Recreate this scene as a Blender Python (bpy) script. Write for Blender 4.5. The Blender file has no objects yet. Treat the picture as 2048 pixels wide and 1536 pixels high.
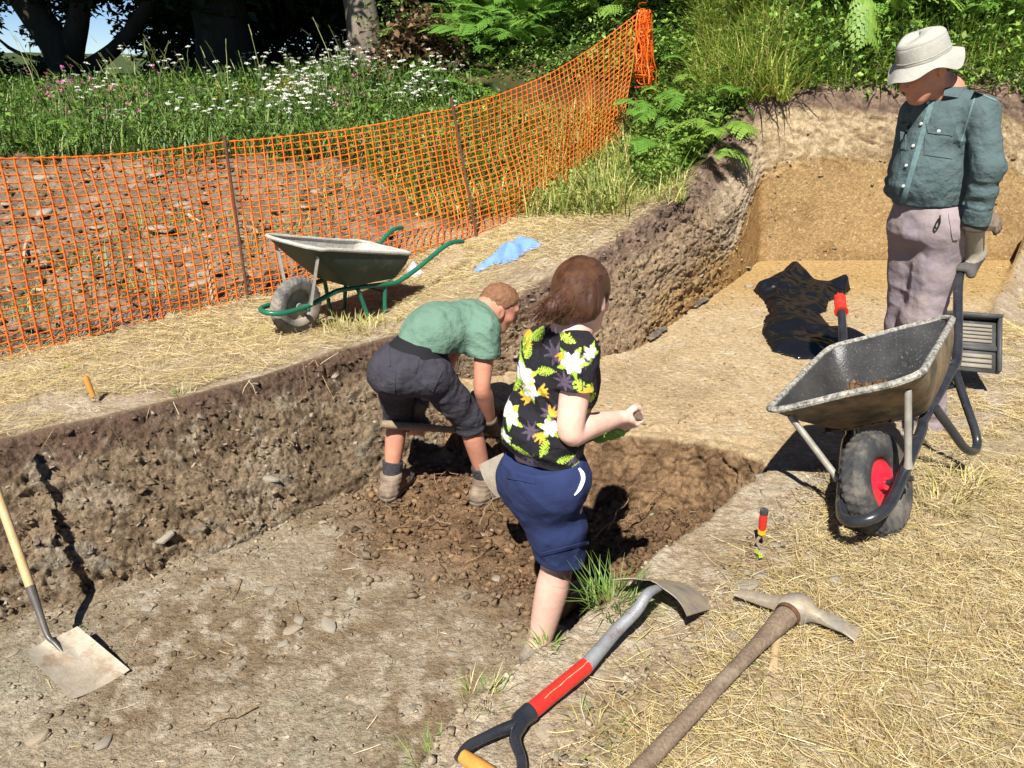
import bpy, math, random
import numpy as np
from mathutils import Vector, Matrix

# ------------------------------------------------------------------ camera, sky, sun, exposure
SC = bpy.context.scene
COL = SC.collection
CAM_Z, PITCH, FPX = 1.6, math.radians(22), 1650.0
cam = bpy.data.cameras.new('camera')
cam.sensor_width = 36.0
cam.lens = 36.0 * FPX / 2048.0
cam.clip_start, cam.clip_end = 0.05, 2000.0
cam_o = bpy.data.objects.new('camera', cam)
cam_o.location = (0, 0, CAM_Z)
cam_o.rotation_euler = (math.pi / 2 - PITCH, 0, 0)
COL.objects.link(cam_o)
SC.camera = cam_o

world = bpy.data.worlds.new('World')
SC.world = world
world.use_nodes = True
_nt = world.node_tree
_nt.nodes.clear()
_sky = _nt.nodes.new('ShaderNodeTexSky')
_sky.sky_type = 'NISHITA'
_sky.sun_disc = False
_sky.sun_elevation = math.radians(50.5)
_sky.sun_rotation = math.radians(194)
_sky.altitude = 6000
_sky.air_density, _sky.dust_density, _sky.ozone_density = 1.0, 0.0, 4.0
_bg = _nt.nodes.new('ShaderNodeBackground')
_bg.inputs['Strength'].default_value = 0.055
_out = _nt.nodes.new('ShaderNodeOutputWorld')
_nt.links.new(_sky.outputs[0], _bg.inputs[0])
_nt.links.new(_bg.outputs[0], _out.inputs[0])

sun = bpy.data.lights.new('sun', 'SUN')
sun.energy = 5.0
sun.angle = math.radians(0.53)
sun.color = (1.0, 0.955, 0.87)
sun_o = bpy.data.objects.new('sun', sun)
sun_o.rotation_euler = Vector((0.2, 0.8, -1.0)).to_track_quat('-Z', 'Y').to_euler()
sun_o.location = (-2, -8, 10)
COL.objects.link(sun_o)

SC.view_settings.view_transform = 'Standard'
SC.view_settings.look = 'None'
SC.view_settings.exposure = 0.94
SC.view_settings.gamma = 1.0
SC.view_settings.use_curve_mapping = False
try:
    SC.cycles.use_denoising = True
    SC.cycles.max_bounces = 6
    SC.cycles.transparent_max_bounces = 8
except Exception:
    pass

random.seed(7)
RNG = np.random.default_rng(11)
CPt, SPt = math.cos(PITCH), math.sin(PITCH)

def ray(u, v):
    """direction of a photograph pixel, with one metre along the view axis"""
    x, y = (u - 1024) / FPX, (768 - v) / FPX
    return np.array([x, CPt + y * SPt, -SPt + y * CPt])

def at(u, v, Y):
    d = ray(u, v)
    return np.array([0, 0, CAM_Z]) + d * (Y / d[1])

def atz(u, v, z):
    d = ray(u, v)
    return np.array([0, 0, CAM_Z]) + d * ((z - CAM_Z) / d[2])

# ------------------------------------------------------------------ noise in numpy
def _hash(ix, iy, iz, seed):
    h = (ix.astype(np.int64) * 374761393 + iy.astype(np.int64) * 668265263 + iz.astype(np.int64) * 2147483647 + seed * 974711) & 0xFFFFFFFF
    h = ((h ^ (h >> 13)) * 1274126177) & 0xFFFFFFFF
    return ((h ^ (h >> 16)) & 0xFFFF).astype(np.float32) / 65535.0

def vnoise(x, y, z=None, seed=0):
    """smooth value noise in -1..1"""
    x = np.asarray(x, np.float32); y = np.asarray(y, np.float32)
    ix, iy = np.floor(x), np.floor(y)
    fx, fy = x - ix, y - iy
    fx = fx * fx * fx * (fx * (fx * 6 - 15) + 10); fy = fy * fy * fy * (fy * (fy * 6 - 15) + 10)
    if z is None:
        z0 = np.zeros_like(ix)
        a, b = _hash(ix, iy, z0, seed), _hash(ix + 1, iy, z0, seed)
        c, d = _hash(ix, iy + 1, z0, seed), _hash(ix + 1, iy + 1, z0, seed)
        return ((a * (1 - fx) + b * fx) * (1 - fy) + (c * (1 - fx) + d * fx) * fy) * 2 - 1
    z = np.asarray(z, np.float32)
    iz = np.floor(z); fz = z - iz; fz = fz * fz * (3 - 2 * fz)
    r = []
    for k in (0, 1):
        a, b = _hash(ix, iy, iz + k, seed), _hash(ix + 1, iy, iz + k, seed)
        c, d = _hash(ix, iy + 1, iz + k, seed), _hash(ix + 1, iy + 1, iz + k, seed)
        r.append((a * (1 - fx) + b * fx) * (1 - fy) + (c * (1 - fx) + d * fx) * fy)
    return (r[0] * (1 - fz) + r[1] * fz) * 2 - 1

def fbm(x, y, z=None, oct=4, seed=0, gain=0.5):
    s, a, t, f = 0.0, 1.0, 0.0, 1.0
    for k in range(oct):
        s = s + a * vnoise(x * f + 17.3 * k, y * f - 9.1 * k, None if z is None else z * f, seed + k)
        t += a; a *= gain; f *= 2.03
    return s / t

def worley(x, y, seed=0):
    """distance to the nearest and second nearest feature point, and a random value of the nearest cell"""
    ix, iy = np.floor(x), np.floor(y)
    d1 = np.full(x.shape, 9.0, np.float32); d2 = d1.copy(); cid = np.zeros(x.shape, np.float32)
    z0 = np.zeros_like(ix)
    for dx in (-1, 0, 1):
        for dy in (-1, 0, 1):
            cx, cy = ix + dx, iy + dy
            px, py = cx + _hash(cx, cy, z0, seed), cy + _hash(cx, cy, z0 + 1, seed)
            d = np.sqrt((px - x) ** 2 + (py - y) ** 2).astype(np.float32)
            near = d < d1
            d2 = np.where(near, d1, np.minimum(d2, d))
            cid = np.where(near, _hash(cx, cy, z0 + 2, seed), cid)
            d1 = np.where(near, d, d1)
    return d1, d2, cid

def sstep(a, b, x):
    t = np.clip((x - a) / (b - a), 0, 1)
    return t * t * (3 - 2 * t)

def sd_poly(x, y, poly):
    """signed distance to a polygon, negative inside"""
    P = np.asarray(poly, np.float64); n = len(P)
    best = np.full(np.shape(x), 1e9); inside = np.zeros(np.shape(x), bool)
    for i in range(n):
        a, b = P[i], P[(i + 1) % n]
        e = b - a
        wx, wy = x - a[0], y - a[1]
        t = np.clip((wx * e[0] + wy * e[1]) / (e @ e), 0, 1)
        best = np.minimum(best, (wx - e[0] * t) ** 2 + (wy - e[1] * t) ** 2)
        c = (a[1] > y) != (b[1] > y)
        if b[1] != a[1]:
            inside ^= c & (x < (b[0] - a[0]) * (y - a[1]) / (b[1] - a[1]) + a[0])
    d = np.sqrt(best)
    return np.where(inside, -d, d)

# ------------------------------------------------------------------ mesh and object helpers
def mesh_np(name, V, F, col=None, smooth=False):
    """V (n,3); F an (m,3) or (m,4) array or a list of such arrays"""
    V = np.ascontiguousarray(V, np.float32)
    Fs = [np.asarray(f, np.int32) for f in (F if isinstance(F, list) else [F]) if len(f)]
    me = bpy.data.meshes.new(name)
    me.vertices.add(len(V)); me.vertices.foreach_set('co', V.ravel())
    loops = np.concatenate([f.ravel() for f in Fs])
    tot = np.concatenate([np.full(len(f), f.shape[1], np.int32) for f in Fs])
    start = np.concatenate([[0], np.cumsum(tot)[:-1]]).astype(np.int32)
    me.loops.add(len(loops)); me.loops.foreach_set('vertex_index', loops)
    me.polygons.add(len(tot)); me.polygons.foreach_set('loop_start', start); me.polygons.foreach_set('loop_total', tot)
    if smooth:
        me.polygons.foreach_set('use_smooth', np.ones(len(tot), bool))
    me.update(calc_edges=True)
    if col is not None:
        c = np.ones((len(V), 4), np.float32); c[:, :3] = col
        a = me.color_attributes.new('col', 'FLOAT_COLOR', 'POINT'); a.data.foreach_set('color', c.ravel())
    return me

def obj(name, me, m=None, parent=None, **props):
    o = bpy.data.objects.new(name, me)
    if m is not None and me is not None and len(me.materials) == 0:
        me.materials.append(m)
    COL.objects.link(o)
    if parent is not None:
        o.parent = parent
    for k, v in props.items():
        o[k] = v
    return o

def thing(name, label, cat, loc=(0, 0, 0), group=None):
    o = bpy.data.objects.new(name, None)
    o.empty_display_size = 0.1
    o.location = loc
    COL.objects.link(o)
    o['label'] = label; o['category'] = cat
    if group: o['group'] = group
    return o

def tag(o, label, cat, group=None):
    o['label'] = label; o['category'] = cat
    if group: o['group'] = group
    return o

def part(name, me, m, root, **props):
    """a part whose mesh was modelled in world space, hung under its thing"""
    o = obj(name, me, m, root, **props)
    o.matrix_parent_inverse = Matrix.Translation(-Vector(root.matrix_world.translation if False else root_loc(root)))
    return o

def root_loc(o):
    p = Vector((0, 0, 0))
    while o is not None:
        if o.type == 'EMPTY':
            p = Vector(o.location); break
        o = o.parent
    return p

class MB:
    """collects tubes, boxes and sheets into one mesh"""
    def __init__(s): s.V, s.T, s.n = [], [], 0; s.Q = []
    def add(s, V, F):
        V = np.asarray(V, float); F = np.asarray(F, int)
        (s.Q if F.shape[1] == 4 else s.T).append(F + s.n)
        s.V.append(V); s.n += len(V)
    def mesh(s, name, smooth=True, M=None, col=None):
        V = np.concatenate(s.V)
        if M is not None: V = V @ np.asarray(M)[:3, :3].T + np.asarray(M)[:3, 3]
        F = []
        if s.Q: F.append(np.concatenate(s.Q))
        if s.T: F.append(np.concatenate(s.T))
        me = mesh_np(name, V, F, col, smooth)
        if smooth: sharp(me)
        return me
    def tube(s, pts, r, n=10, cap=True, flat=1.0, up=None):
        """swept tube with a radius (or one per point)"""
        P = np.asarray(pts, float); k = len(P)
        r = np.broadcast_to(np.asarray(r, float), (k,))
        T = np.gradient(P, axis=0); T /= np.linalg.norm(T, axis=1)[:, None] + 1e-12
        a = np.array(up if up is not None else ([0, 0, 1] if abs(T[0][2]) < .9 else [1, 0, 0]), float)
        N = []
        for t in T:
            a = a - t * (a @ t); a /= np.linalg.norm(a) + 1e-12; N.append(a.copy())
        N = np.array(N); B = np.cross(T, N)
        th = np.arange(n) * 2 * math.pi / n
        ring = P[:, None] + r[:, None, None] * (np.cos(th)[None, :, None] * N[:, None] * flat + np.sin(th)[None, :, None] * B[:, None])
        V = ring.reshape(-1, 3)
        i = np.arange(k - 1)[:, None] * n; j = np.arange(n)[None]; j2 = (j + 1) % n
        Q = np.stack([i + j, i + j2, i + n + j2, i + n + j], -1).reshape(-1, 4)
        s.add(V, Q)
        if cap:
            for e, flip in ((0, True), (k - 1, False)):
                c = s.n
                base = V[e * n:(e + 1) * n]
                VV = np.vstack([base, P[e]])
                jj = np.arange(n)
                t = np.stack([jj, (jj + 1) % n, np.full(n, n)], -1)
                s.add(VV, t[:, ::-1] if flip else t)
        return s
    def grid(s, V, closed=False):
        """V (a,b,3) sheet"""
        a, b = V.shape[:2]
        i = np.arange(a - 1)[:, None] * b
        if closed: j = np.arange(b)[None]; j2 = (j + 1) % b
        else: j = np.arange(b - 1)[None]; j2 = j + 1
        s.add(V.reshape(-1, 3), np.stack([i + j, i + j2, i + b + j2, i + b + j], -1).reshape(-1, 4))
        return s
    def solid(s, V, N, th):
        """a sheet with thickness: V (a,b,3), N normal(s)"""
        a, b = V.shape[:2]
        N = np.broadcast_to(N, V.shape)
        top, bot = V + N * th / 2, V - N * th / 2
        s.grid(top); s.grid(bot[:, ::-1])
        for e0, e1 in ((top[0], bot[0]), (bot[-1], top[-1]), (bot[:, 0], top[:, 0]), (top[:, -1], bot[:, -1])):
            s.grid(np.stack([e0, e1])[:, ::-1])
        return s
    def box(s, c, h, R=None, bev=0.0):
        c = np.asarray(c, float); h = np.asarray(h, float)
        g = np.array([[x, y, z] for x in (-1, 1) for y in (-1, 1) for z in (-1, 1)], float) * h
        if R is not None: g = g @ np.asarray(R).T
        s.add(g + c, [[0, 1, 3, 2], [4, 6, 7, 5], [0, 4, 5, 1], [2, 3, 7, 6], [0, 2, 6, 4], [1, 5, 7, 3]])
        return s

def sharp(me, ang=40):
    try:
        me.set_sharp_from_angle(angle=math.radians(ang))
    except Exception:
        pass

def catmull(pts, n=8):
    P = np.asarray(pts, float)
    P = np.vstack([2 * P[0] - P[1], P, 2 * P[-1] - P[-2]])
    out = []
    for i in range(1, len(P) - 2):
        for t in np.arange(n) / n:
            a, b, c, d = P[i - 1:i + 3]
            out.append(.5 * ((2 * b) + (c - a) * t + (2 * a - 5 * b + 4 * c - d) * t * t + (3 * b - a - 3 * c + d) * t ** 3))
    out.append(P[-2])
    return np.array(out)

def rotm(rx, ry, rz):
    c, s = math.cos, math.sin
    X = np.array([[1, 0, 0], [0, c(rx), -s(rx)], [0, s(rx), c(rx)]]); Y = np.array([[c(ry), 0, s(ry)], [0, 1, 0], [-s(ry), 0, c(ry)]])
    Z = np.array([[c(rz), -s(rz), 0], [s(rz), c(rz), 0], [0, 0, 1]])
    return Z @ Y @ X

def nrm(v):
    v = np.asarray(v, float)
    return v / (np.linalg.norm(v) + 1e-12)

# ------------------------------------------------------------------ materials
def mat(name, c1, c2=None, scale=12.0, rough=0.8, bump=0.0, bscale=60.0, attr=False, metal=0.0, spec=0.3,
        dirt=None, dscale=9.0, damt=0.5, fine=0.0, fscale=150.0, stretch=None, coat=0.0, trans=0.0, detail=5.0, dvar=0.0, bump2=None, mid=None):
    """principled material; c1/c2 mixed by noise; attr: the colour attribute 'col' tints instead; dirt: patches of a second colour"""
    m = bpy.data.materials.new(name); m.use_nodes = True
    nt = m.node_tree; N, L = nt.nodes, nt.links
    b = N['Principled BSDF']
    b.inputs['Roughness'].default_value = rough
    b.inputs['Metallic'].default_value = metal
    b.inputs['Specular IOR Level'].default_value = spec
    if coat: b.inputs['Coat Weight'].default_value = coat; b.inputs['Coat Roughness'].default_value = .15
    tc = N.new('ShaderNodeTexCoord')
    src = tc.outputs['Object']
    if stretch:
        mp = N.new('ShaderNodeMapping'); mp.inputs['Scale'].default_value = stretch
        L.new(src, mp.inputs['Vector']); src = mp.outputs[0]
    def noise(sc, det=5.0, rg=.6, vec=None):
        n = N.new('ShaderNodeTexNoise'); n.inputs['Scale'].default_value = sc
        n.inputs['Detail'].default_value = det; n.inputs['Roughness'].default_value = rg
        L.new(vec or src, n.inputs['Vector']); return n.outputs['Fac']
    def ramp(f, a, bb):
        r = N.new('ShaderNodeMapRange'); r.inputs['From Min'].default_value = a; r.inputs['From Max'].default_value = bb
        L.new(f, r.inputs['Value']); return r.outputs['Result']
    def mix(f, a, bb, mode='MIX'):
        x = N.new('ShaderNodeMix'); x.data_type = 'RGBA'; x.blend_type = mode
        for s, v in ((0, f), (6, a), (7, bb)):
            if isinstance(v, (int, float)): x.inputs[s].default_value = v
            elif isinstance(v, (tuple, list)): x.inputs[s].default_value = (*v[:3], 1)
            else: L.new(v, x.inputs[s])
        return x.outputs[2]
    if attr:
        at_ = N.new('ShaderNodeAttribute'); at_.attribute_name = 'col'
        c = at_.outputs['Color']
        if c2 is not None: c = mix(ramp(noise(scale), .35, .65), c, mix(1.0, c, c2, 'MULTIPLY'))
    else:
        c = c1 if c2 is None else mix(ramp(noise(scale, detail), .35, .65), c1, c2)
    if fine:
        f = ramp(noise(fscale, 3.0, .7), .3, .7)
        g = N.new('ShaderNodeMapRange'); g.inputs['To Min'].default_value = 1 - fine; g.inputs['To Max'].default_value = 1 + fine
        L.new(f, g.inputs['Value'])
        cb = N.new('ShaderNodeCombineColor')
        for k in range(3): L.new(g.outputs[0], cb.inputs[k])
        c = mix(1.0, c, cb.outputs[0], 'MULTIPLY')
    if mid:
        f = ramp(noise(mid[1], 4.0, .75), .32, .68)
        g = N.new('ShaderNodeMapRange'); g.inputs['To Min'].default_value = 1 - mid[0]; g.inputs['To Max'].default_value = 1 + mid[0]
        L.new(f, g.inputs['Value'])
        cb = N.new('ShaderNodeCombineColor')
        for k in range(3): L.new(g.outputs[0], cb.inputs[k])
        c = mix(1.0, c, cb.outputs[0], 'MULTIPLY')
    if dirt is not None:
        c = mix(ramp(noise(dscale, 8.0, .68), 1 - damt - .12, 1 - damt + .12), c, dirt)
    if isinstance(c, (tuple, list)): b.inputs['Base Color'].default_value = (*c[:3], 1)
    else: L.new(c, b.inputs['Base Color'])
    if dvar:
        r = N.new('ShaderNodeMapRange'); r.inputs['To Min'].default_value = max(rough - dvar, .05); r.inputs['To Max'].default_value = min(rough + dvar, 1)
        L.new(noise(dscale * 2, 6.0, .7), r.inputs['Value']); L.new(r.outputs[0], b.inputs['Roughness'])
    if bump:
        bp = N.new('ShaderNodeBump'); bp.inputs['Strength'].default_value = min(bump, 1.0); bp.inputs['Distance'].default_value = .01 * max(1, bump)
        L.new(noise(bscale, 6.0, .65), bp.inputs['Height']); L.new(bp.outputs[0], b.inputs['Normal'])
        if bump2:
            b2 = N.new('ShaderNodeBump'); b2.inputs['Strength'].default_value = bump2[0]; b2.inputs['Distance'].default_value = bump2[2] if len(bump2) > 2 else .012
            L.new(noise(bump2[1], 3.0, .5), b2.inputs['Height']); L.new(b2.outputs[0], bp.inputs['Normal'])
    if trans:
        tr = N.new('ShaderNodeBsdfTranslucent'); ms = N.new('ShaderNodeMixShader'); ms.inputs[0].default_value = trans
        if isinstance(c, (tuple, list)): tr.inputs[0].default_value = (*c[:3], 1)
        else: L.new(c, tr.inputs[0])
        L.new(b.outputs[0], ms.inputs[1]); L.new(tr.outputs[0], ms.inputs[2])
        L.new(ms.outputs[0], N['Material Output'].inputs['Surface'])
    return m

# ================================================================== THE SETTING
CTRL = np.array([(-6,0,.05),(-3,0,0),(0,-1,0),(0,0,0),(0,1,0),(1,1.5,0),(2,1.5,0),(1.3,2.5,0),(2.2,2.5,0),(1.7,3.2,-.02),(2.05,3.65,-.13),(1.75,3.85,-.15),(2.6,4.2,-.12),(3,3.5,-.06),(3,5.05,-.08),
 (4.3,6.9,.15),(5.5,5,.15),(5.5,7,.35),(8,4,.3),(-4.5,2.3,0),(-2.27,3.3,0),(-1.93,3.51,0),(-1.41,3.96,0),(-.79,4.66,0),(.05,5.0,.18),(.76,5.5,.386),
 (1.34,6.1,.585),(1.91,7.0,.86),(2.2,7.45,1.25),(3.2,7.45,1.27),(4.2,7.45,1.26),(6,7.5,1.2),(-1.4,5.1,-.1),(-1.05,5.6,-.13),(-2,4.6,-.05),(-3,4.45,-.05),
 (-1.93,5.86,-.1),(-.03,5.95,.22),(-.3,7.2,.1),(.91,8.75,.55),(.5,7,.35),(1.2,7.2,.62),(1.3,9,.9),(-4,8,.25),(-2.5,7.5,.1),(-2.5,9,.47),(-4.5,9,.47),
 (-6,9,.45),(-1,9,.42),(-2,10.5,.62),(-5,10.5,.65),(-8,10.5,.7),(-2,12,1.0),(-5,12,.85),(-9,12,.8),(-1.8,13,1.3),(0,10.5,.8),(.3,11.5,1.4),(1.5,10.5,1.9),
 (3,9,2.3),(5,9,2.3),(3,11,3.4),(6,12,4),(0,14,2.2),(-5,15,1.0),(-10,15,.7),(-14,18,.1),(-6,20,.8),(3,16,5),(8,14,4.5),(-20,30,-1.5),(0,30,4),(20,30,6),
 (20,5,1.5),(20,-10,0),(-20,0,0),(-20,-20,-.5),(0,-20,-.5),(-20,12,.1),(-12,24,-.6)], float)

def _tps(r2):
    return np.where(r2 > 1e-12, r2 * np.log(r2 + 1e-12), 0)

_X = CTRL[:, :2]
_K = _tps(((_X[:, None] - _X[None]) ** 2).sum(-1)) + 1e-3 * np.eye(len(_X))
_Pm = np.hstack([np.ones((len(_X), 1)), _X])
_Wt = np.linalg.solve(np.block([[_K, _Pm], [_Pm.T, np.zeros((3, 3))]]), np.concatenate([CTRL[:, 2], np.zeros(3)]))

def zs(x, y):
    """the natural ground, before digging"""
    x = np.asarray(x, float); y = np.asarray(y, float)
    sh = x.shape; x = x.ravel(); y = y.ravel()
    z = _Wt[-3] + _Wt[-2] * x + _Wt[-1] * y
    for (cx, cy), w in zip(_X, _Wt[:-3]):
        z = z + w * _tps((x - cx) ** 2 + (y - cy) ** 2)
    f = sstep(24, 60, np.hypot(x, y))
    far = -1.5 + 3 * fbm(x / 60, y / 60, oct=3, seed=5)
    return (np.clip(z, -3, 8) * (1 - f) + far * f).reshape(sh)

WALL = [((-4.6,1.3),(-4.3,.9)),((-3.2,2.55),(-2.95,2.1)),((-2.27,3.30),(-2.11,2.79)),((-1.93,3.51),(-1.8,3.0)),((-1.41,3.96),(-1.30,3.42)),
 ((-1.08,4.38),(-.98,3.8)),((-.79,4.66),(-.62,4.2)),((-.35,4.85),(-.30,4.6)),((.05,5.0),(.2,4.72)),((.66,5.56),(.80,5.06)),((1.16,6.2),(1.42,6.0)),
 ((1.55,6.88),(1.85,6.62)),((2.0,7.5),(2.17,7.16)),((2.6,7.46),(2.6,7.18)),((3.2,7.45),(3.2,7.2)),((4.3,7.45),(4.35,7.2)),((6.2,7.6),(6.2,7.3))]
EDGE = [(6.2,7.6),(5.6,7.3),(4.4,7.0),(3.0,5.05),(1.9,3.95),(1.35,3.45),(1.07,3.06),(.82,2.77),(.46,2.34),(.24,2.10),(.05,1.86),(-.11,1.72),(-.19,1.55),(-.22,1.49),
 (-.5,1.0),(-1.2,.2),(-2.2,-.8),(-3.5,-1.8),(-5.5,-.4)]
TRENCH = [w[0] for w in WALL] + EDGE[1:]
HIGH = [(-.40,4.80),(-.30,4.55),(-.05,4.25),(.46,3.93),(.85,3.85),(1.15,3.72),(1.3,3.45),(1.2,3.1),(1.6,3.4),(3,4.9),(5,6.5),(7,9),(-.5,9),(-.6,5.2)]

def blocks(u, w, seed, tilt=.9):
    """broken faces: flat tilted facets with cracks between them, 0..1"""
    ix, iy = np.floor(u), np.floor(w)
    d1 = np.full(u.shape, 9.0, np.float32); d2 = d1.copy(); h = np.zeros(u.shape, np.float32)
    z0 = np.zeros_like(ix)
    for dx in (-1, 0, 1):
        for dy in (-1, 0, 1):
            cx, cy = ix + dx, iy + dy
            px, py = cx + .15 + .7 * _hash(cx, cy, z0, seed), cy + .15 + .7 * _hash(cx, cy, z0 + 1, seed)
            ex, ey = u - px, w - py
            d = (np.abs(ex) ** 1.5 + np.abs(ey) ** 1.5).astype(np.float32)
            hh = _hash(cx, cy, z0 + 2, seed) + tilt * (ex * (_hash(cx, cy, z0 + 3, seed) - .5) + ey * (_hash(cx, cy, z0 + 4, seed) - .7))
            near = d < d1
            d2 = np.where(near, d1, np.minimum(d2, d)); h = np.where(near, hh, h); d1 = np.where(near, d, d1)
    return h - .5 - .45 * sstep(.14, .0, d2 - d1)

def floor_z(x, y):
    d = sd_poly(x, y, HIGH) + .05 * fbm(x * 5, y * 5, oct=3, seed=31)
    low = -.60 + .02 * fbm(x * 1.2, y * 1.2, oct=2, seed=3)
    high = -.25 + .039 * (y - 3.9)
    k = sstep(.07, -.05, d)
    return low * (1 - k) + high * k

def masks(x, y):
    """what covers the ground at a place"""
    m = {}
    d = sd_poly(x, y, TRENCH)
    m['d'] = d + .025 * fbm(x * 6, y * 6, oct=3, seed=41)
    m['high'] = sd_poly(x, y, HIGH) + .05 * fbm(x * 5, y * 5, oct=3, seed=31)
    # freshly dug loose soil round the two diggers
    m['loose'] = sstep(.25, -.25, sd_poly(x, y, [(-1.0,3.9),(-.6,3.3),(0,2.85),(.45,2.45),(1.0,3.05),(1.25,3.6),(.85,3.9),(0,4.2),(-.5,4.35)]) + .12 * fbm(x * 3, y * 3, oct=3, seed=8))
    m['spoil'] = sstep(.15, -.15, sd_poly(x, y, [(-4.0,3.9),(-2.9,4.75),(-2.0,6.1),(-1.5,6.7),(-.85,7.0),(-.95,8.0),(-1.5,8.6),(-1.6,9.2),(-3,9.5),(-9,9.6),(-9,3)]) + .3 * fbm(x * 1.6, y * 1.6, oct=3, seed=9))
    # green growth: beyond the net and on the hillside
    m['green'] = sstep(-.25, .25, sd_poly(x, y, [(-9,9.4),(-1.6,9.1),(-1.0,7.9),(-.5,7.6),(0,7.7),(.9,8.1),(1.25,7.4),(1.55,6.9),(1.9,7.2),(2.1,7.5),(6.5,7.55),(8,5.5),(30,0),(30,60),(-40,60),(-40,9)]) * -1 + .25 * fbm(x * 2, y * 2, oct=3, seed=10))
    return m

def height(x, y, fine=True):
    x = np.asarray(x, float); y = np.asarray(y, float)
    m = masks(x, y)
    z = zs(x, y)
    near = sstep(45, 20, np.hypot(x, y))
    ins = sstep(.0, .06, -m['d'])
    rough_out = .018 * fbm(x * 4, y * 4, oct=4, seed=1) + .012 * m['spoil'] * 0
    if fine:
        rough_out = rough_out + .006 * fbm(x * 22, y * 22, oct=3, seed=2)
        sp = np.abs(fbm(x * 2.4 + .8 * fbm(x, y, seed=14), y * 6.5, oct=4, seed=12)) * .17 - .03
        w1, w2, cid = worley(x * 9, y * 11, seed=6)
        sp = sp + .055 * blocks(x * 4.5 + .3 * fbm(x * 3, y * 3, oct=2, seed=15), y * 7, 16) + .025 * blocks(x * 11, y * 15, 17)
        nb = sstep(1.2, .3, m['d']) * sstep(6, 4, np.hypot(x, y))
        rough_out = rough_out + nb * (.0045 * blocks(x * 15 + .3 * fbm(x * 9, y * 9, oct=2, seed=18), y * 17, 19) + .002 * blocks(x * 38, y * 40, 20))
        rough_out = rough_out * (1 - m['spoil']) + sp * m['spoil']
        rough_out = rough_out + m['green'] * .05 * fbm(x * 3, y * 3, oct=3, seed=4)
    fl = floor_z(x, y)
    if fine:
        hi = sstep(.05, -.05, m['high'])
        w1, w2, cid = worley(x * 16, y * 16, seed=26)
        lo = m['loose'] * (.045 * fbm(x * 6, y * 6, oct=4, seed=21, gain=.6) + .022 * blocks(x * 14 + .3 * fbm(x * 9, y * 9, oct=2, seed=27), y * 16, 28) + .010 * blocks(x * 34, y * 36, 29)) + .010 * fbm(x * 5, y * 8, oct=5, seed=22, gain=.62) + .004 * blocks(x * 20, y * 24, 30)
        face = sstep(.16, .04, np.abs(m['high'] - .01)) * .05 * fbm(x * 9, y * 9, oct=3, seed=24, gain=.65)
        fl = fl + lo * (1 - hi) + hi * .008 * fbm(x * 6, y * 6, oct=4, seed=23) + face
    return (z + rough_out * near) * (1 - ins) + fl * ins

def ground_colour(x, y):
    m = masks(x, y)
    n1 = fbm(x * 3, y * 3, oct=4, seed=51); n2 = fbm(x * 14, y * 14, oct=4, seed=52); n3 = fbm(x * .9, y * .9, oct=3, seed=53)
    def C(*c): return np.array(c)
    def mx(a, b, k): return a * (1 - k)[:, None] + b * k[:, None]
    c = mx(np.broadcast_to(C(.40,.32,.225), (len(x), 3)), C(.30,.225,.14), sstep(-.2, .35, n1 + .5 * n2))
    c = mx(c, C(.47,.40,.30), sstep(.1, .5, n2 - .3 * n1))
    # straw-littered ground is yellower away from the trench edge
    c = mx(c, C(.45,.36,.21), sstep(.25, .7, m['d'] + .2 * n1) * .75)
    sp = mx(np.broadcast_to(C(.245,.18,.115), c.shape), C(.155,.108,.066), sstep(-.3, .3, n2 + .4 * n1))
    sp = mx(sp, C(.34,.265,.19), sstep(.25, .6, n2 - .4 * n1))
    c = mx(c, sp, m['spoil'])
    c = mx(c, mx(np.broadcast_to(C(.045,.05,.018), c.shape), C(.10,.085,.035), sstep(-.3, .4, n1)), m['green'])
    c = mx(c, np.broadcast_to(C(.06,.085,.03), c.shape), sstep(16, 24, np.hypot(x, y)))
    # trench floor
    fl = mx(np.broadcast_to(C(.31,.25,.175), c.shape), C(.21,.155,.098), sstep(-.25, .35, n1 + .3 * n3))
    fl = mx(fl, C(.40,.34,.26), sstep(.05, .45, n2 + .35 * n1) * .8)
    fl = mx(fl, C(.33,.31,.24), sstep(.1, .5, n3 - .3 * n2) * .6)
    lo = mx(np.broadcast_to(C(.215,.135,.077), c.shape), C(.14,.086,.049), sstep(-.3, .3, n2 + .3 * n1))
    fl = mx(fl, lo, m['loose'])
    hi = mx(np.broadcast_to(C(.46,.345,.205), c.shape), C(.38,.28,.165), sstep(-.2, .4, n1 + .4 * n2))
    hi = mx(hi, C(.54,.44,.30), sstep(.1, .5, n2 - .2 * n1) * .6)
    hi = mx(hi, C(.43,.28,.11), sstep(5.6, 6.6, y + .4 * n1) * .8)
    edge = sstep(.0, -.05, m['high'])
    fl = mx(fl, hi, edge)
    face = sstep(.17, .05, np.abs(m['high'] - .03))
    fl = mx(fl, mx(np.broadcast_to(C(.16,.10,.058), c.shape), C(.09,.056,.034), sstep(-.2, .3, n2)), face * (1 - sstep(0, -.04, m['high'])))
    ins = sstep(.0, .03, -m['d'])
    return mx(c, fl, ins)

M_ground = mat('soil_ground', (.3,.2,.1), (.72,.70,.68), scale=35, rough=.95, attr=True, spec=.12, bump=1.0, bscale=120, fine=.3, fscale=200, mid=(.26, 48), bump2=(.8, 38, .02))
M_wall = mat('soil_section', (.3,.2,.1), (.68,.66,.64), scale=28, rough=.95, attr=True, spec=.1, bump=1.0, bscale=110, fine=.3, fscale=200, mid=(.24, 55), bump2=(.6, 45, .015))

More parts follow.
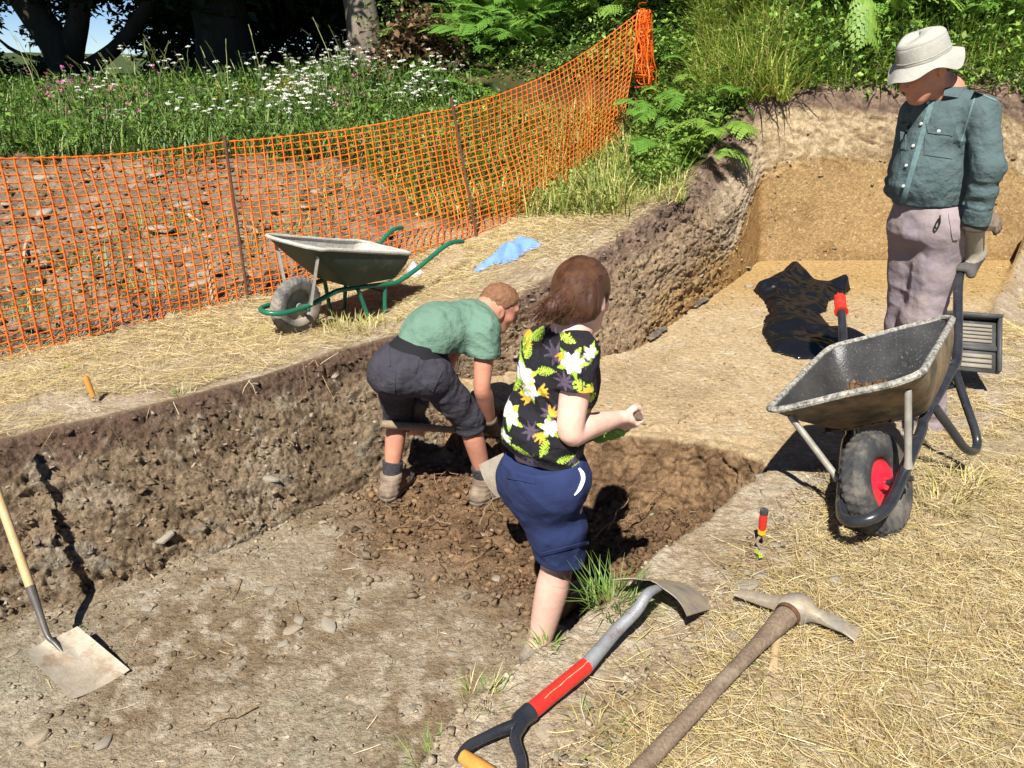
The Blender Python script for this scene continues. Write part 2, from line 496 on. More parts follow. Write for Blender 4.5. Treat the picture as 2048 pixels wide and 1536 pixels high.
def build_ground():
    ang_d = np.radians(np.arange(-43, 43.01, .245))
    ang_c = np.radians(np.concatenate([np.arange(46, 90, 5), np.arange(90, 270, 10), np.arange(270, 316, 5)]))
    ang = np.concatenate([ang_d, ang_c])
    r = np.concatenate([.45 * 1.0059 ** np.arange(0, 820), ])
    r = r[r < 19]
    r = np.concatenate([r, np.geomspace(19.3, 900, 60)])
    A, Rr = np.meshgrid(ang, r)
    x = (Rr * np.sin(A)).ravel(); y = (Rr * np.cos(A)).ravel()
    z = height(x, y)
    c = ground_colour(x, y)
    na, nr = len(ang), len(r)
    i = np.arange(nr - 1)[:, None] * na; j = np.arange(na)[None]; j2 = (j + 1) % na
    Q = np.stack([i + j2, i + j, i + na + j, i + na + j2], -1).reshape(-1, 4)
    V = np.vstack([np.stack([x, y, z], 1), [[0, 0, 0]]])
    T = np.stack([np.arange(na), (np.arange(na) + 1) % na, np.full(na, len(V) - 1)], 1)
    c = np.vstack([c, c[:1]])
    me = mesh_np('ground', V, [Q, T], c, True)
    return obj('ground', me, M_ground, kind='structure')

G_ground = build_ground()

def build_wall():
    top = np.array([w[0] for w in WALL], float); base = np.array([w[1] for w in WALL], float)
    seg = np.linalg.norm(np.diff(top, axis=0), axis=1); S = np.concatenate([[0], np.cumsum(seg)])
    # samples along: closer together near the camera
    s, L = [0.0], S[-1]
    while s[-1] < L:
        p = np.array([np.interp(s[-1], S, top[:, k]) for k in (0, 1)])
        s.append(s[-1] + max(.006, .0017 * np.linalg.norm(p)))
    s = np.array(s[:-1])
    rnd = lambda P: np.stack([np.interp(s, S, P[:, 0]), np.interp(s, S, P[:, 1])], 1)
    T, B = rnd(top), rnd(base)
    # soften the corners
    k = np.hanning(17); k /= k.sum()
    for P in (T, B):
        for a in (0, 1):
            P[:, a] = np.convolve(np.pad(P[:, a], 8, 'edge'), k, 'valid')
    nt = 104
    lip = np.linspace(-.16, 0, 8)[:-1]
    t = np.concatenate([lip, np.linspace(0, 1.06, nt)])
    outw = T - B; outw /= np.linalg.norm(outw, axis=1)[:, None]
    zt = zs(T[:, 0], T[:, 1]); zb = floor_z(B[:, 0], B[:, 1]) - .0
    tt = np.clip(t, 0, None)[None]
    rt = sstep(6.6, 7.6, s)[:, None] * sstep(10.6, 9.6, s)[:, None]
    pr = np.where(np.clip(tt, 0, 1) < .36, np.clip(tt, 0, 1) / .36 * .74, .74 + (np.clip(tt, 0, 1) - .36) / .64 * .26)
    prof = np.clip(tt, 0, 1) ** .85 * (1 - rt) + pr * rt
    X = T[:, None, 0] * (1 - prof) + B[:, None, 0] * prof
    Y = T[:, None, 1] * (1 - prof) + B[:, None, 1] * prof
    Z = zt[:, None] * (1 - tt) + zb[:, None] * tt
    back = np.clip(-t, 0, None)[None]
    X = X + outw[:, None, 0] * back; Y = Y + outw[:, None, 1] * back
    onlip = (t < 0)[None] & np.ones_like(X, bool)
    Z = np.where(onlip, zs(X, Y) + .018 * fbm(X * 4, Y * 4, oct=4, seed=1) + .012 + t[None] * .22, Z)
    ss = np.broadcast_to(s[:, None], X.shape)
    H = (zt - zb)[:, None]
    dep = tt * H                                     # metres below the top
    # direction of push: out of the face
    run = np.linalg.norm(T - B, axis=1)[:, None]
    nx, ny, nz = -outw[:, None, 0] * H, -outw[:, None, 1] * H, run
    ln = np.sqrt(H * H + run * run); nx, ny, nz = nx / ln, ny / ln, nz / ln
    left = sstep(6.3, 5.6, ss)                       # rough, freshly broken section on the left; trimmed section on the right
    u, w = ss, dep
    wob = fbm(u * 3, w * 3, oct=2, seed=60) * .35
    strat = fbm(u * 3.2 + wob, w * 13 + wob * 4 - u * 2.2, oct=5, seed=61, gain=.6)
    ridge = 1 - np.abs(fbm(u * 5.5, w * 14 - u * 3.0, oct=4, seed=62)) * 2
    w1, w2, cid = worley((u * 11 + 2 * wob).ravel(), (w * 19 - u * 5).ravel(), seed=63)
    w1, w2, cid = w1.reshape(u.shape), w2.reshape(u.shape), cid.reshape(u.shape)
    v1, v2, vid = worley((u * 26).ravel(), (w * 38 - u * 9).ravel(), seed=64)
    v1, v2, vid = v1.reshape(u.shape), v2.reshape(u.shape), vid.reshape(u.shape)
    big = fbm(u * 1.6, w * 2.2, oct=3, seed=65)
    wu, ww = u + .05 * wob + .02 * fbm(u * 8, w * 8, oct=2, seed=74), w - u * .22 + .03 * wob + .02 * fbm(u * 8 + 9, w * 8, oct=2, seed=75)
    b1, b2, b3 = blocks(wu * 7, ww * 15, 67), blocks(wu * 17, ww * 34, 68), blocks(wu * 38, ww * 60, 69)
    patchy = sstep(-.25, .3, fbm(u * 2.5, w * 4, oct=2, seed=76))
    n = (.05 * big + .055 * strat + .044 * b1 * (.35 + .65 * patchy) + .026 * b2 + .016 * b3 + .006 * fbm(u * 45, w * 45, oct=2, seed=66)) * left
    trim = sstep(.22, .32, w) * sstep(7.0, 7.6, ss)
    n = n + (1 - left) * ((.010 * big + .004 * strat + .003 * b3 + .0025 * fbm(u * 30, w * 30, oct=3, seed=66)) * (.35 + .65 * (1 - trim)) + (.010 * b3 + .014 * b2 + .008 * strat) * (1 - trim))
    stony = (1 - left) * sstep(.26, .14, np.abs(w - .42)) * sstep(7.2, 8.3, ss)
    n = n + stony * (.016 * strat + .020 * blocks(wu * 12, ww * 55, 77) + .012 * blocks(wu * 26, ww * 95, 78))
    slump = sstep(5.4, 5.9, ss) * sstep(8.4, 7.8, ss)  # the slumped bank half way along
    n = n + slump * (.02 * strat + .026 * b1 + .018 * b2 + .010 * b3)
    fade = sstep(-.02, .06, t)[None] * (1 - .75 * sstep(.93, 1.05, t)[None])
    n = (n + .012) * fade
    X, Y, Z = X + nx * n, Y + ny * n, Z + nz * n
    # colours: beds of the section
    def C(*c): return np.array(c)
    def mx(a, b, k): return a * (1 - k)[..., None] + b * k[..., None]
    one = np.ones(u.shape + (3,))
    n2 = fbm(u * 14, w * 18 - u * 4, oct=4, seed=71); n1 = fbm(u * 3, w * 5, oct=3, seed=72)
    cl = mx(one * C(.235,.175,.115), C(.15,.108,.07), sstep(-.25, .3, n2 + .4 * n1))
    cl = mx(cl, C(.29,.235,.17), sstep(.2, .5, n2 - .3 * n1))
    cl = mx(cl, C(.12,.078,.056), sstep(.17, .05, w + .06 * n2))
    cl = mx(cl, C(.235,.215,.175), sstep(.2, .42, strat) * sstep(.3, .5, w) * .7)
    topsoil = mx(one * C(.22,.155,.115), C(.14,.098,.074), sstep(-.2, .3, n2))
    pale = mx(one * C(.38,.30,.21), C(.26,.20,.135), sstep(-.2, .3, n2 + .3 * n1))
    orange = mx(one * C(.36,.215,.085), C(.29,.17,.07), sstep(-.2, .4, n1 + .4 * n2))
    orange = mx(orange, C(.44,.30,.15), sstep(.2, .55, n2))
    bw = sstep(9.1, 9.35, ss)                         # back wall
    ochre = mx(one * C(.38,.255,.12), C(.30,.195,.088), sstep(-.2, .4, n2 + .3 * n1))
    n4 = fbm(u * 48, w * 60, oct=3, seed=79)
    ochre = mx(one * C(.365,.245,.115), C(.30,.195,.088), sstep(-.3, .4, n1 + .6 * n4))
    ochre = mx(ochre, C(.50,.39,.24), sstep(.35, .6, n4) * .8)
    stones = mx(one * C(.44,.345,.215), C(.29,.215,.125), sstep(-.3, .3, n2 + .5 * strat))
    base_r = mx(orange, ochre, bw)
    j = .05 * n1 + .03 * n2
    cr = mx(base_r, mx(pale, stones, bw), sstep(.62, .5, w + j))
    cr = mx(cr, topsoil, sstep(.20, .13, w + j * .7))
    c = mx(cr, cl, left)
    sl = mx(one * C(.23,.16,.10), C(.33,.245,.155), sstep(.0, .4, n2))
    sl = mx(sl, C(.30,.19,.085), sstep(.35, .5, w + j) * sstep(6.8, 7.2, ss))
    c = mx(c, sl, slump * .8 * sstep(.08, .2, w + j))
    litter = mx(one * C(.36,.29,.19), C(.27,.2,.12), sstep(-.3, .3, n2))
    c = mx(c, litter, sstep(.01, -.05, t)[None] * (1 - sstep(7.6, 8.3, ss)) * one[..., 0])
    ns, ntt = X.shape
    V = np.stack([X, Y, Z], -1).reshape(-1, 3)
    i = np.arange(ns - 1)[:, None] * ntt; jq = np.arange(ntt - 1)[None]
    Q = np.stack([i + jq, i + jq + 1, i + ntt + jq + 1, i + ntt + jq], -1).reshape(-1, 4)
    me = mesh_np('trench_wall', V, Q, c.reshape(-1, 3), False)
    o = obj('trench_wall', me, M_wall, kind='structure')
    Nv = np.stack([np.broadcast_to(a, X.shape) for a in (nx, ny, nz)], -1)
    return o, np.stack([X, Y, Z], -1), Nv, s, dep, c

G_wall, WV, WN, WS, WD, WC = build_wall()

def build_step():
    pairs = [((-.40,4.74),(-.42,4.56)),((-.30,4.52),(-.38,4.36)),((-.05,4.22),(-.12,4.06)),((.22,4.03),(.17,3.87)),((.46,3.91),(.43,3.74)),((.85,3.83),(.82,3.66)),((1.15,3.70),(1.05,3.56)),((1.27,3.45),(1.13,3.38)),((1.19,3.12),(1.06,3.10))]
    top = catmull([(*a, 0) for a, b in pairs], 10)[:, :2]; base = catmull([(*b, 0) for a, b in pairs], 10)[:, :2]
    S = np.concatenate([[0], np.cumsum(np.linalg.norm(np.diff(top, axis=0), axis=1))])
    s = np.arange(0, S[-1], .007)
    rnd = lambda P: np.stack([np.interp(s, S, P[:, 0]), np.interp(s, S, P[:, 1])], 1)
    T, B = rnd(top), rnd(base)
    t = np.concatenate([[-.16, -.10, -.05], np.linspace(0, 1.12, 56)])[None]
    out = B - T; out /= np.linalg.norm(out, axis=1)[:, None]
    zt = -.25 + .039 * (T[:, 1] - 3.9); zb = -.6
    pf = np.clip(t, 0, 1.1) ** 1.2
    X = T[:, None, 0] * (1 - pf) + B[:, None, 0] * pf + out[:, None, 0] * np.clip(t, None, 0) * .5; Y = T[:, None, 1] * (1 - pf) + B[:, None, 1] * pf + out[:, None, 1] * np.clip(t, None, 0) * .5
    Z = zt[:, None] * (1 - np.clip(t, 0, 2)) + zb * np.clip(t, 0, 2) + np.where(t < 0, .010 + .10 * t, 0)
    u = np.broadcast_to(s[:, None], X.shape); w = np.broadcast_to(t * .36, X.shape)
    wob = .03 * fbm(u * 7, w * 7, oct=3, seed=131)
    n = .05 * fbm(u * 2.4, w * 3, oct=3, seed=132) + .045 * blocks((u + wob) * 9, (w + wob) * 12, 133) + .026 * blocks((u + wob) * 21, (w - wob) * 27, 134) + .012 * blocks(u * 46, w * 55, 135)
    n = (n + .015) * sstep(-.05, .1, t)
    X = X + out[:, None, 0] * n * .85; Y = Y + out[:, None, 1] * n * .85; Z = Z + n * .5 * (t > 0)
    n2 = fbm(u * 12, w * 14, oct=4, seed=136)[..., None]
    c = np.array([.25, .16, .09]) * (1 - sstep(-.2, .3, n2)) + np.array([.155, .097, .055]) * sstep(-.2, .3, n2)
    k = (sstep(.10, .0, t + .06 * n2[..., 0]))[..., None]
    c = c * (1 - k) + np.array([.44, .33, .195]) * k
    a, b = X.shape
    i = np.arange(a - 1)[:, None] * b; j = np.arange(b - 1)[None]
    Q = np.stack([i + j, i + j + 1, i + b + j + 1, i + b + j], -1).reshape(-1, 4)[:, ::-1]
    return obj('trench_step', mesh_np('trench_step', np.stack([X, Y, Z], -1).reshape(-1, 3), Q, c.reshape(-1, 3), False), M_wall, kind='structure')
build_step()

# ------------------------------------------------------------------ scattering
def rand_rot(n, tilt=math.pi, rng=RNG):
    """random rotations: any heading, tilted up to tilt"""
    a = rng.uniform(0, 2 * math.pi, n); b = rng.uniform(0, 2 * math.pi, n); t = rng.uniform(-1, 1, n) * tilt
    ca, sa, ct, st = np.cos(a), np.sin(a), np.cos(t), np.sin(t)
    cb, sb = np.cos(b), np.sin(b)
    Z = np.zeros((n, 3, 3)); Z[:, 0, 0] = ca; Z[:, 0, 1] = -sa; Z[:, 1, 0] = sa; Z[:, 1, 1] = ca; Z[:, 2, 2] = 1
    # Rodrigues about a horizontal axis (cb, sb, 0)
    K = np.zeros((n, 3, 3)); K[:, 0, 2] = sb; K[:, 1, 2] = -cb; K[:, 2, 0] = -sb; K[:, 2, 1] = cb
    I = np.eye(3)[None]
    Rr = I + st[:, None, None] * K + (1 - ct)[:, None, None] * (K @ K)
    return Rr @ Z

def scatter(name, protos, pos, scale, rot, col=None, smooth=False):
    n = len(pos); which = RNG.integers(0, len(protos), n)
    Vs, Fs, Cs, off = [], [], [], 0
    scale = np.asarray(scale, float)
    if scale.ndim == 1: scale = np.repeat(scale[:, None], 3, 1)
    for k, (V, F) in enumerate(protos):
        ix = np.nonzero(which == k)[0]
        if len(ix) == 0: continue
        P = np.einsum('nij,nvj->nvi', rot[ix], V[None] * scale[ix][:, None]) + pos[ix][:, None]
        F2 = F[None] + (np.arange(len(ix)) * len(V))[:, None, None] + off
        Vs.append(P.reshape(-1, 3)); Fs.append(F2.reshape(-1, F.shape[1])); off += len(ix) * len(V)
        if col is not None: Cs.append(np.repeat(col[ix], len(V), 0))
    return mesh_np(name, np.concatenate(Vs), np.concatenate(Fs), np.concatenate(Cs) if col is not None else None, smooth)

def clod_protos(k=9, flat=1.0):
    """angular crumbs: boxes with every corner pulled about"""
    out = []
    F0 = np.array([(0,2,3),(0,3,1),(4,5,7),(4,7,6),(0,1,5),(0,5,4),(2,6,7),(2,7,3),(0,4,6),(0,6,2),(1,3,7),(1,7,5)])
    for i in range(k):
        V = np.array([(x, y, z) for x in (-1, 1) for y in (-1, 1) for z in (-1, 1)], float) * RNG.uniform(.25, .95, (8, 3))
        V = V * np.array([1, RNG.uniform(.6, .95), RNG.uniform(.4, .75) * flat])
        out.append((V, F0))
    return out
CLODS = clod_protos()
FLAKES = clod_protos(9, .35)

def place(x, y):
    return np.stack([x, y, height(x, y)], 1)

def bumpy(c, n, amt=.22):
    return np.clip(c * (1 + RNG.normal(0, amt, (n, 1))), .01, .9)

M_clod = mat('soil_clods', (.2, .1, .1), (.75, .73, .7), scale=60, rough=.96, attr=True, spec=.1, bump=.7, bscale=170, fine=.25, fscale=300)
M_stone = mat('slate_stone', (.36, .32, .255), (.25, .225, .185), scale=14, rough=.75, spec=.3, bump=.6, bscale=70, dirt=(.36, .28, .19), damt=.4, dscale=18)

def sample(poly, n, keep=None):
    P = np.asarray(poly, float); lo, hi = P.min(0), P.max(0)
    out = np.zeros((0, 2))
    for _ in range(40):
        q = RNG.uniform(lo, hi, (n * 2, 2))
        q = q[sd_poly(q[:, 0], q[:, 1], poly) < 0]
        if keep is not None and len(q): q = q[RNG.uniform(0, 1, len(q)) < keep(q[:, 0], q[:, 1])]
        out = np.vstack([out, q])
        if len(out) >= n: break
    return out[:n, 0], out[:n, 1]

LOW = [(-3.2,2.4),(-2.2,2.85),(-1.3,3.45),(-.65,4.2),(-.3,4.3),(0,4.15),(.46,3.95),(.85,3.85),(1.2,3.6),(1.1,3.1),(.46,2.36),(.05,1.88),(-.2,1.5),(-.6,.9),(-1.8,.6)]
PIT = [(-.3,4.4),(.46,4.0),(1.15,3.8),(1.5,3.7),(3.0,5.15),(4.6,7.0),(2.3,7.1),(1.45,5.9),(.8,5.05)]

def build_clods():
    P, S, Cc = [], [], []
    def add(x, y, smin, smax, k=1.0, sink=.25, dark=1.0, powr=2.2):
        n = len(x); s = smin + (smax - smin) * RNG.uniform(0, 1, n) ** powr
        p = place(x, y); p[:, 2] += s * (.45 - sink)
        P.append(p); S.append(np.stack([s, s, s * k], 1)); Cc.append(bumpy(ground_colour(x, y) * dark, n))
    x, y = sample(LOW, 8000, lambda x, y: masks(x, y)['loose']); add(x, y, .003, .032, dark=1.0, powr=7.0)
    x, y = sample(LOW, 4500, lambda x, y: .15 + .85 * sstep(.3, .02, sd_poly(x, y, LOW) * -1)); add(x, y, .002, .020, powr=3.5)
    x, y = sample(LOW, 6500); add(x, y, .0015, .014, .45, powr=3.5)
    x, y = sample(PIT, 1500); add(x, y, .003, .016, .7, dark=.9)
    x, y = sample([(-.4,.9),(.0,1.4),(.6,2.2),(1.3,3.1),(2.5,3.5),(2.6,1.2),(1,.6)], 4800, lambda x, y: sstep(.9, .1, sd_poly(x, y, TRENCH))); add(x, y, .0015, .016, .4, powr=3)
    x, y = sample([(-6.5,4.6),(-2.9,4.75),(-2.05,6.1),(-1,7.0),(-1.0,8.0),(-1.7,9.2),(-6.5,9.3)], 4500, lambda x, y: masks(x, y)['spoil']); add(x, y, .006, .06, .6, powr=3.4)
    me = scatter('soil_clods', CLODS, np.concatenate(P), np.concatenate(S), rand_rot(sum(map(len, P)), .7), np.concatenate(Cc))
    obj('soil_clods', me, M_clod, kind='stuff')
    # crumbs and stone chips standing out of the section
    ns, nt = WD.shape
    n = 6000
    i = RNG.integers(0, ns, n * 3); j = RNG.integers(8, nt, n * 3)
    dist = np.linalg.norm(WV[i, j][:, :2], axis=1)
    keep = (RNG.uniform(0, 1, n * 3) < np.where(WS[i] > 8.6, .22, 1.0)) & (dist < 9)
    i, j = i[keep][:n], j[keep][:n]; n = len(i)
    s = .003 + .022 * RNG.uniform(0, 1, n) ** 3.4
    p = WV[i, j] - WN[i, j] * (s * .1)[:, None]
    c = bumpy(WC[i, j], n, .2)
    pale = RNG.uniform(0, 1, n) < .16
    c[pale] = np.array([.36, .31, .25]) * RNG.uniform(.6, 1.1, (pale.sum(), 1))
    me = scatter('section_crumbs', CLODS + FLAKES, p, np.stack([s * 1.3, s * 1.1, s * .75], 1), rand_rot(n, .8), c)
    obj('section_crumbs', me, M_clod, kind='stuff')

build_clods()

# ------------------------------------------------------------------ stones and roots, each an object of its own
def stone_mesh(k):
    n = RNG.integers(5, 8)
    a = np.sort(RNG.uniform(0, 2 * math.pi, n)); a = np.linspace(0, 2 * math.pi, n, endpoint=False) + RNG.uniform(-.4, .4, n)
    r = RNG.uniform(.55, 1.15, n); el = RNG.uniform(.55, .9)
    ring = np.stack([np.cos(a) * r, np.sin(a) * r * el, np.zeros(n)], 1)
    t = RNG.uniform(.13, .24)
    tilt = RNG.uniform(-.12, .12, 2)
    V = np.vstack([ring * [1.0, 1.0, 0] + [0, 0, -t], ring * 1.04 + [0, 0, t * .45], ring * .93 + np.stack([0 * a, 0 * a, t + ring[:, 0] * tilt[0] + ring[:, 1] * tilt[1]], 1), [[.05, 0, t * 1.08]]])
    i = np.arange(n); i2 = (i + 1) % n
    Q = np.concatenate([np.stack([i, i2, i2 + n, i + n], 1), np.stack([i + n, i2 + n, i2 + 2 * n, i + 2 * n], 1)])
    T = np.stack([i + 2 * n, i2 + 2 * n, np.full(n, 3 * n)], 1)
    return mesh_np('stone', V, [Q, T])

M_stone_b = mat('tan_stone', (.42, .35, .26), (.30, .25, .19), scale=10, rough=.85, spec=.2, bump=.6, bscale=60, dirt=(.27, .19, .11), damt=.4)
M_root = mat('root_bark', (.34, .23, .13), (.20, .13, .075), scale=40, rough=.9, bump=.5, bscale=120, fine=.2)
STONES = []
for _k in range(12):
    _m = stone_mesh(_k); _m.materials.append(M_stone if _k % 3 else M_stone_b); STONES.append(_m)

def lay_stones(x, y, smin, smax, parent=None, sink=.2, powr=2.0):
    z = height(x, y)
    for k in range(len(x)):
        s = smin + (smax - smin) * RNG.uniform() ** powr
        o = obj('stone', STONES[RNG.integers(0, 12)], None, parent)
        o.location = (x[k], y[k], z[k] + s * .06)
        o.scale = (s, s, s * RNG.uniform(.5, .9))
        o.rotation_euler = (RNG.uniform(-.25, .25), RNG.uniform(-.25, .25), RNG.uniform(0, 6.28))

lay_stones(*sample(LOW, 140), .008, .032, G_ground)
lay_stones(*sample([(-.15,1.3),(.3,1.9),(1.2,2.95),(1.6,2.9),(1.2,1.9),(.5,1.2)], 50, lambda x, y: sstep(.7, .1, sd_poly(x, y, TRENCH))), .012, .05, G_ground)
lay_stones(*sample(PIT, 30), .012, .035, G_ground)
lay_stones(*sample([(-5,5),(-2.9,5),(-2.05,6.4),(-1.3,7.2),(-1.7,9.0),(-5.5,9.0)], 44), .05, .14, G_ground)
# stones seen singly on the floor
for _u, _v, _s in ((567,1140,.035),(585,1258,.06),(655,1252,.075),(600,1240,.05),(540,1180,.05),(410,1260,.03),(445,1410,.05),(205,1480,.06),(70,1475,.07),(300,1185,.045),(290,1215,.04),(960,1065,.04),(990,1150,.05),(640,1135,.035),(700,1180,.04),(880,1120,.03)):
    _d = atz(_u, _v, -.59)
    lay_stones(np.array([_d[0]]), np.array([_d[1]]), _s * .72, _s * .8, G_ground)

def wall_pieces():
    ns, nt = WD.shape
    for k in range(60):
        i = RNG.integers(0, ns); j = RNG.integers(20, nt - 4)
        if WS[i] > 6.5 and k % 3: continue
        s = .012 + .035 * RNG.uniform() ** 2
        o = obj('stone', STONES[RNG.integers(0, 12)], None, G_wall)
        o.location = WV[i, j]; o.scale = (s * 1.3, s, s)
        o.rotation_euler = (RNG.uniform(-.4, .4), RNG.uniform(-.4, .4) - .2, RNG.uniform(0, 6.28))
wall_pieces()

def root_mesh():
    n = 9
    d = np.cumsum(np.vstack([[0, 0, 0], np.array([1, 0, 0]) * .11 + RNG.normal(0, .034, (n, 3))]), 0)
    b = MB(); b.tube(catmull(d, 3), np.linspace(.012, .003, 3 * n + 1), 5)
    p = d[4]
    e = np.cumsum(np.vstack([[0, 0, 0], np.array([.6, .6, .1]) * .09 + RNG.normal(0, .03, (4, 3))]), 0) + p
    b.tube(e, np.linspace(.007, .002, 5), 5)
    return b.mesh('root')
ROOTS = [root_mesh() for _ in range(9)]
for _m in ROOTS: _m.materials.append(M_root)

def lay_root(p, s, heading, tilt, parent, roll=0.0):
    o = obj('root', ROOTS[RNG.integers(0, 9)], None, parent)
    o.location = p; o.scale = (s, s, s); o.rotation_euler = (roll, tilt, heading)
_rx, _ry = sample(LOW, 34, lambda x, y: .25 + .75 * masks(x, y)['loose'])
_rz = height(_rx, _ry)
for _k in range(len(_rx)):
    lay_root((_rx[_k], _ry[_k], _rz[_k] + .012), RNG.uniform(.1, .34), RNG.uniform(0, 6.28), RNG.uniform(-.12, .12), G_ground)
for _k in range(46):
    _i = RNG.integers(0, int(len(WS) * .62)); _j = RNG.integers(14, 110)
    lay_root(WV[_i, _j] + WN[_i, _j] * .006, RNG.uniform(.08, .26), RNG.uniform(0, 6.28), RNG.uniform(.2, 1.3), G_wall)
for _u, _v, _s in ((1255,950,.22),(1285,890,.3),(1310,920,.26),(1330,960,.2),(1270,905,.24),(1430,930,.16),(1480,960,.14),(1215,1060,.4),(1240,1050,.35),(960,1050,.3),(880,1130,.2),(1350,890,.2),(1190,1075,.3)):
    _p = atz(_u, _v, -.38 if _v < 1000 else -.53)
    lay_root((_p[0], _p[1] - .03, max(_p[2], height(_p[0], _p[1] - .03).item()) + .02), _s, RNG.uniform(.6, 2.6), RNG.uniform(.3, 1.2) if _v < 1000 else RNG.uniform(-.3, .1), G_ground)

# ------------------------------------------------------------------ straw and grass
def ribbons(name, P0, head, length, width, rise, bend, col, m, roll=None, **props):
    """n bent ribbons of three joints lying or standing: P0 root, head direction (n,3), bend vector at the tip"""
    n = len(P0)
    t = np.array([0, .5, 1.0])[None, :, None]
    C = P0[:, None] + head[:, None] * (length[:, None, None] * t) + bend[:, None] * (length[:, None, None] * t * t)
    side = np.cross(head, np.array([0, 0, 1.0])); ln = np.linalg.norm(side, axis=1)
    side[ln < .05] = [1, 0, 0]; side /= np.linalg.norm(side, axis=1)[:, None]
    if roll is not None:
        up = np.cross(side, head); side = side * np.cos(roll)[:, None] + up * np.sin(roll)[:, None]
    w = width[:, None, None] * np.array([.8, 1.0, rise])[None, :, None] * .5
    V = np.stack([C - side[:, None] * w, C + side[:, None] * w], 2).reshape(n, 6, 3)
    q = np.array([[0, 1, 3, 2], [2, 3, 5, 4]])
    F = (q[None] + (np.arange(n) * 6)[:, None, None]).reshape(-1, 4)
    me = mesh_np(name, V.reshape(-1, 3), F, np.repeat(col, 6, 0))
    return obj(name, me, m, **props)

M_straw = mat('straw', (.6, .5, .2), (.8, .76, .66), scale=40, rough=.6, attr=True, spec=.35, trans=.15)
M_blade = mat('grass_blades', (.1, .2, .05), (.8, .85, .7), scale=6, rough=.5, attr=True, spec=.4, trans=.28)
M_leaf = mat('leaves', (.06, .1, .03), (.75, .8, .7), scale=5, rough=.5, attr=True, spec=.4, trans=.22)

STRAW_C = np.array([(.66,.52,.26),(.74,.63,.38),(.55,.41,.19),(.80,.72,.52),(.44,.31,.16),(.60,.50,.20),(.40,.38,.12),(.33,.21,.10)])

def straw_heading(n, lift):
    a = RNG.uniform(0, 2 * math.pi, n); s = RNG.normal(0, lift, n)
    h = np.stack([np.cos(a) * np.cos(s), np.sin(a) * np.cos(s), np.sin(s)], 1)
    return h

def straw_density(x, y):
    m = masks(x, y)
    n = fbm(x * 2.2, y * 2.2, oct=3, seed=81); n2 = fbm(x * 7, y * 7, oct=2, seed=82)
    d = m['d']
    near_right = (x > y * .35 - 1.0) & (y < 6)
    k = np.where(near_right, sstep(.0, .6, d + .45 * n + .25 * n2) * sstep(-.55, .25, n2 + .6 * n), sstep(-.03, .12, d + .1 * n + .06 * n2) * sstep(-.6, .2, n + .4 * n2))
    k = np.where((x > .9) & (y < 2.6), np.maximum(k, sstep(-.5, .2, n + .5 * n2)), k)
    k = np.where(d < -.03, 0.0, k)
    # bare soil patch at the far left by the net
    k *= 1 - .8 * sstep(.5, .2, np.hypot((x + 2.75) / .6, (y - 4.3) / .25))
    k *= 1 - .97 * m['spoil']
    k *= 1 - .85 * m['green']
    return np.clip(k, 0, 1)

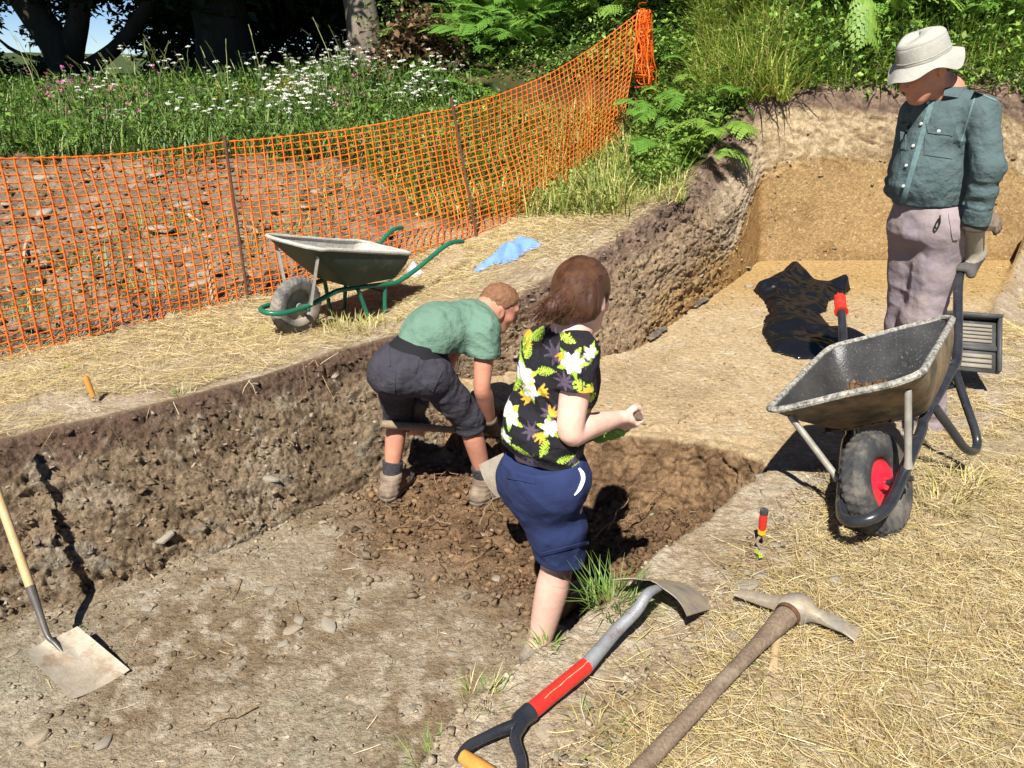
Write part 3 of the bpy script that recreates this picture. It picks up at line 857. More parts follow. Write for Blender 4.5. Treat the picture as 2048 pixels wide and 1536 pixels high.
def build_straw():
    regs = [([(.0,1.2),(.5,1.9),(1.3,2.9),(2.3,4.0),(4.2,6.5),(5.5,6.2),(4.5,4.6),(2.6,2.4),(1.6,1.1),(.6,.8)], 56000),
            ([(-3.6,2.6),(-2.25,3.35),(-.8,4.7),(.1,5.05),(.8,5.55),(1.4,6.2),(1.9,7.0),(1.3,8.2),(.6,8.3),(-.4,7.5),(-1.3,6.7),(-2.1,5.9),(-3.1,4.6),(-4.1,3.6)], 46000)]
    X = []
    for poly, n in regs:
        x, y = sample(poly, n, straw_density); X.append(np.stack([x, y], 1))
    X = np.concatenate(X); n = len(X)
    p = place(X[:, 0], X[:, 1])
    dist = np.linalg.norm(X, axis=1)
    p[:, 2] += RNG.uniform(.002, .022, n)
    c = STRAW_C[RNG.choice(8, n, p=[.24,.2,.13,.12,.12,.09,.06,.04])] * RNG.uniform(.7, 1.1, (n, 1))
    L = RNG.uniform(.025, .105, n) * np.where(RNG.uniform(0, 1, n) < .08, 2.0, 1.0)
    w = np.maximum(RNG.uniform(.0008, .0018, n) * np.where(RNG.uniform(0, 1, n) < .06, 1.8, 1), .00042 * dist)
    h = straw_heading(n, .13)
    p = p - h * (L / 2)[:, None] * [1, 1, 0]
    b = RNG.normal(0, .26, (n, 3)) * [1, 1, .5]
    ribbons('straw', p, h, L, w, .5, b, c, M_straw, roll=RNG.uniform(-.8, .8, n), kind='stuff')
    # sparse bits on the bare soil and in the trench
    x, y = sample([(-.1,1.2),(.3,1.9),(1.2,2.9),(2,2.9),(1.5,1.2),(.7,.9)], 5500)
    x2, y2 = sample(PIT, 350); x3, y3 = sample(LOW, 420)
    x4, y4 = sample([(-5,5),(-2.9,5),(-2.05,6.3),(-1.1,7.0),(-1.3,8.6),(-5.5,9.0)], 900)
    x, y = np.concatenate([x, x2, x3, x4]), np.concatenate([y, y2, y3, y4]); n = len(x)
    p = place(x, y); p[:, 2] += .006
    c = STRAW_C[RNG.choice(8, n)] * RNG.uniform(.6, 1.0, (n, 1))
    h = straw_heading(n, .1)
    ribbons('straw', p, h, RNG.uniform(.02, .12, n), np.maximum(RNG.uniform(.001, .003, n), .0006 * np.hypot(x, y)), .5, RNG.normal(0, .2, (n, 3)) * [1, 1, .4], c, M_straw, roll=RNG.uniform(-.8, .8, n), kind='stuff')
    # straw hanging over the lip of the section
    i = RNG.integers(int(len(WS) * .1), int(len(WS) * .5), 44)
    i[:26] = RNG.integers(int(len(WS) * .18), int(len(WS) * .27), 26)
    p = WV[i, 8] + WN[i, 8] * .03; n = len(p)
    h = WN[i, 30] * [1, 1, 0]; h = h / np.linalg.norm(h, axis=1)[:, None] * .5 + np.stack([RNG.normal(0, .5, n), 0 * p[:, 0], 0 * p[:, 0] - .1], 1)
    ribbons('straw', p, h, RNG.uniform(.12, .36, n), np.full(n, .0028), .4, np.stack([RNG.normal(0, .15, n), 0 * p[:, 0], -RNG.uniform(.3, 1.1, n)], 1), STRAW_C[RNG.choice(4, n)], M_straw, roll=RNG.uniform(-1, 1, n), kind='stuff')

build_straw()

def tuft(n, rad, h0, h1, lean=.5, w=.004):
    """blades of one tuft, as arrays in local space"""
    a = RNG.uniform(0, 2 * math.pi, n); r = rad * np.sqrt(RNG.uniform(0, 1, n))
    P = np.stack([np.cos(a) * r, np.sin(a) * r, 0 * r - .01], 1)
    b = a + RNG.normal(0, .7, n); l = RNG.uniform(.05, lean, n)
    h = np.stack([np.cos(b) * l, np.sin(b) * l, np.ones(n)], 1); h /= np.linalg.norm(h, axis=1)[:, None]
    bend = np.stack([np.cos(b), np.sin(b), -.8 * np.ones(n)], 1) * RNG.uniform(.1, .6, (n, 1))
    return P, h, RNG.uniform(h0, h1, n), RNG.uniform(.7, 1.2, n) * w, bend

def tuft_thing(u, v, n, rad, h0, h1, cols, label, w=.004, z=0.0):
    P, h, L, wd, bend = tuft(n, rad, h0, h1, .8, w)
    p = atz(u, v, z); p[2] = height(p[0], p[1])
    c = np.asarray(cols)[RNG.integers(0, len(cols), n)] * RNG.uniform(.7, 1.2, (n, 1))
    o = ribbons('grass_tuft', P, h, L, wd, .15, bend, c, M_blade)
    o.location = p
    return tag(o, label, 'grass tuft', 'tufts of grass beside the trench')

GREEN = [(.13,.24,.04),(.19,.30,.06),(.10,.18,.035),(.27,.34,.10)]
DRY = [(.50,.42,.18),(.60,.51,.26),(.42,.36,.13),(.36,.36,.12)]
tuft_thing(1225, 1205, 170, .085, .05, .16, GREEN, 'bushy green grass tuft on the trench edge beside the upturned spade blade', .0035)
tuft_thing(1090, 1298, 34, .04, .02, .06, GREEN, 'small green weed at the trench edge against the bare calf', .005)
tuft_thing(965, 1392, 60, .06, .03, .09, GREEN[:2] + DRY[:2], 'thin green and yellow grass tuft left of the red part of the spade shaft', .003)
tuft_thing(1195, 1462, 60, .07, .03, .09, GREEN[:2] + DRY[:1], 'grass tuft between the spade shaft and the pickaxe handle', .003)
tuft_thing(862, 1485, 55, .05, .03, .10, GREEN, 'green grass tuft at the trench edge left of the black spade handle', .003)
tuft_thing(1490, 1345, 40, .05, .02, .06, GREEN[:2] + DRY[:2], 'low grass tuft beside the pickaxe handle near the short stick', .003)
tuft_thing(1925, 975, 95, .10, .06, .15, DRY[:3], 'spiky bleached straw tuft right of the red wheel rim', .0045)
tuft_thing(1880, 1010, 80, .10, .05, .13, DRY[:3], 'bleached dry tuft between the black tyre and the spiky straw', .004)
tuft_thing(690, 660, 150, .22, .06, .16, DRY, 'dry yellow grass tuft at the foot of the green barrow wheel', .006, -.08)
tuft_thing(745, 672, 120, .2, .05, .13, DRY, 'dry grass tuft in front of the green barrow legs', .006, -.08)
tuft_thing(365, 785, 40, .05, .04, .1, GREEN[2:] + DRY[:2], 'short green and yellow tuft on the lip of the section', .004)
tuft_thing(132, 727, 12, .02, .02, .05, [(.33,.42,.06)], 'small bright green weed on the straw below the net', .012)

def hit(u, v, far=40):
    """where a pixel's view ray meets the undug ground"""
    d = ray(u, v); t = np.linspace(1.2, far, 500)
    p = np.array([0, 0, CAM_Z]) + d[None] * t[:, None]
    g = zs(p[:, 0], p[:, 1]) - p[:, 2]
    k = np.nonzero(g > 0)[0]
    return p[k[0]] if len(k) else None

def blades_on(name, x, y, h0, h1, w, cols, lean=.35, m=M_blade, zoff=0.0, droop=.5):
    n = len(x); p = np.stack([x, y, zs(x, y) + zoff], 1)
    a = RNG.uniform(0, 2 * math.pi, n); l = np.abs(RNG.normal(0, lean, n))
    h = np.stack([np.cos(a) * l, np.sin(a) * l, np.ones(n)], 1); h /= np.linalg.norm(h, axis=1)[:, None]
    bend = np.stack([np.cos(a), np.sin(a), -.7 * np.ones(n)], 1) * RNG.uniform(.05, droop, (n, 1))
    c = np.asarray(cols)[RNG.integers(0, len(cols), n)] * RNG.uniform(.6, 1.25, (n, 1))
    return ribbons(name, p, h, RNG.uniform(h0, h1, n), RNG.uniform(.7, 1.3, n) * w, .12, bend, c, m, kind='stuff')

def leaf_cloud(name, P, size, cols, m, up=.5, **props):
    """diamond leaves at points P"""
    n = len(P)
    a = RNG.uniform(0, 2 * math.pi, n); t = RNG.normal(up * .3, .5, n)
    d = np.stack([np.cos(a) * np.cos(t), np.sin(a) * np.cos(t), np.sin(t)], 1)
    s = np.cross(d, [0, 0, 1.0]) + RNG.normal(0, .35, (n, 3)); s /= np.linalg.norm(s, axis=1)[:, None]
    nn = np.cross(s, d)
    L = size * RNG.uniform(.6, 1.3, n)
    W = L * RNG.uniform(.45, .75, n)
    mid = P + d * (L * .45)[:, None]
    V = np.stack([P, mid + s * (W / 2)[:, None] + nn * (L * .1)[:, None], P + d * L[:, None] - nn * (L * .12)[:, None], mid - s * (W / 2)[:, None] + nn * (L * .1)[:, None]], 1)
    F = np.array([[0, 1, 2], [0, 2, 3]])
    F = (F[None] + (np.arange(n) * 4)[:, None, None]).reshape(-1, 3)
    c = np.asarray(cols)[RNG.integers(0, len(cols), n)] * RNG.uniform(.6, 1.25, (n, 1))
    return obj(name, mesh_np(name, V.reshape(-1, 3), F, np.repeat(c, 4, 0)), m, **props)

def by_pixels(n, u0, u1, v0, v1, jit=.15):
    """ground points spread evenly over a part of the hillside, found along view rays"""
    out = []
    U = RNG.uniform(u0, u1, 60 * 1); 
    us = np.linspace(u0, u1, 18); vs = np.linspace(v0, v1, 14)
    G = [[hit(u, v) for u in us] for v in vs]
    tri = []
    for i in range(13):
        for j in range(17):
            q = [G[i][j], G[i][j + 1], G[i + 1][j], G[i + 1][j + 1]]
            if all(k is not None for k in q) and max(np.linalg.norm(q[0] - q[3]), np.linalg.norm(q[1] - q[2])) < 3: tri.append(q)
    T = np.array(tri)
    A = np.linalg.norm(np.cross(T[:, 1] - T[:, 0], T[:, 2] - T[:, 0]), axis=1)
    k = RNG.choice(len(T), n, p=A / A.sum())
    a, b = RNG.uniform(0, 1, (2, n, 1))
    p = (T[k, 0] * (1 - a) + T[k, 1] * a) * (1 - b) + (T[k, 2] * (1 - a) + T[k, 3] * a) * b
    return p[:, 0], p[:, 1]

# ---- the meadow beyond the net
MEADOW_C = [(.10,.20,.03),(.15,.26,.045),(.075,.15,.028),(.21,.30,.07),(.26,.29,.11)]
def meadow():
    x, y = sample([(-10,9.3),(-1.6,9.0),(-.9,8.0),(.1,8.6),(.2,10),(-1,12.2),(-2,12.8),(-6,14.5),(-13,15)], 25000)
    blades_on('meadow_grass', x, y, .18, .55, .014, MEADOW_C, .35)
    x, y = sample([(-10,9.3),(-1.6,9.0),(-.9,8.0),(.1,8.6),(.2,10),(-1,12.2),(-6,13),(-11,13)], 16000)
    z = zs(x, y) + RNG.uniform(.02, .45, len(x))
    leaf_cloud('meadow_herbs', np.stack([x, y, z], 1), .07, MEADOW_C[:3], M_leaf, kind='stuff')
    # tall flowering grass stalks
    for (u, v, n, sp) in ((15,210,26,.5),(60,230,20,.5),(300,230,26,.45),(340,210,20,.4),(420,235,14,.6),(520,235,10,.6),(620,190,8,.5),(660,170,6,.3),(160,235,10,.6)):
        p = hit(u, v + 25); n = int(n * .6)
        x = p[0] + RNG.normal(0, sp, n); y = p[1] + RNG.normal(0, .4, n)
        h = np.stack([RNG.normal(-.12, .12, n), RNG.normal(0, .1, n), np.ones(n)], 1)
        L = RNG.uniform(.7, 1.15, n)
        b = np.stack([RNG.choice([-1, 1], n, p=[.75, .25]) * RNG.uniform(.05, .3, n), RNG.normal(0, .1, n), -RNG.uniform(.02, .15, n)], 1)
        P0 = np.stack([x, y, zs(x, y)], 1)
        ribbons('tall_grass', P0, h, L, np.full(n, .009), .6, b, np.array(DRY)[RNG.integers(0, 4, n)] * RNG.uniform(.55, .9, (n, 1)) * [.75, 1, .7], M_blade, kind='stuff')
        # seed heads
        tip = P0 + h * L[:, None] + b * L[:, None]
        d = nrm(h + 2 * b) if n == 1 else (h + 2 * b) / np.linalg.norm(h + 2 * b, axis=1)[:, None]
        ribbons('tall_grass', tip - d * .16, d, np.full(n, .17), np.full(n, .013), .15, b * .5, np.array(DRY)[RNG.integers(0, 4, n)] * [.7, .85, .8], M_blade, kind='stuff')
meadow()

M_white = mat('white_petals', (.78, .78, .70), rough=.7, trans=.3)
M_pink = mat('pink_petals', (.62, .16, .36), rough=.6, trans=.3)
M_yellow = mat('yellow_petals', (.75, .48, .02), rough=.4, trans=.2)
M_stem = mat('green_stem', (.12, .18, .05), (.08, .13, .03), scale=30, rough=.6)

def flower_mesh(kind):
    b = MB(); H = RNG.uniform(.38, .62) if kind == 'white' else RNG.uniform(.28, .45)
    heads = []
    b.tube(catmull([(0, 0, 0), (.02, .01, H * .5), (RNG.normal(0, .03), RNG.normal(0, .03), H)], 3), .004, 4)
    nh = RNG.integers(4, 7) if kind == 'white' else RNG.integers(2, 4)
    for k in range(nh):
        a = k * 2.4 + RNG.uniform(0, 1); r = RNG.uniform(.03, .15) if kind == 'white' else RNG.uniform(.02, .07)
        e = np.array([math.cos(a) * r, math.sin(a) * r, H + RNG.uniform(-.08, .08)])
        b.tube([(0, 0, H * .6), e * [.6, .6, .9], e], .0025, 4); heads.append(e)
    nv = b.n
    for e in heads:
        if kind == 'white':
            R_ = RNG.uniform(.016, .032)
            for q in range(20):
                a = q * 2.4; r = R_ * math.sqrt((q + .5) / 20)
                c = e + [math.cos(a) * r, math.sin(a) * r, .012 - r * r * 6]
                t = RNG.normal(0, .005, (4, 3)); s = .0062
                b.add(c + t + np.array([(-s, -s, 0), (s, -s, .003), (s, s, 0), (-s, s, .003)]), [[0, 1, 2, 3]])
        else:
            s = .020 if kind == 'pink' else .018
            tl = RNG.normal(0, .5, 2)
            for q in range(5):
                a = q * 1.2566
                d = np.array([math.cos(a), math.sin(a), .25 + tl[0] * math.cos(a) + tl[1] * math.sin(a)]); w = np.array([-math.sin(a), math.cos(a), 0])
                b.add(np.array([e, e + d * s * .8 + w * s * .5, e + d * s * 1.1, e + d * s * .8 - w * s * .5]), [[0, 1, 2, 3]])
    me = b.mesh('flower', False)
    me.materials.append(M_stem); me.materials.append({'white': M_white, 'pink': M_pink, 'yellow': M_yellow}[kind])
    idx = np.zeros(len(me.polygons), np.int32); v0 = np.zeros(len(me.polygons), np.int32)
    ls = np.zeros(len(me.polygons), np.int32); me.polygons.foreach_get('loop_start', ls)
    vi = np.zeros(len(me.loops), np.int32); me.loops.foreach_get('vertex_index', vi)
    idx[vi[ls] >= nv] = 1
    me.polygons.foreach_set('material_index', idx)
    return me

def flowers(kind, name, spots, label, group, n):
    pool = [flower_mesh(kind) for _ in range(6)]
    k = 0
    while k < n:
        u, v, su, sv = spots[RNG.integers(0, len(spots))]
        p = hit(RNG.normal(u, su), min(max(RNG.normal(v, sv), 60), 318) + 34)
        if p is None or p[1] > 14: continue
        o = obj(name, pool[RNG.integers(0, 6)]); o.location = (p[0], p[1], zs(p[0], p[1]).item()); s = RNG.uniform(.8, 1.25); o.scale = (s, s, s * RNG.uniform(.85, 1.2))
        o.rotation_euler = (RNG.normal(0, .12), RNG.normal(0, .12), RNG.uniform(0, 6.28))
        tag(o, label, 'wildflower', group); k += 1
flowers('white', 'cow_parsley', ((440,190,70,35),(560,200,60,35),(640,170,50,40),(690,150,35,25),(590,240,60,20),(210,200,60,30),(480,255,80,20),(850,205,40,15)), 'frothy white umbel flower standing in the green meadow beyond the net', 'white flowers in the meadow', 100)
flowers('pink', 'red_campion', ((110,205,25,25),(140,230,30,20),(210,215,50,30),(700,225,30,12),(640,210,30,15),(260,190,40,20)), 'pink campion flower among the meadow grass beyond the net', 'pink flowers in the meadow', 70)
flowers('yellow', 'buttercup', ((545,215,25,8),(470,220,30,8),(580,205,20,10),(700,280,60,25),(930,260,60,40)), 'yellow buttercup low among the white meadow flowers', 'yellow flowers in the meadow', 40)

# ---- hillside growth
HILL_C = [(.15,.28,.045),(.20,.34,.055),(.10,.20,.035),(.30,.42,.08)]
def hillside():
    x, y = by_pixels(40000, 860, 2420, -160, 235)
    pu = 1024 + FPX * x / (y * CPt - (zs(x, y) - CAM_Z) * SPt); pv = 768 - FPX * (y * SPt + (zs(x, y) - CAM_Z) * CPt) / (y * CPt - (zs(x, y) - CAM_Z) * SPt)
    k = (pv < 175 + 45 * fbm(x * 1.5, y * 1.5, oct=2, seed=141)) & (pu > 900 + 60 * fbm(x, y * 2, oct=2, seed=142)) & ((pu > 1290) | (RNG.uniform(0, 1, len(x)) < .75)); x, y = x[k], y[k]
    leaf_cloud('undergrowth', np.stack([x, y, zs(x, y) + RNG.uniform(.0, .42, len(x)) ** 1.2], 1), .07, HILL_C, M_leaf, kind='stuff')
    x, y = by_pixels(9000, 560, 960, 190, 330)
    leaf_cloud('undergrowth', np.stack([x, y, zs(x, y) + RNG.uniform(.0, .25, len(x))], 1), .06, HILL_C + [(.16,.2,.05)], M_leaf, kind='stuff')
    # the strip of mixed weeds along the foot of the net
    x, y = by_pixels(12000, 600, 1250, 250, 440)
    k = masks(x, y)['spoil'] < .5; x, y = x[k], y[k]
    leaf_cloud('undergrowth', np.stack([x, y, zs(x, y) + RNG.uniform(.0, .2, len(x))], 1), .045, [(.20,.28,.045),(.30,.34,.07),(.13,.21,.04),(.42,.37,.11)], M_leaf, kind='stuff')
    x, y = by_pixels(9000, 620, 1260, 230, 440)
    k = masks(x, y)['spoil'] < .5; x, y = x[k], y[k]
    blades_on('rough_grass', x, y, .1, .38, .010, [(.24,.33,.06),(.40,.40,.12),(.55,.46,.17),(.17,.25,.05)], .5)
    # long yellow-green grass between the ferns and the pit
    x, y = by_pixels(9000, 1390, 1580, -60, 210)
    blades_on('bank_grass', x, y, .15, .5, .011, [(.36,.47,.08),(.48,.55,.12),(.26,.38,.06),(.58,.52,.18)], .6, droop=.9)
    x, y = by_pixels(7500, 1560, 2400, -40, 195)
    blades_on('bank_grass', x, y, .12, .4, .009, [(.20,.32,.05),(.32,.40,.08),(.14,.23,.04)], .6, droop=.9)
    # mown hay heaped at the foot of the bank
    x, y = by_pixels(2600, 1190, 1370, 300, 420)
    blades_on('bank_grass', x, y, .06, .2, .006, [(.58,.50,.19),(.66,.58,.26),(.42,.44,.12),(.30,.38,.08)], 1.4, droop=.7, zoff=.02)
    x, y = by_pixels(1700, 1330, 1560, 40, 380)
    k = masks(x, y)['d'] > .1; x, y = x[k], y[k]
    leaf_cloud('undergrowth', np.stack([x, y, zs(x, y) + RNG.uniform(.0, .14, len(x))], 1), .06, [(.16,.28,.04),(.24,.35,.06),(.11,.2,.03)], M_leaf, kind='stuff')
    x, y = by_pixels(11000, 1260, 1560, 100, 395)
    k = masks(x, y)['d'] > .13; x, y = x[k], y[k]
    leaf_cloud('undergrowth', np.stack([x, y, zs(x, y) + RNG.uniform(.0, .24, len(x))], 1), .05, [(.15,.27,.04),(.22,.34,.055),(.11,.2,.03),(.30,.38,.08)], M_leaf, kind='stuff')
    x, y = by_pixels(4200, 1270, 1540, 110, 380)
    k = masks(x, y)['d'] > .1; x, y = x[k], y[k]
    blades_on('bank_grass', x, y, .10, .30, .009, [(.24,.36,.06),(.34,.43,.08),(.18,.28,.05)], .7, droop=.9)
    # leaves and stalks overhanging the cut
    i0 = int(np.searchsorted(WS, 7.9)); i = RNG.integers(int(np.searchsorted(WS, 8.7)), len(WS), 2200)
    p = WV[i, 4] + RNG.normal(0, .06, (2200, 3)) * [1, 1, .6] + [0, .02, .05]
    leaf_cloud('undergrowth', p, .055, HILL_C[1:] + [(.17,.22,.05)], M_leaf, up=-.4, kind='stuff')
hillside()
def spoil_weeds():
    for (u, v, n, sp) in ((540,360,260,.22),(355,385,160,.18),(340,470,260,.25),(300,560,140,.2),(150,520,120,.2),(560,480,200,.3),(620,420,260,.3),(690,440,260,.3),(60,600,120,.2)):
        q = atz(u, v, .2 if v < 400 else .05)
        x = q[0] + RNG.normal(0, sp, n); y = q[1] + RNG.normal(0, sp, n)
        blades_on('spoil_weeds', x, y, .08, .28, .008, [(.22,.28,.06),(.42,.38,.14),(.14,.2,.04)], .7, droop=.8)
spoil_weeds()

def frond_mesh(L):
    """one bracken frond: a curved stalk with leaflets that are themselves toothed"""
    b = MB()
    t = np.linspace(0, 1, 12)
    arch = RNG.uniform(.3, .7)
    P = np.stack([L * t * (1 - .12 * t), .04 * L * np.sin(t * 3) * RNG.uniform(-1, 1), L * (arch * t - (arch * 1.25) * t * t)], 1)
    b.tube(P, np.linspace(.006, .0015, 12), 4)
    npair = 19
    for i in range(npair):
        s = .16 + .83 * i / npair
        c = np.array([np.interp(s, t, P[:, k]) for k in range(3)])
        c2 = np.array([np.interp(min(s + .02, 1), t, P[:, k]) for k in range(3)])
        ax = nrm(c2 - c)
        ln = L * .40 * math.sin(math.pi * min(1, (.12 + .95 * (1 - s))) ** .8) * (.95 if s > .2 else .6) + .01
        for sd in (-1, 1):
            d = nrm(np.array([ax[0] * .45, 0, ax[2] * .45]) + np.array([0, sd * 1.0, RNG.uniform(-.25, .12)]))
            side = nrm(ax - d * (ax @ d))
            w = ln * .2
            V = []; n = 5
            for k in range(n):
                f = k / n; ww = w * (1 - f * .85)
                q = c + d * ln * f + np.array([0, 0, -.22 * ln * f * f])
                V += [q, q + side * ww + d * ln * .08, q - side * ww + d * ln * .08]
            tip = c + d * ln + np.array([0, 0, -.22 * ln])
            V.append(tip)
            F = []
            for k in range(n):
                a = 3 * k; nx = 3 * (k + 1)
                F += [[a, a + 1, nx], [a, nx, a + 2]]
            b.add(np.array(V), F)
    return b.mesh('frond', False)
M_fern = mat('bracken', (.16, .32, .045), (.10, .225, .03), scale=3.0, rough=.5, spec=.4, trans=.3)
M_fern_y = mat('bracken_light', (.24, .38, .06), (.16, .28, .04), scale=3.0, rough=.5, spec=.4, trans=.3)
FRONDS = [frond_mesh(L) for L in (.55, .65, .75, .6, .7, .8)]
FRONDS_Y = [m.copy() for m in FRONDS]
for _m in FRONDS: _m.materials.append(M_fern)
for _m in FRONDS_Y: _m.materials.append(M_fern_y)

def fern(p, n, s, label, group=None, light=False, tilt=(-.9, -.1), head=None, spread=math.pi, slim=.82):
    t = thing('fern', label, 'fern', tuple(p), group)
    a0 = RNG.uniform(0, 6.28) if head is None else head
    for k in range(n):
        o = obj('frond', (FRONDS_Y if light else FRONDS)[RNG.integers(0, 6)], None, t)
        sc = s * RNG.uniform(.75, 1.15); o.scale = (sc, sc * slim, sc)
        a = a0 + (k / max(n - 1, 1) - .5) * 2 * spread if head is not None else a0 + k * 6.28 / n + RNG.uniform(-.3, .3)
        o.rotation_euler = (RNG.normal(0, .25), RNG.uniform(*tilt), a)
        o.location = (0, 0, RNG.uniform(0, .2))
    return t
def ferns():
    lab = 'green bracken fern in the thick bank of ferns above the net'
    k = 0
    spots = [(u + RNG.normal(0, 22), v + RNG.normal(0, 14)) for v in (-150, -115, -80, -45, -15, 15, 45, 75, 105, 140) for u in range(890, 1420, 44)]
    for u, v in spots:
        if v > 45 and u > 1220: continue
        if v > 100 and u > 1100: continue
        p = hit(u, v)
        if p is None: continue
        fern((p[0], p[1], zs(p[0], p[1]).item() + .12), RNG.integers(5, 8), RNG.uniform(.7, 1.05), lab, 'bracken on the bank above the net', light=RNG.uniform() < .4)
    lab2 = 'bracken fern in the shaded growth above the dug back wall'
    for u in range(1560, 2100, 75):
        for v in (-110, -60, -10, 45):
            p = hit(u + RNG.normal(0, 20), v + RNG.normal(0, 12))
            if p is None: continue
            fern((p[0], p[1], zs(p[0], p[1]).item()), RNG.integers(4, 7), RNG.uniform(.6, 1.0), lab2, 'bracken above the back wall', light=RNG.uniform() < .35)
    # singled out ferns
    p = hit(1690, 60); fern((p[0], p[1] - .10, p[2] + .30), 2, 1.15, 'bright green fern frond hanging down over the cut edge of the back wall', light=True, tilt=(.55, .75), head=-math.pi / 2 - .05, spread=.10, slim=.5)
    p = hit(1325, 345); fern((p[0], p[1], p[2] + .05), 8, .5, 'low leafy fern at the foot of the bank between the net and the trench corner', tilt=(-.5, .15))
    p = hit(1370, 250); fern((p[0], p[1], p[2] + .05), 8, .5, 'bushy fern beside the end of the orange net above the mown hay', tilt=(-.6, .1))
    p = hit(1440, 300); fern((p[0], p[1], p[2] + .03), 7, .5, 'small fern on the turf edge left of the back wall corner', light=True, tilt=(-.5, .1))
    for uu, vv, ss in ((1300, 200, .55), (1400, 190, .45), (1455, 230, .42), (1330, 280, .5), (1420, 330, .4), (1290, 260, .5)):
        p = hit(uu, vv); fern((p[0], p[1], p[2] + .04), 7, ss, 'leafy fern on the slope between the end of the net and the dug corner', 'ferns between the net and the corner', light=uu % 20 < 10, tilt=(-.5, .1))
    p = hit(1350, 150); fern((p[0], p[1], p[2] + .05), 7, .75, 'fern growing right behind the bunched end of the orange net', tilt=(-.7, 0))
    p = hit(60, 300); fern((p[0], p[1], p[2]), 7, .6, 'light green fern at the far left behind the net and spoil', light=True, tilt=(-.6, .1))
    p = hit(150, 305); fern((p[0], p[1], p[2]), 6, .55, 'light green fern behind the pale wooden block on the spoil', light=True, tilt=(-.6, .1))
    p = hit(910, 200); fern((p[0], p[1], p[2]), 7, .9, 'dark fern at the left edge of the bracken by the brown root mound', tilt=(-.7, 0))
ferns()

# ---- trees
M_bark_dark = mat('shaded_bark', (.045, .04, .03), (.025, .022, .016), scale=5, rough=.95, bump=1.0, bscale=16, stretch=(1, 1, .22))  # darker copy of bark: the tree line's shade is put into its colour
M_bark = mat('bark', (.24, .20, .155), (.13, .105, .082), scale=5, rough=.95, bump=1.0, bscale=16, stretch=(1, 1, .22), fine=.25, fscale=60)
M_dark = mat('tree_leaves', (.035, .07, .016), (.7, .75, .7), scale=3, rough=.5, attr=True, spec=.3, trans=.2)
def trunk_mesh(limbs, flare=True):
    b = MB()
    for pts, r0, r1 in limbs:
        c = catmull(pts, 7); n = len(c)
        r = np.linspace(r0, r1, n)
        if flare and r0 > .2: r[:5] *= np.array([1.55, 1.32, 1.17, 1.08, 1.03])
        r = r * (1 + .05 * fbm(c[:, 2] * 3, c[:, 0], oct=2, seed=91))
        b.tube(c, r, 18)
    me = b.mesh('trunk')
    n = len(me.vertices); co = np.zeros(n * 3, np.float32); me.vertices.foreach_get('co', co); co = co.reshape(-1, 3)
    d = fbm(co[:, 0] * 4, co[:, 1] * 4, co[:, 2] * 1.2, oct=4, seed=92) * .06
    ctr = np.stack([np.interp(co[:, 2], [-1, 9], [0, 0])] * 3, 1)
    co[:, :2] *= (1 + d[:, None]); me.vertices.foreach_set('co', co.ravel()); me.update()
    return me
def tree(base, limbs, clumps, nleaf, label, leaf=.13, bark=None):
    t = thing('tree', label, 'tree', tuple(base))
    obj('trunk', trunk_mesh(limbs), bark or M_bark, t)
    P = []
    w = np.array([c[3] ** 2 * c[4] for c in clumps]); w = w / w.sum()
    for (cx, cy, cz, r, dens), f in zip(clumps, w):
        n = int(nleaf * f)
        q = RNG.normal(0, 1, (n, 3)); q /= np.linalg.norm(q, axis=1)[:, None]
        q *= (RNG.uniform(0, 1, n) ** .45)[:, None] * r * [1, 1, .6]
        k = vnoise(q[:, 0] * 2.2 + cx, q[:, 1] * 2.2 + cy, q[:, 2] * 2.6, seed=95) > -.25
        P.append(q[k] + [cx, cy, cz])
    P = np.concatenate(P)
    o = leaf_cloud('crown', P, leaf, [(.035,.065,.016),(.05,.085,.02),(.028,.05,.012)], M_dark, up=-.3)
    o.parent = t
    return t
_b = hit(728, 138); _bz = _b[2] - .15
tree((_b[0], _b[1], _bz), [([(0,0,-.3),(.02,.05,.6),(-.06,.1,1.6),(-.1,.2,3.0),(.1,.3,5.2)], .27, .2), ([(-.06,.15,2.6),(.8,0,3.6),(1.6,-.4,4.6)], .12, .06), ([(-.1,.2,3.2),(-1,.4,4.3),(-2,.2,5)], .12, .06)],
     [(0,.6,4.8,2.2,1),(-1.6,.4,4.4,1.7,1),(1.3,1.6,4.8,1.6,1),(-.5,2.4,4.6,2.2,1)], 9000, 'stout grey trunked tree standing in sun beside the brown root mound', .17)
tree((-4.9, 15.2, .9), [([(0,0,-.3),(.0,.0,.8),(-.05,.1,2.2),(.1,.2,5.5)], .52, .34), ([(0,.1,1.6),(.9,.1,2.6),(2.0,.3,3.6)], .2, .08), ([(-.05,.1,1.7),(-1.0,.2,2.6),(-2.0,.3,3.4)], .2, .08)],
     [(-.2,-1.6,4.0,2.3,1),(1.6,-1.4,4.1,2.0,1),(-1.8,-1.2,4.0,2.0,1),(.4,.8,3.4,2.4,1.2),(2.0,1.0,3.0,1.8,1.2),(-1.4,1.4,2.6,1.4,1),(1.0,2.2,1.8,1.5,1.4),(2.2,2.0,1.4,1.4,1.4),(-.4,2.2,1.5,1.4,1.4),(-2.5,-3.0,4.0,2.0,1.4),(.2,-3.2,4.0,2.0,1.4),(-.2,-.4,1.6,.9,.5),(1.2,.6,2.4,1.2,1)], 36000, 'massive dark shaded tree trunk at the centre of the black tree line', .24, M_bark_dark)
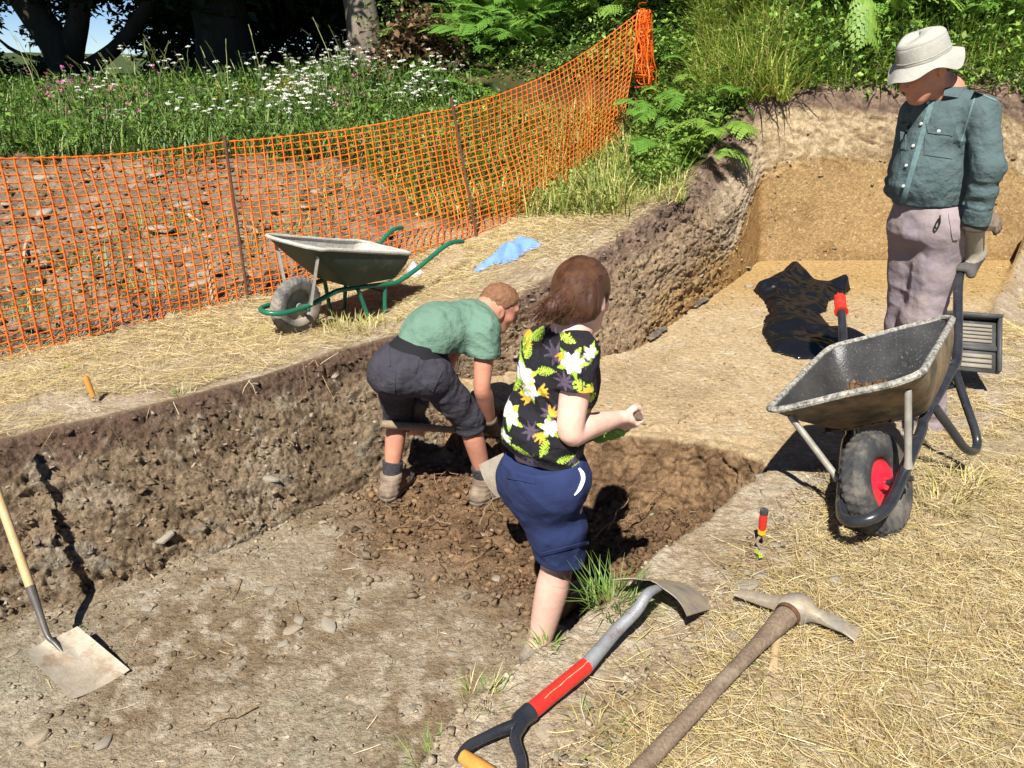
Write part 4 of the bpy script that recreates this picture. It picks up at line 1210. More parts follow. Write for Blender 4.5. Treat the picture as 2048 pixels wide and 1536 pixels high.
tree((-8.0, 16.0, .8), [([(0,0,-.3),(-.1,0,.7),(-.7,.1,1.8),(-1.5,.2,3.4)], .34, .2), ([(-.1,0,.5),(.35,.1,1.6),(.6,.1,3.2)], .22, .13), ([(.1,0,.4),(.9,.1,.9),(1.7,.1,1.8),(2.0,.1,3)], .15, .08), ([(-.7,.1,1.7),(-1.6,0,1.9),(-2.4,-.1,1.5)], .08, .03), ([(-.2,.1,.6),(-.9,.1,.75),(-1.5,.0,1.2)], .05, .02)],
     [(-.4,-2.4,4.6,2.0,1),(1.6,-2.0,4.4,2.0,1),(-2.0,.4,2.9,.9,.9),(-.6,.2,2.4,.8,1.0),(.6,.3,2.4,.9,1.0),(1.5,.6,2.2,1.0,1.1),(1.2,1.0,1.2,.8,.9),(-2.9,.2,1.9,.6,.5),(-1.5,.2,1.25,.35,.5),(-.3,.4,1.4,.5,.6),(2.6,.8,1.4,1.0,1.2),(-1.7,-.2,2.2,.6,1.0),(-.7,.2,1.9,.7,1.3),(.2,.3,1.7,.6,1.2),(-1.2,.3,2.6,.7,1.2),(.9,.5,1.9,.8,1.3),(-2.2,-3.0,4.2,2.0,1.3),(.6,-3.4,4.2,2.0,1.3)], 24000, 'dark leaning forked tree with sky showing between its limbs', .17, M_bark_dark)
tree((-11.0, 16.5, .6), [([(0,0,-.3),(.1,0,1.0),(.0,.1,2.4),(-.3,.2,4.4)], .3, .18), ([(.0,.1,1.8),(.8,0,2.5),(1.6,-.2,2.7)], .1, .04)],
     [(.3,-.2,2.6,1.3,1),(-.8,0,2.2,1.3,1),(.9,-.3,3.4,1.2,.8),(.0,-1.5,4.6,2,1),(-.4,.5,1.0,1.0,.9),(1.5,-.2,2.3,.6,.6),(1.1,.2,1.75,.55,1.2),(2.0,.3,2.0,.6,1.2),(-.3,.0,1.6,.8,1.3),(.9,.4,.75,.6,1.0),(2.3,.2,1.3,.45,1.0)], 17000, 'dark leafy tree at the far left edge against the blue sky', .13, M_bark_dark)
# low hedge behind the trunks
def hedge():
    t = thing('hedge', 'black shaded hedge behind the tree trunks at the top of the meadow', 'hedge', (-4, 18.5, .8))
    n = 16000
    x = RNG.uniform(-3.6, 4.2, n); z = RNG.uniform(-.3, 2.4, n) * (1 + .25 * vnoise(x * 1.5, 0 * x, seed=96)); y = RNG.normal(0, .5, n)
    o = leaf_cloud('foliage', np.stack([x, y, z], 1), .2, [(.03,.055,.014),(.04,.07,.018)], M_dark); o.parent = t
hedge()
def low_hedge():
    t = thing('hedge', 'low dark hedge under the open sky at the far left of the meadow', 'hedge', (-9.5, 17.2, .6))
    n = 11000
    x = RNG.uniform(-4.5, 4.2, n); k = .55 + .3 * vnoise(x * 1.1, 0 * x, seed=161) + .14 * vnoise(x * 3.7, 0 * x, seed=162); z = RNG.uniform(-.5, 1, n) * k
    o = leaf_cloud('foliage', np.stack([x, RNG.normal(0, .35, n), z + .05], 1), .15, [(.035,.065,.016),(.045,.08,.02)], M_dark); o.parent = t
low_hedge()

# brown mound of roots and dead bracken right of the big trunk
def mound():
    p0 = hit(835, 150)
    n = 2600
    P = np.array([p0[0], p0[1], p0[2] - .05]) + RNG.normal(0, 1, (n, 3)) * [.38, .3, .2]
    P[:, 2] = np.maximum(P[:, 2], zs(P[:, 0], P[:, 1])) + RNG.uniform(0, .75, n) * np.exp(-((P[:, 0] - p0[0]) / .45) ** 2)
    leaf_cloud('dead_bracken', P, .13, [(.23,.14,.075),(.16,.095,.05),(.30,.2,.11),(.11,.07,.04)], M_leaf, up=-.8, kind='stuff')
    n = 500
    P = np.array([p0[0] - .35, p0[1] + .2, p0[2] + .75]) + RNG.normal(0, 1, (n, 3)) * [.25, .2, .3]
    leaf_cloud('ivy', P, .08, [(.1,.16,.035),(.14,.2,.05)], M_leaf, kind='stuff')
mound()

# ------------------------------------------------------------------ the orange net
M_net = mat('orange_net', (.92, .17, .018), (1.0, .25, .035), scale=4, rough=.45, spec=.4, trans=.22)
M_rust = mat('rusty_iron', (.16, .07, .035), (.09, .045, .03), scale=50, rough=.85, bump=.5, bscale=150)
NET_B = np.array([(-4.3,2.75,-.02),(-2.94,4.45,-.04),(-1.93,5.86,-.08),(-.31,7.2,.1),(.40,7.95,.30),(.93,8.72,.56),(1.23,9.02,.95)])
NET_T = np.array([(-4.3,2.75,1.05),(-2.96,4.45,1.07),(-1.95,5.86,1.03),(-.49,7.2,1.16),(.27,7.95,1.38),(.80,8.72,1.64),(1.29,9.15,1.97)])
def net():
    t = thing('mesh_fence', 'bright orange plastic mesh fence sagging between rusty iron stakes', 'safety fence', (-1.93, 5.86, 0))
    S = np.concatenate([[0], np.cumsum(np.linalg.norm(np.diff(NET_B, axis=0), axis=1))])
    ncol = int(S[-1] / .074); nrow = 25
    s = np.linspace(0, S[-1], ncol)
    def curve(P):
        c = catmull(P, 24); d = np.linspace(0, len(P) - 1, len(c)); k = np.interp(s, S, np.arange(len(P)))
        return np.stack([np.interp(k, d, c[:, a]) for a in range(3)], 1)
    B, T = curve(NET_B), curve(NET_T)
    B[:, 2] = zs(B[:, 0], B[:, 1]) + .015 + .02 * vnoise(s * 2, 0 * s, seed=97)
    T[:, 2] -= .03 * np.abs(np.sin(np.clip((s - S[1]) / (S[2] - S[1]), 0, 9) * math.pi)) * (s < S[3])
    f = np.linspace(0, 1, nrow)
    G = B[:, None] * (1 - f[None, :, None]) + T[:, None] * f[None, :, None]
    nrmv = np.cross(np.gradient(B, axis=0), [0, 0, 1.0]); nrmv /= np.linalg.norm(nrmv, axis=1)[:, None]
    ss, ff = np.meshgrid(s, f, indexing='ij')
    env = np.sin(ff * math.pi) ** .7
    w = (.06 * vnoise(ss * 1.1, ff * 1.5, seed=98) + .018 * vnoise(ss * 4, ff * 3, seed=99)) * env
    G = G + nrmv[:, None] * w[..., None]
    # the columns lean and the rows wander a little, as stretched plastic does
    tang = np.gradient(B, axis=0); tang /= np.linalg.norm(tang, axis=1)[:, None]
    lean = -.09 * sstep(S[3], S[5], ss) * (1 - ff) * 2 + .02 * vnoise(ss * .9, ff * 2, seed=100) - .05 * (1 - ff) * sstep(S[2], 0, ss)
    G = G + tang[:, None] * lean[..., None]
    G[..., 2] += .008 * vnoise(ss * 2, ff * 6, seed=101)
    b = MB()
    nn = nrmv
    def strand(P, N, wdt, th, updir):
        # flat strip with thickness
        tg = np.gradient(P, axis=0); tg /= np.linalg.norm(tg, axis=1)[:, None] + 1e-9
        sd = np.cross(N, tg); sd /= np.linalg.norm(sd, axis=1)[:, None] + 1e-9
        ring = np.stack([P - sd * wdt[:, None] / 2 - N * th / 2, P + sd * wdt[:, None] / 2 - N * th / 2, P + sd * wdt[:, None] / 2 + N * th / 2, P - sd * wdt[:, None] / 2 + N * th / 2], 1)
        b.grid(ring, closed=True)
    for r in range(nrow):
        P = np.repeat(G[:, r], 2, 0)[:-1].copy(); P[1::2] = (G[:-1, r] + G[1:, r]) / 2
        N = np.repeat(nn, 2, 0)[:-1]
        wd = np.where(np.arange(len(P)) % 2 == 0, 0.0125, .0058) * (1.35 if r in (0, nrow - 1) else 1)
        strand(P, N, wd, .003, None)
    for c in range(ncol):
        P = np.repeat(G[c], 2, 0)[:-1].copy(); P[1::2] = (G[c, :-1] + G[c, 1:]) / 2
        P = P + nn[c] * .0022
        N = np.repeat(nn[c][None], len(P), 0)
        strand(P, N, np.where(np.arange(len(P)) % 2 == 0, .0130, .0082), .003, None)
    part('net', b.mesh('net', False), M_net, t)
    # gathered end hanging from the last stake
    b = MB()
    for k in range(40):
        a = RNG.uniform(0, 6.28, 1)[0]
        z = np.linspace(1.0, RNG.uniform(.25, .7), 14)
        wob = np.cumsum(RNG.normal(0, .011, (14, 3)), 0) * [1, 1, .5]
        r = .05 + .05 * (1 - z)
        P = np.stack([1.33 + math.cos(a) * r + .06 * (1 - z), 9.12 + math.sin(a) * r - .05 * (1 - z), .98 + z], 1) + wob
        b.tube(P, .0055, 4, flat=.45)
    for k in range(60):
        z0 = RNG.uniform(1.25, 1.98); a = np.linspace(0, RNG.uniform(3, 6.2), 12) + RNG.uniform(0, 6)
        r = (.05 + .05 * (2 - z0)) * RNG.uniform(.7, 1.3)
        P = np.stack([1.33 + np.cos(a) * r + .06 * (2 - z0), 9.12 + np.sin(a) * r, z0 + np.cumsum(RNG.normal(0, .012, 12))], 1)
        b.tube(P, .005, 4, flat=.45)
    part('net_bundle', b.mesh('net_bundle'), M_net, t)
    for (bx, tx) in (((-1.93, 5.84, -.35), (-1.96, 5.84, 1.06)), ((-.26, 7.16, -.2), (-.50, 7.16, 1.24)), ((1.30, 9.16, .4), (1.31, 9.2, 1.98))):
        b = MB(); b.tube(np.linspace(bx, tx, 24), .011 + .0012 * (np.arange(24) % 2), 8)
        part('stake', b.mesh('stake'), M_rust, t)
net()

# ================================================================== TOOLS AND THINGS
M_steel_worn = mat('worn_steel', (.30, .28, .25), (.19, .17, .145), scale=18, rough=.62, metal=.3, dirt=(.38, .31, .22), dscale=14, damt=.52, bump=.3, bscale=80, dvar=.2)
M_steel_dusty = mat('dusty_steel', (.42, .37, .30), (.33, .275, .21), scale=11, rough=.6, metal=.25, dirt=(.22, .14, .075), dscale=13, damt=.38, mid=(.10, 40), bump=.3, bscale=90, dvar=.2)
M_grey_tube = mat('grey_painted_tube', (.30, .31, .32), (.24, .25, .26), scale=14, rough=.5, metal=.3, dirt=(.20, .085, .05), dscale=30, damt=.34, bump=.3, bscale=120)
M_red_paint = mat('chipped_red_paint', (.62, .03, .02), (.52, .022, .018), scale=9, rough=.35, dirt=(.45, .33, .17), dscale=34, damt=.25, coat=.3, dvar=.15)
M_black_gloss = mat('black_enamel', (.016, .018, .024), (.03, .031, .036), scale=14, rough=.26, spec=.5, dirt=(.22, .19, .15), dscale=26, damt=.26, dvar=.15)
M_ash = mat('worn_ash_wood', (.33, .25, .165), (.22, .16, .10), scale=9, rough=.65, stretch=(1, 1, 1), bump=.4, bscale=60, fine=.25, fscale=120, dirt=(.40, .33, .24), damt=.3)
M_ash_dark = mat('grimy_wood', (.20, .145, .10), (.14, .10, .07), scale=14, rough=.7, bump=.5, bscale=70, fine=.3, fscale=110, dirt=(.30, .245, .18), damt=.35)
M_pale_wood = mat('pale_varnished_wood', (.52, .39, .21), (.44, .31, .15), scale=10, rough=.35, coat=.2, bump=.15, bscale=60, fine=.12, dirt=(.3, .16, .07), damt=.18)
M_orange_wood = mat('varnished_orange_wood', (.56, .27, .06), (.48, .21, .045), scale=22, rough=.35, coat=.3, fine=.12, dirt=(.3, .2, .14), damt=.22)
M_rubber = mat('tyre_rubber', (.035, .036, .038), (.06, .058, .055), scale=12, rough=.75, dirt=(.15, .13, .11), dscale=12, damt=.42, bump=.3, bscale=140)
M_rubber_dusty = mat('dusty_tyre_rubber', (.07, .073, .078), (.10, .10, .10), scale=12, rough=.8, dirt=(.24, .21, .17), dscale=9, damt=.5, bump=.3, bscale=140)
M_rim_red = mat('red_wheel_rim', (.58, .018, .04), (.50, .014, .03), scale=10, rough=.35, coat=.2, dirt=(.4, .28, .2), dscale=20, damt=.2)
M_rim_grey = mat('grey_wheel_rim', (.17, .16, .145), (.25, .235, .205), scale=12, rough=.6, dirt=(.35, .30, .23), damt=.4)
M_green_paint = mat('green_enamel', (.012, .13, .075), (.01, .10, .06), scale=10, rough=.35, dirt=(.32, .29, .24), dscale=16, damt=.22, coat=.2)
M_galv = mat('galvanised_bar', (.36, .34, .30), (.24, .22, .19), scale=18, rough=.5, metal=.3, dirt=(.22, .12, .07), dscale=20, damt=.25)
M_cement = mat('cement_crust', (.48, .46, .41), (.36, .35, .31), scale=12, rough=.9, bump=.6, bscale=50, fine=.15, dirt=(.24, .25, .22), damt=.35)
M_green_tray = mat('grimy_green_tray', (.022, .045, .034), (.04, .055, .042), scale=8, rough=.6, dirt=(.16, .135, .105), dscale=6, damt=.3)
M_tray_black = mat('scuffed_black_tray', (.020, .020, .021), (.052, .051, .05), scale=5, rough=.33, spec=.55, dirt=(.34, .31, .26), dscale=95, damt=.30, dvar=.2, bump=.25, bscale=120)
M_tray_out = mat('muddy_black_tray', (.035, .032, .028), (.075, .065, .05), scale=6, rough=.6, dirt=(.26, .19, .115), dscale=7, damt=.48, bump=.25, bscale=90)
M_tray_rim = mat('cement_splashed_rim', (.10, .095, .088), (.03, .03, .03), scale=40, rough=.75, dirt=(.42, .40, .35), dscale=55, damt=.52, bump=.5, bscale=120)
M_red_grip = mat('red_plastic_grip', (.75, .045, .03), (.66, .03, .02), scale=20, rough=.4)
M_bag = mat('black_polythene', (.006, .006, .007), rough=.5, spec=.0)
def _bag():
    nt = M_bag.node_tree; N, L = nt.nodes, nt.links
    d = N.new('ShaderNodeBsdfDiffuse'); d.inputs[0].default_value = (.006, .006, .0075, 1)
    g = N.new('ShaderNodeBsdfGlossy'); g.inputs['Roughness'].default_value = .2; g.inputs['Color'].default_value = (.95, .95, 1, 1)
    bp = N.new('ShaderNodeBump'); bp.inputs['Strength'].default_value = .8; bp.inputs['Distance'].default_value = .05
    ns = N.new('ShaderNodeTexNoise'); ns.inputs['Scale'].default_value = 6.5; ns.inputs['Detail'].default_value = .6; ns.inputs['Distortion'].default_value = .6
    tc = N.new('ShaderNodeTexCoord'); L.new(tc.outputs['Object'], ns.inputs['Vector']); L.new(ns.outputs['Fac'], bp.inputs['Height']); L.new(bp.outputs[0], g.inputs['Normal'])
    mx = N.new('ShaderNodeMixShader'); mx.inputs[0].default_value = .085
    L.new(d.outputs[0], mx.inputs[1]); L.new(g.outputs[0], mx.inputs[2]); L.new(mx.outputs[0], N['Material Output'].inputs['Surface'])
_bag()
M_darksheet = mat('blue_black_sheeting', (.05, .052, .06), (.09, .085, .08), scale=20, rough=.5, dirt=(.27, .19, .11), damt=.45)
M_fleece = mat('pale_blue_fleece', (.17, .30, .60), (.14, .26, .55), scale=20, rough=.95, bump=.4, bscale=300)
M_clearbag = mat('white_carrier_plastic', (.72, .70, .74), (.55, .53, .60), scale=14, rough=.3, trans=.3)
M_soil_wet = mat('dug_soil', (.17, .095, .05), (.10, .058, .032), scale=30, rough=.95, bump=1, bscale=120, fine=.3)

SHG = {'rimf': (0.082, 0.257, 0.606), 'rimr': (-0.82, 0.250, 0.512), 'bf': (-0.276, 0.188, 0.324), 'br': (-0.701, 0.220, 0.355), 'hend': (-1.27, 0.304, 0.588), 'hbend': (-1.122, 0.28, 0.569), 't1': (-0.725, 0.219, 0.323), 't2': (-0.234, 0.125, 0.294), 't3': (-0.022, 0.098, 0.213), 'u': (0.226, 0.085, 0.184), 'lf': (-0.49, 0.206, 0.02), 'lb': (-0.605, 0.204, 0.0), 'ltf': (-0.375, 0.164, 0.295), 'ltr': (-0.604, 0.190, 0.315)}
SHB = {'rimf': (0.073, 0.274, 0.558), 'rimr': (-0.829, 0.261, 0.522), 'bf': (-0.262, 0.167, 0.316), 'br': (-0.69, 0.215, 0.36), 'hend': (-1.276, 0.276, 0.647), 'hbend': (-1.12, 0.255, 0.571), 't1': (-0.753, 0.23, 0.357), 't2': (-0.281, 0.138, 0.28), 't3': (0.008, 0.108, 0.225), 'u': (0.258, 0.07, 0.19), 'lf': (-0.512, 0.202, 0.05), 'lb': (-0.636, 0.227, 0.038), 'ltf': (-0.406, 0.171, 0.29), 'ltr': (-0.665, 0.224, 0.335)}

def rloop(f, r, rad, n=9, zb=0.0):
    """rounded loop through the four corners (front +-, rear +-) as points, starting at the front left"""
    c = [np.array([f[0], f[1], f[2]]), np.array([r[0], r[1], r[2]]), np.array([r[0], -r[1], r[2]]), np.array([f[0], -f[1], f[2]])]
    out = []
    for i in range(4):
        p, a, b = c[i], c[i - 1], c[(i + 1) % 4]
        da, db = nrm(a - p), nrm(b - p)
        p0, p1 = p + da * rad, p + db * rad
        for t in np.linspace(0, 1, n):
            out.append((1 - t) ** 2 * p0 + 2 * t * (1 - t) * p + t * t * p1)
        nxt = b + nrm(p - b) * rad
        for t in np.linspace(0, 1, 8)[1:-1]:
            out.append(p1 * (1 - t) + nxt * t)
    return np.array(out)

def tyre_mesh(R0, w, tread=True):
    nu, nv = 264, 44
    th = np.arange(nu) * 2 * math.pi / nu
    ph = np.arange(nv) * 2 * math.pi / nv
    T, Pp = np.meshgrid(th, ph, indexing='ij')
    hr = .052                                             # section height / 2
    rc = R0 - hr
    cx = np.sign(np.cos(Pp)) * np.abs(np.cos(Pp)) ** .8 * hr
    cy = np.sign(np.sin(Pp)) * np.abs(np.sin(Pp)) ** .75 * w / 2
    if tread:
        out = np.cos(Pp) > .45
        row = np.floor((cy / w + .5) * 5)
        blk = (np.floor(T / (2 * math.pi) * 66 + row * .5) % 2)
        groove = np.abs((cy / w + .5) * 5 % 1 - .5) > .36
        cx = cx - np.where(out, .0065 * np.where(groove, 1.0, blk * .8), 0)
        cx = cx + np.where((np.cos(Pp) <= .45) & (np.cos(Pp) > .2), .002 * (np.floor(T / (2 * math.pi) * 66) % 2), 0)
    r = rc + cx
    V = np.stack([r * np.cos(T), cy, r * np.sin(T)], -1).reshape(-1, 3)
    i = np.arange(nu)[:, None]; j = np.arange(nv)[None]
    i2, j2 = (i + 1) % nu, (j + 1) % nv
    Q = np.stack([i * nv + j, i * nv + j2, i2 * nv + j2, i2 * nv + j], -1).reshape(-1, 4)
    return mesh_np('tyre', V, Q, None, True)

def lathe_y(prof, n=48):
    """revolve (radius, y) about the wheel axis"""
    p = np.asarray(prof, float); th = np.arange(n) * 2 * math.pi / n
    V = np.stack([p[None, :, 0] * np.cos(th)[:, None], np.broadcast_to(p[None, :, 1], (n, len(p))), p[None, :, 0] * np.sin(th)[:, None]], -1)
    b = MB()
    b.grid(np.concatenate([V, V[:1]], 0))
    return b

def barrow(S, loc, rot, label, mats, tube_r):
    t = thing('wheelbarrow', label, 'wheelbarrow', loc)
    t.rotation_euler = rot
    S = {k: np.array(v) for k, v in S.items()}
    m = lambda k, s=1: S[k] * [1, s, 1]
    # tray: rounded loops lofted from floor to rim, with an inner skin
    lv = []
    NL = 7
    bot, rim = rloop(S['bf'], S['br'], .07), rloop(S['rimf'], S['rimr'], .10)
    for k in range(NL):
        f = k / (NL - 1); g = f ** .92
        L = bot * (1 - g) + rim * g
        cen = L.mean(0); L = cen + (L - cen) * [1 + .03 * math.sin(math.pi * f), 1 + .05 * math.sin(math.pi * f), 1]
        lv.append(L)
    outer = np.array(lv)
    n = outer.shape[1]
    cl = outer.mean(1)[:, None]
    inner = cl + (outer - cl) * .985 + [0, 0, .006]
    b = MB()
    b.grid(np.concatenate([outer, outer[:, :1]], 1)); nout = len(b.Q[0])
    c = outer[0].mean(0); i = np.arange(n)
    b.add(np.vstack([outer[0], c]), np.stack([(i + 1) % n, i, np.full(n, n)], 1)[:, ::-1])
    me_out = b.mesh('tray', True); me_out.materials.append(mats['out'])
    tr = obj('tray', me_out, None, t)
    b = MB(); b.grid(np.concatenate([inner, inner[:, :1]], 1)[:, ::-1])
    b.add(np.vstack([inner[0], inner[0].mean(0)]), np.stack([i, (i + 1) % n, np.full(n, n)], 1))
    obj('tray_lining', b.mesh('tray_lining'), mats['in'], tr)
    b = MB(); lo = rim + [0, 0, .002]
    lo = lo * [1, 1, 1]
    lo[:, 2] += .004 * vnoise(np.arange(n) * .35, np.zeros(n), seed=int(abs(loc[0]) * 100))
    b.tube(np.vstack([lo, lo[:1]]), .0125, 8, cap=False, up=(0, 0, 1))
    obj('tray_rim', b.mesh('tray_rim'), mats['rim'], tr)
    # frame: one bent tube from handle to handle round the front of the wheel
    def side(s): return [m('hend', s), m('hbend', s), (m('hbend', s) * .35 + m('t1', s) * .65), m('t1', s) + [.02, 0, .004], m('t1', s) + [.1, -.01 * s, -.006], (m('t1', s) + m('t2', s)) / 2, m('t2', s) - [.05, 0, 0], m('t2', s) + [.04, 0, -.012], m('t3', s)]
    u = S['u']
    path = side(1) + [np.array([u[0] - .07, u[1] + .012, u[2] + .004]), np.array([u[0] + .005, u[1] * .72, u[2]]), np.array([u[0] + .03, 0, u[2]]), np.array([u[0] + .005, -u[1] * .72, u[2]]), np.array([u[0] - .07, -u[1] - .012, u[2] + .004])] + side(-1)[::-1]
    b = MB(); b.tube(catmull(path, 6), tube_r, 12)
    fr = obj('frame', b.mesh('frame'), mats['frame'], t)
    # legs
    for s in (1, -1):
        b = MB()
        a, l1, l2, d = m('ltf', s), m('lf', s), m('lb', s), m('ltr', s)
        b.tube(catmull([a, a * .5 + l1 * .5, l1 + (a - l1) * .13, l1 * .7 + l2 * .3 - [0, 0, .012], l2 * .75 + l1 * .25 - [0, 0, .012], l2 + (d - l2) * .13, d * .55 + l2 * .45, d], 5), tube_r * .88, 10)
        obj('leg', b.mesh('leg'), mats['frame'], t)
    b = MB(); b.tube([m('ltr', 1) - [0, .0, .06], m('ltr', -1) - [0, .0, .06]], .008, 8); obj('cross_brace', b.mesh('cross_brace'), mats['frame'], t)
    # stays from the tray's front to the axle
    for s in (1, -1):
        tp = m('rimf', s) * .80 + m('bf', s) * .20 - np.array([0, .045 * s, .0]); bt = m('t3', s) + [0, .014 * s, .01]
        b = MB()
        P = np.array([tp, tp * .97 + bt * .03, bt * .9 + tp * .1, bt])
        if mats['flat']: b.tube(P, .016, 8, flat=.28, up=(1, 0, .3))
        else: b.tube(P, [.011, .0125, .0125, .017], 10)
        b.tube([bt - [0, .02 * s, 0], bt + [0, .016 * s, 0]], .007, 6)
        obj('stay', b.mesh('stay'), mats['stay'], t)
    # wheel
    ax = np.array([0, 0, .19])
    o = obj('tyre', tyre_mesh(.192, .094), mats['tyre'], t); o.location = ax; o.rotation_euler = (0, 0, math.radians(mats.get('yaw', 0)))
    prof = [(.004, .034), (.024, .034), (.026, .014), (.05, .006), (.085, .012), (.100, .03), (.128, .038), (.132, .030), (.132, -.030), (.128, -.038), (.100, -.03), (.085, -.012), (.05, -.006), (.026, -.014), (.024, -.034), (.004, -.034)]
    r = obj('rim', lathe_y(prof).mesh('rim'), mats['wheel'], t); r.location = ax; r.rotation_euler = o.rotation_euler
    b = MB(); b.tube([(0, -.125, .19), (0, .125, .19)], .010, 10)
    for s in (1, -1): b.tube([(0, .055 * s, .19), (0, .074 * s, .19)], .017, 6)
    obj('axle', b.mesh('axle'), mats['frame'], t)
    for s in (1, -1):
        b = MB(); p = m('t3', s); b.solid(np.array([[[-.03, p[1] - .002 * s, .17], [.03, p[1] - .002 * s, .17]], [[-.03, p[1], p[2] + .01], [.03, p[1], p[2] + .01]]]), np.array([0, 1.0, 0]), .006)
        obj('axle_bracket', b.mesh('axle_bracket', False), mats['stay'] if mats['flat'] else mats['frame'], t)
    return t, m, fr

GREEN_LOC, GREEN_ROT = (-1.4067, 5.0963, -.1110), tuple(math.radians(a) for a in (-2.66, -6.71, 233.83))
BLACK_LOC, BLACK_ROT = (1.3771, 2.5557, -.0047), tuple(math.radians(a) for a in (26.67, 1.164, 237.32))
_g, _, _f = barrow(SHG, GREEN_LOC, GREEN_ROT, 'green framed wheelbarrow with cement crusted tray beside the orange net',
    dict(out=M_green_tray, rim=M_cement, frame=M_green_paint, stay=M_galv, tyre=M_rubber_dusty, wheel=M_rim_grey, flat=True, **{'in': M_cement}), .0165)
_bk, _bm, _f2 = barrow(SHB, BLACK_LOC, BLACK_ROT, 'black wheelbarrow with red wheel rim tipped sideways in a gloved hand',
    dict(out=M_tray_out, rim=M_tray_rim, frame=M_black_gloss, stay=M_galv, tyre=M_rubber, wheel=M_rim_red, flat=False, yaw=-13, **{'in': M_tray_black}), .0195)
_b = MB(); _e, _h = _bm('hend', -1), _bm('hbend', -1)
_d = nrm(_e - _h)
_b.tube([_e - _d * .115, _e - _d * .108, _e - _d * .105, _e + _d * .005, _e + _d * .012], [.033, .033, .026, .0255, .018], 16)
for _k in range(8):
    _a = _k * math.pi / 4
    _pp = np.array([0, math.cos(_a), math.sin(_a)]) * .0262
    _b.tube([_e - _d * .1 + _pp, _e + _pp], .003, 5)
obj('grip', _b.mesh('grip'), M_red_grip, _bk)

# soil left in the black tray
def tray_soil():
    R_ = rotm(*BLACK_ROT); L = np.array(BLACK_LOC)
    n = 60
    a, b = np.meshgrid(np.linspace(-1, 1, n), np.linspace(-1, 1, n), indexing='ij')
    rr = np.hypot(a, b)
    hgt = np.clip(1 - rr ** 2, 0, 1) ** .7 * (.8 + .5 * fbm(a * 2.5, b * 2.5, oct=3, seed=110)) * .115 + .012 * fbm(a * 9, b * 9, oct=4, seed=111) - .01
    V = np.stack([-.43 + a * .20, -.07 + b * .135, .345 + hgt], -1)
    V = V @ R_.T + L
    bb = MB(); bb.grid(V)
    t = thing('soil_heap', 'small heap of brown soil in the bottom of the black wheelbarrow tray', 'soil heap', tuple(V[n // 2, n // 2] - [0, 0, .1]))
    part('soil', bb.mesh('soil'), M_soil_wet, t)
    k = 260; i = RNG.integers(8, n - 8, k); j = RNG.integers(8, n - 8, k)
    s = RNG.uniform(.004, .016, k)
    me = scatter('clods', CLODS, V[i, j], s, rand_rot(k), bumpy(np.tile([[.16, .09, .05]], (k, 1)), k))
    part('clods', me, M_clod, t, kind='stuff')
tray_soil()

# ---------------------------------------------------------------- square shovel lying on the trench floor
def shovel():
    fl, fr = atz(145, 1400, -.583), atz(260, 1341, -.583)
    rl, rr = atz(40, 1299, -.50), atz(149, 1250, -.50)
    t = thing('shovel', 'square mouthed shovel with dusty blade and pale wooden shaft on the trench floor', 'shovel', tuple(fl * .5 + fr * .5))
    n, k = 21, 21
    a, b = np.meshgrid(np.linspace(0, 1, n), np.linspace(0, 1, k), indexing='ij')   # a across, b rear to front
    P = ((rl * (1 - a)[..., None] + rr * a[..., None]) * (1 - b)[..., None] + (fl * (1 - a)[..., None] + fr * a[..., None]) * b[..., None])
    N = nrm(np.cross(fl - rl, fr - fl)); N = N if N[2] > 0 else -N
    dish = .030 * ((2 * a - 1) ** 2 - .75) * (1 - .5 * b)
    ridge = .016 * np.exp(-((a - .5) / .10) ** 2) * np.clip(1 - b * 1.7, 0, 1) ** .8
    sh = np.clip(1 - b * 5, 0, 1) ** 2
    P = P + N * (dish + ridge)[..., None]
    ax = nrm((rl + rr) / 2 - (fl + fr) / 2)
    P = P - ax * (sh * .02 * np.abs(2 * a - 1) ** 2)[..., None]
    m = MB(); m.solid(P, N, .0028)
    part('blade', m.mesh('blade'), M_steel_dusty, t)
    S0 = P[n // 2, 0] * .45 + P[n // 2, 10] * .55 + N * .004
    S1 = P[n // 2, 0] + N * .012
    far = np.array([0, 0, CAM_Z]) + ray(-2, 996) * 3.25
    S2 = S1 + nrm(far - S1) * .10
    d = nrm(far - S2)
    m = MB(); m.tube(catmull([S0 - N * .008, S0 * .5 + S1 * .5, S1 + N * .004, S2, S2 + d * .05, S2 + d * .105], 5), np.linspace(.006, .019, 26) ** 1.0, 14)
    part('socket', m.mesh('socket'), mat('dark_socket', (.075, .072, .075), (.14, .125, .11), scale=12, rough=.4, metal=.3, dirt=(.36, .30, .23), damt=.3), t)
    A = S2 + d * .10
    m = MB(); m.tube([A, A + d * .2, A + d * .5, A + d * .75], [.0175, .0175, .0165, .016], 14)
    part('shaft', m.mesh('shaft'), M_pale_wood, t)
shovel()

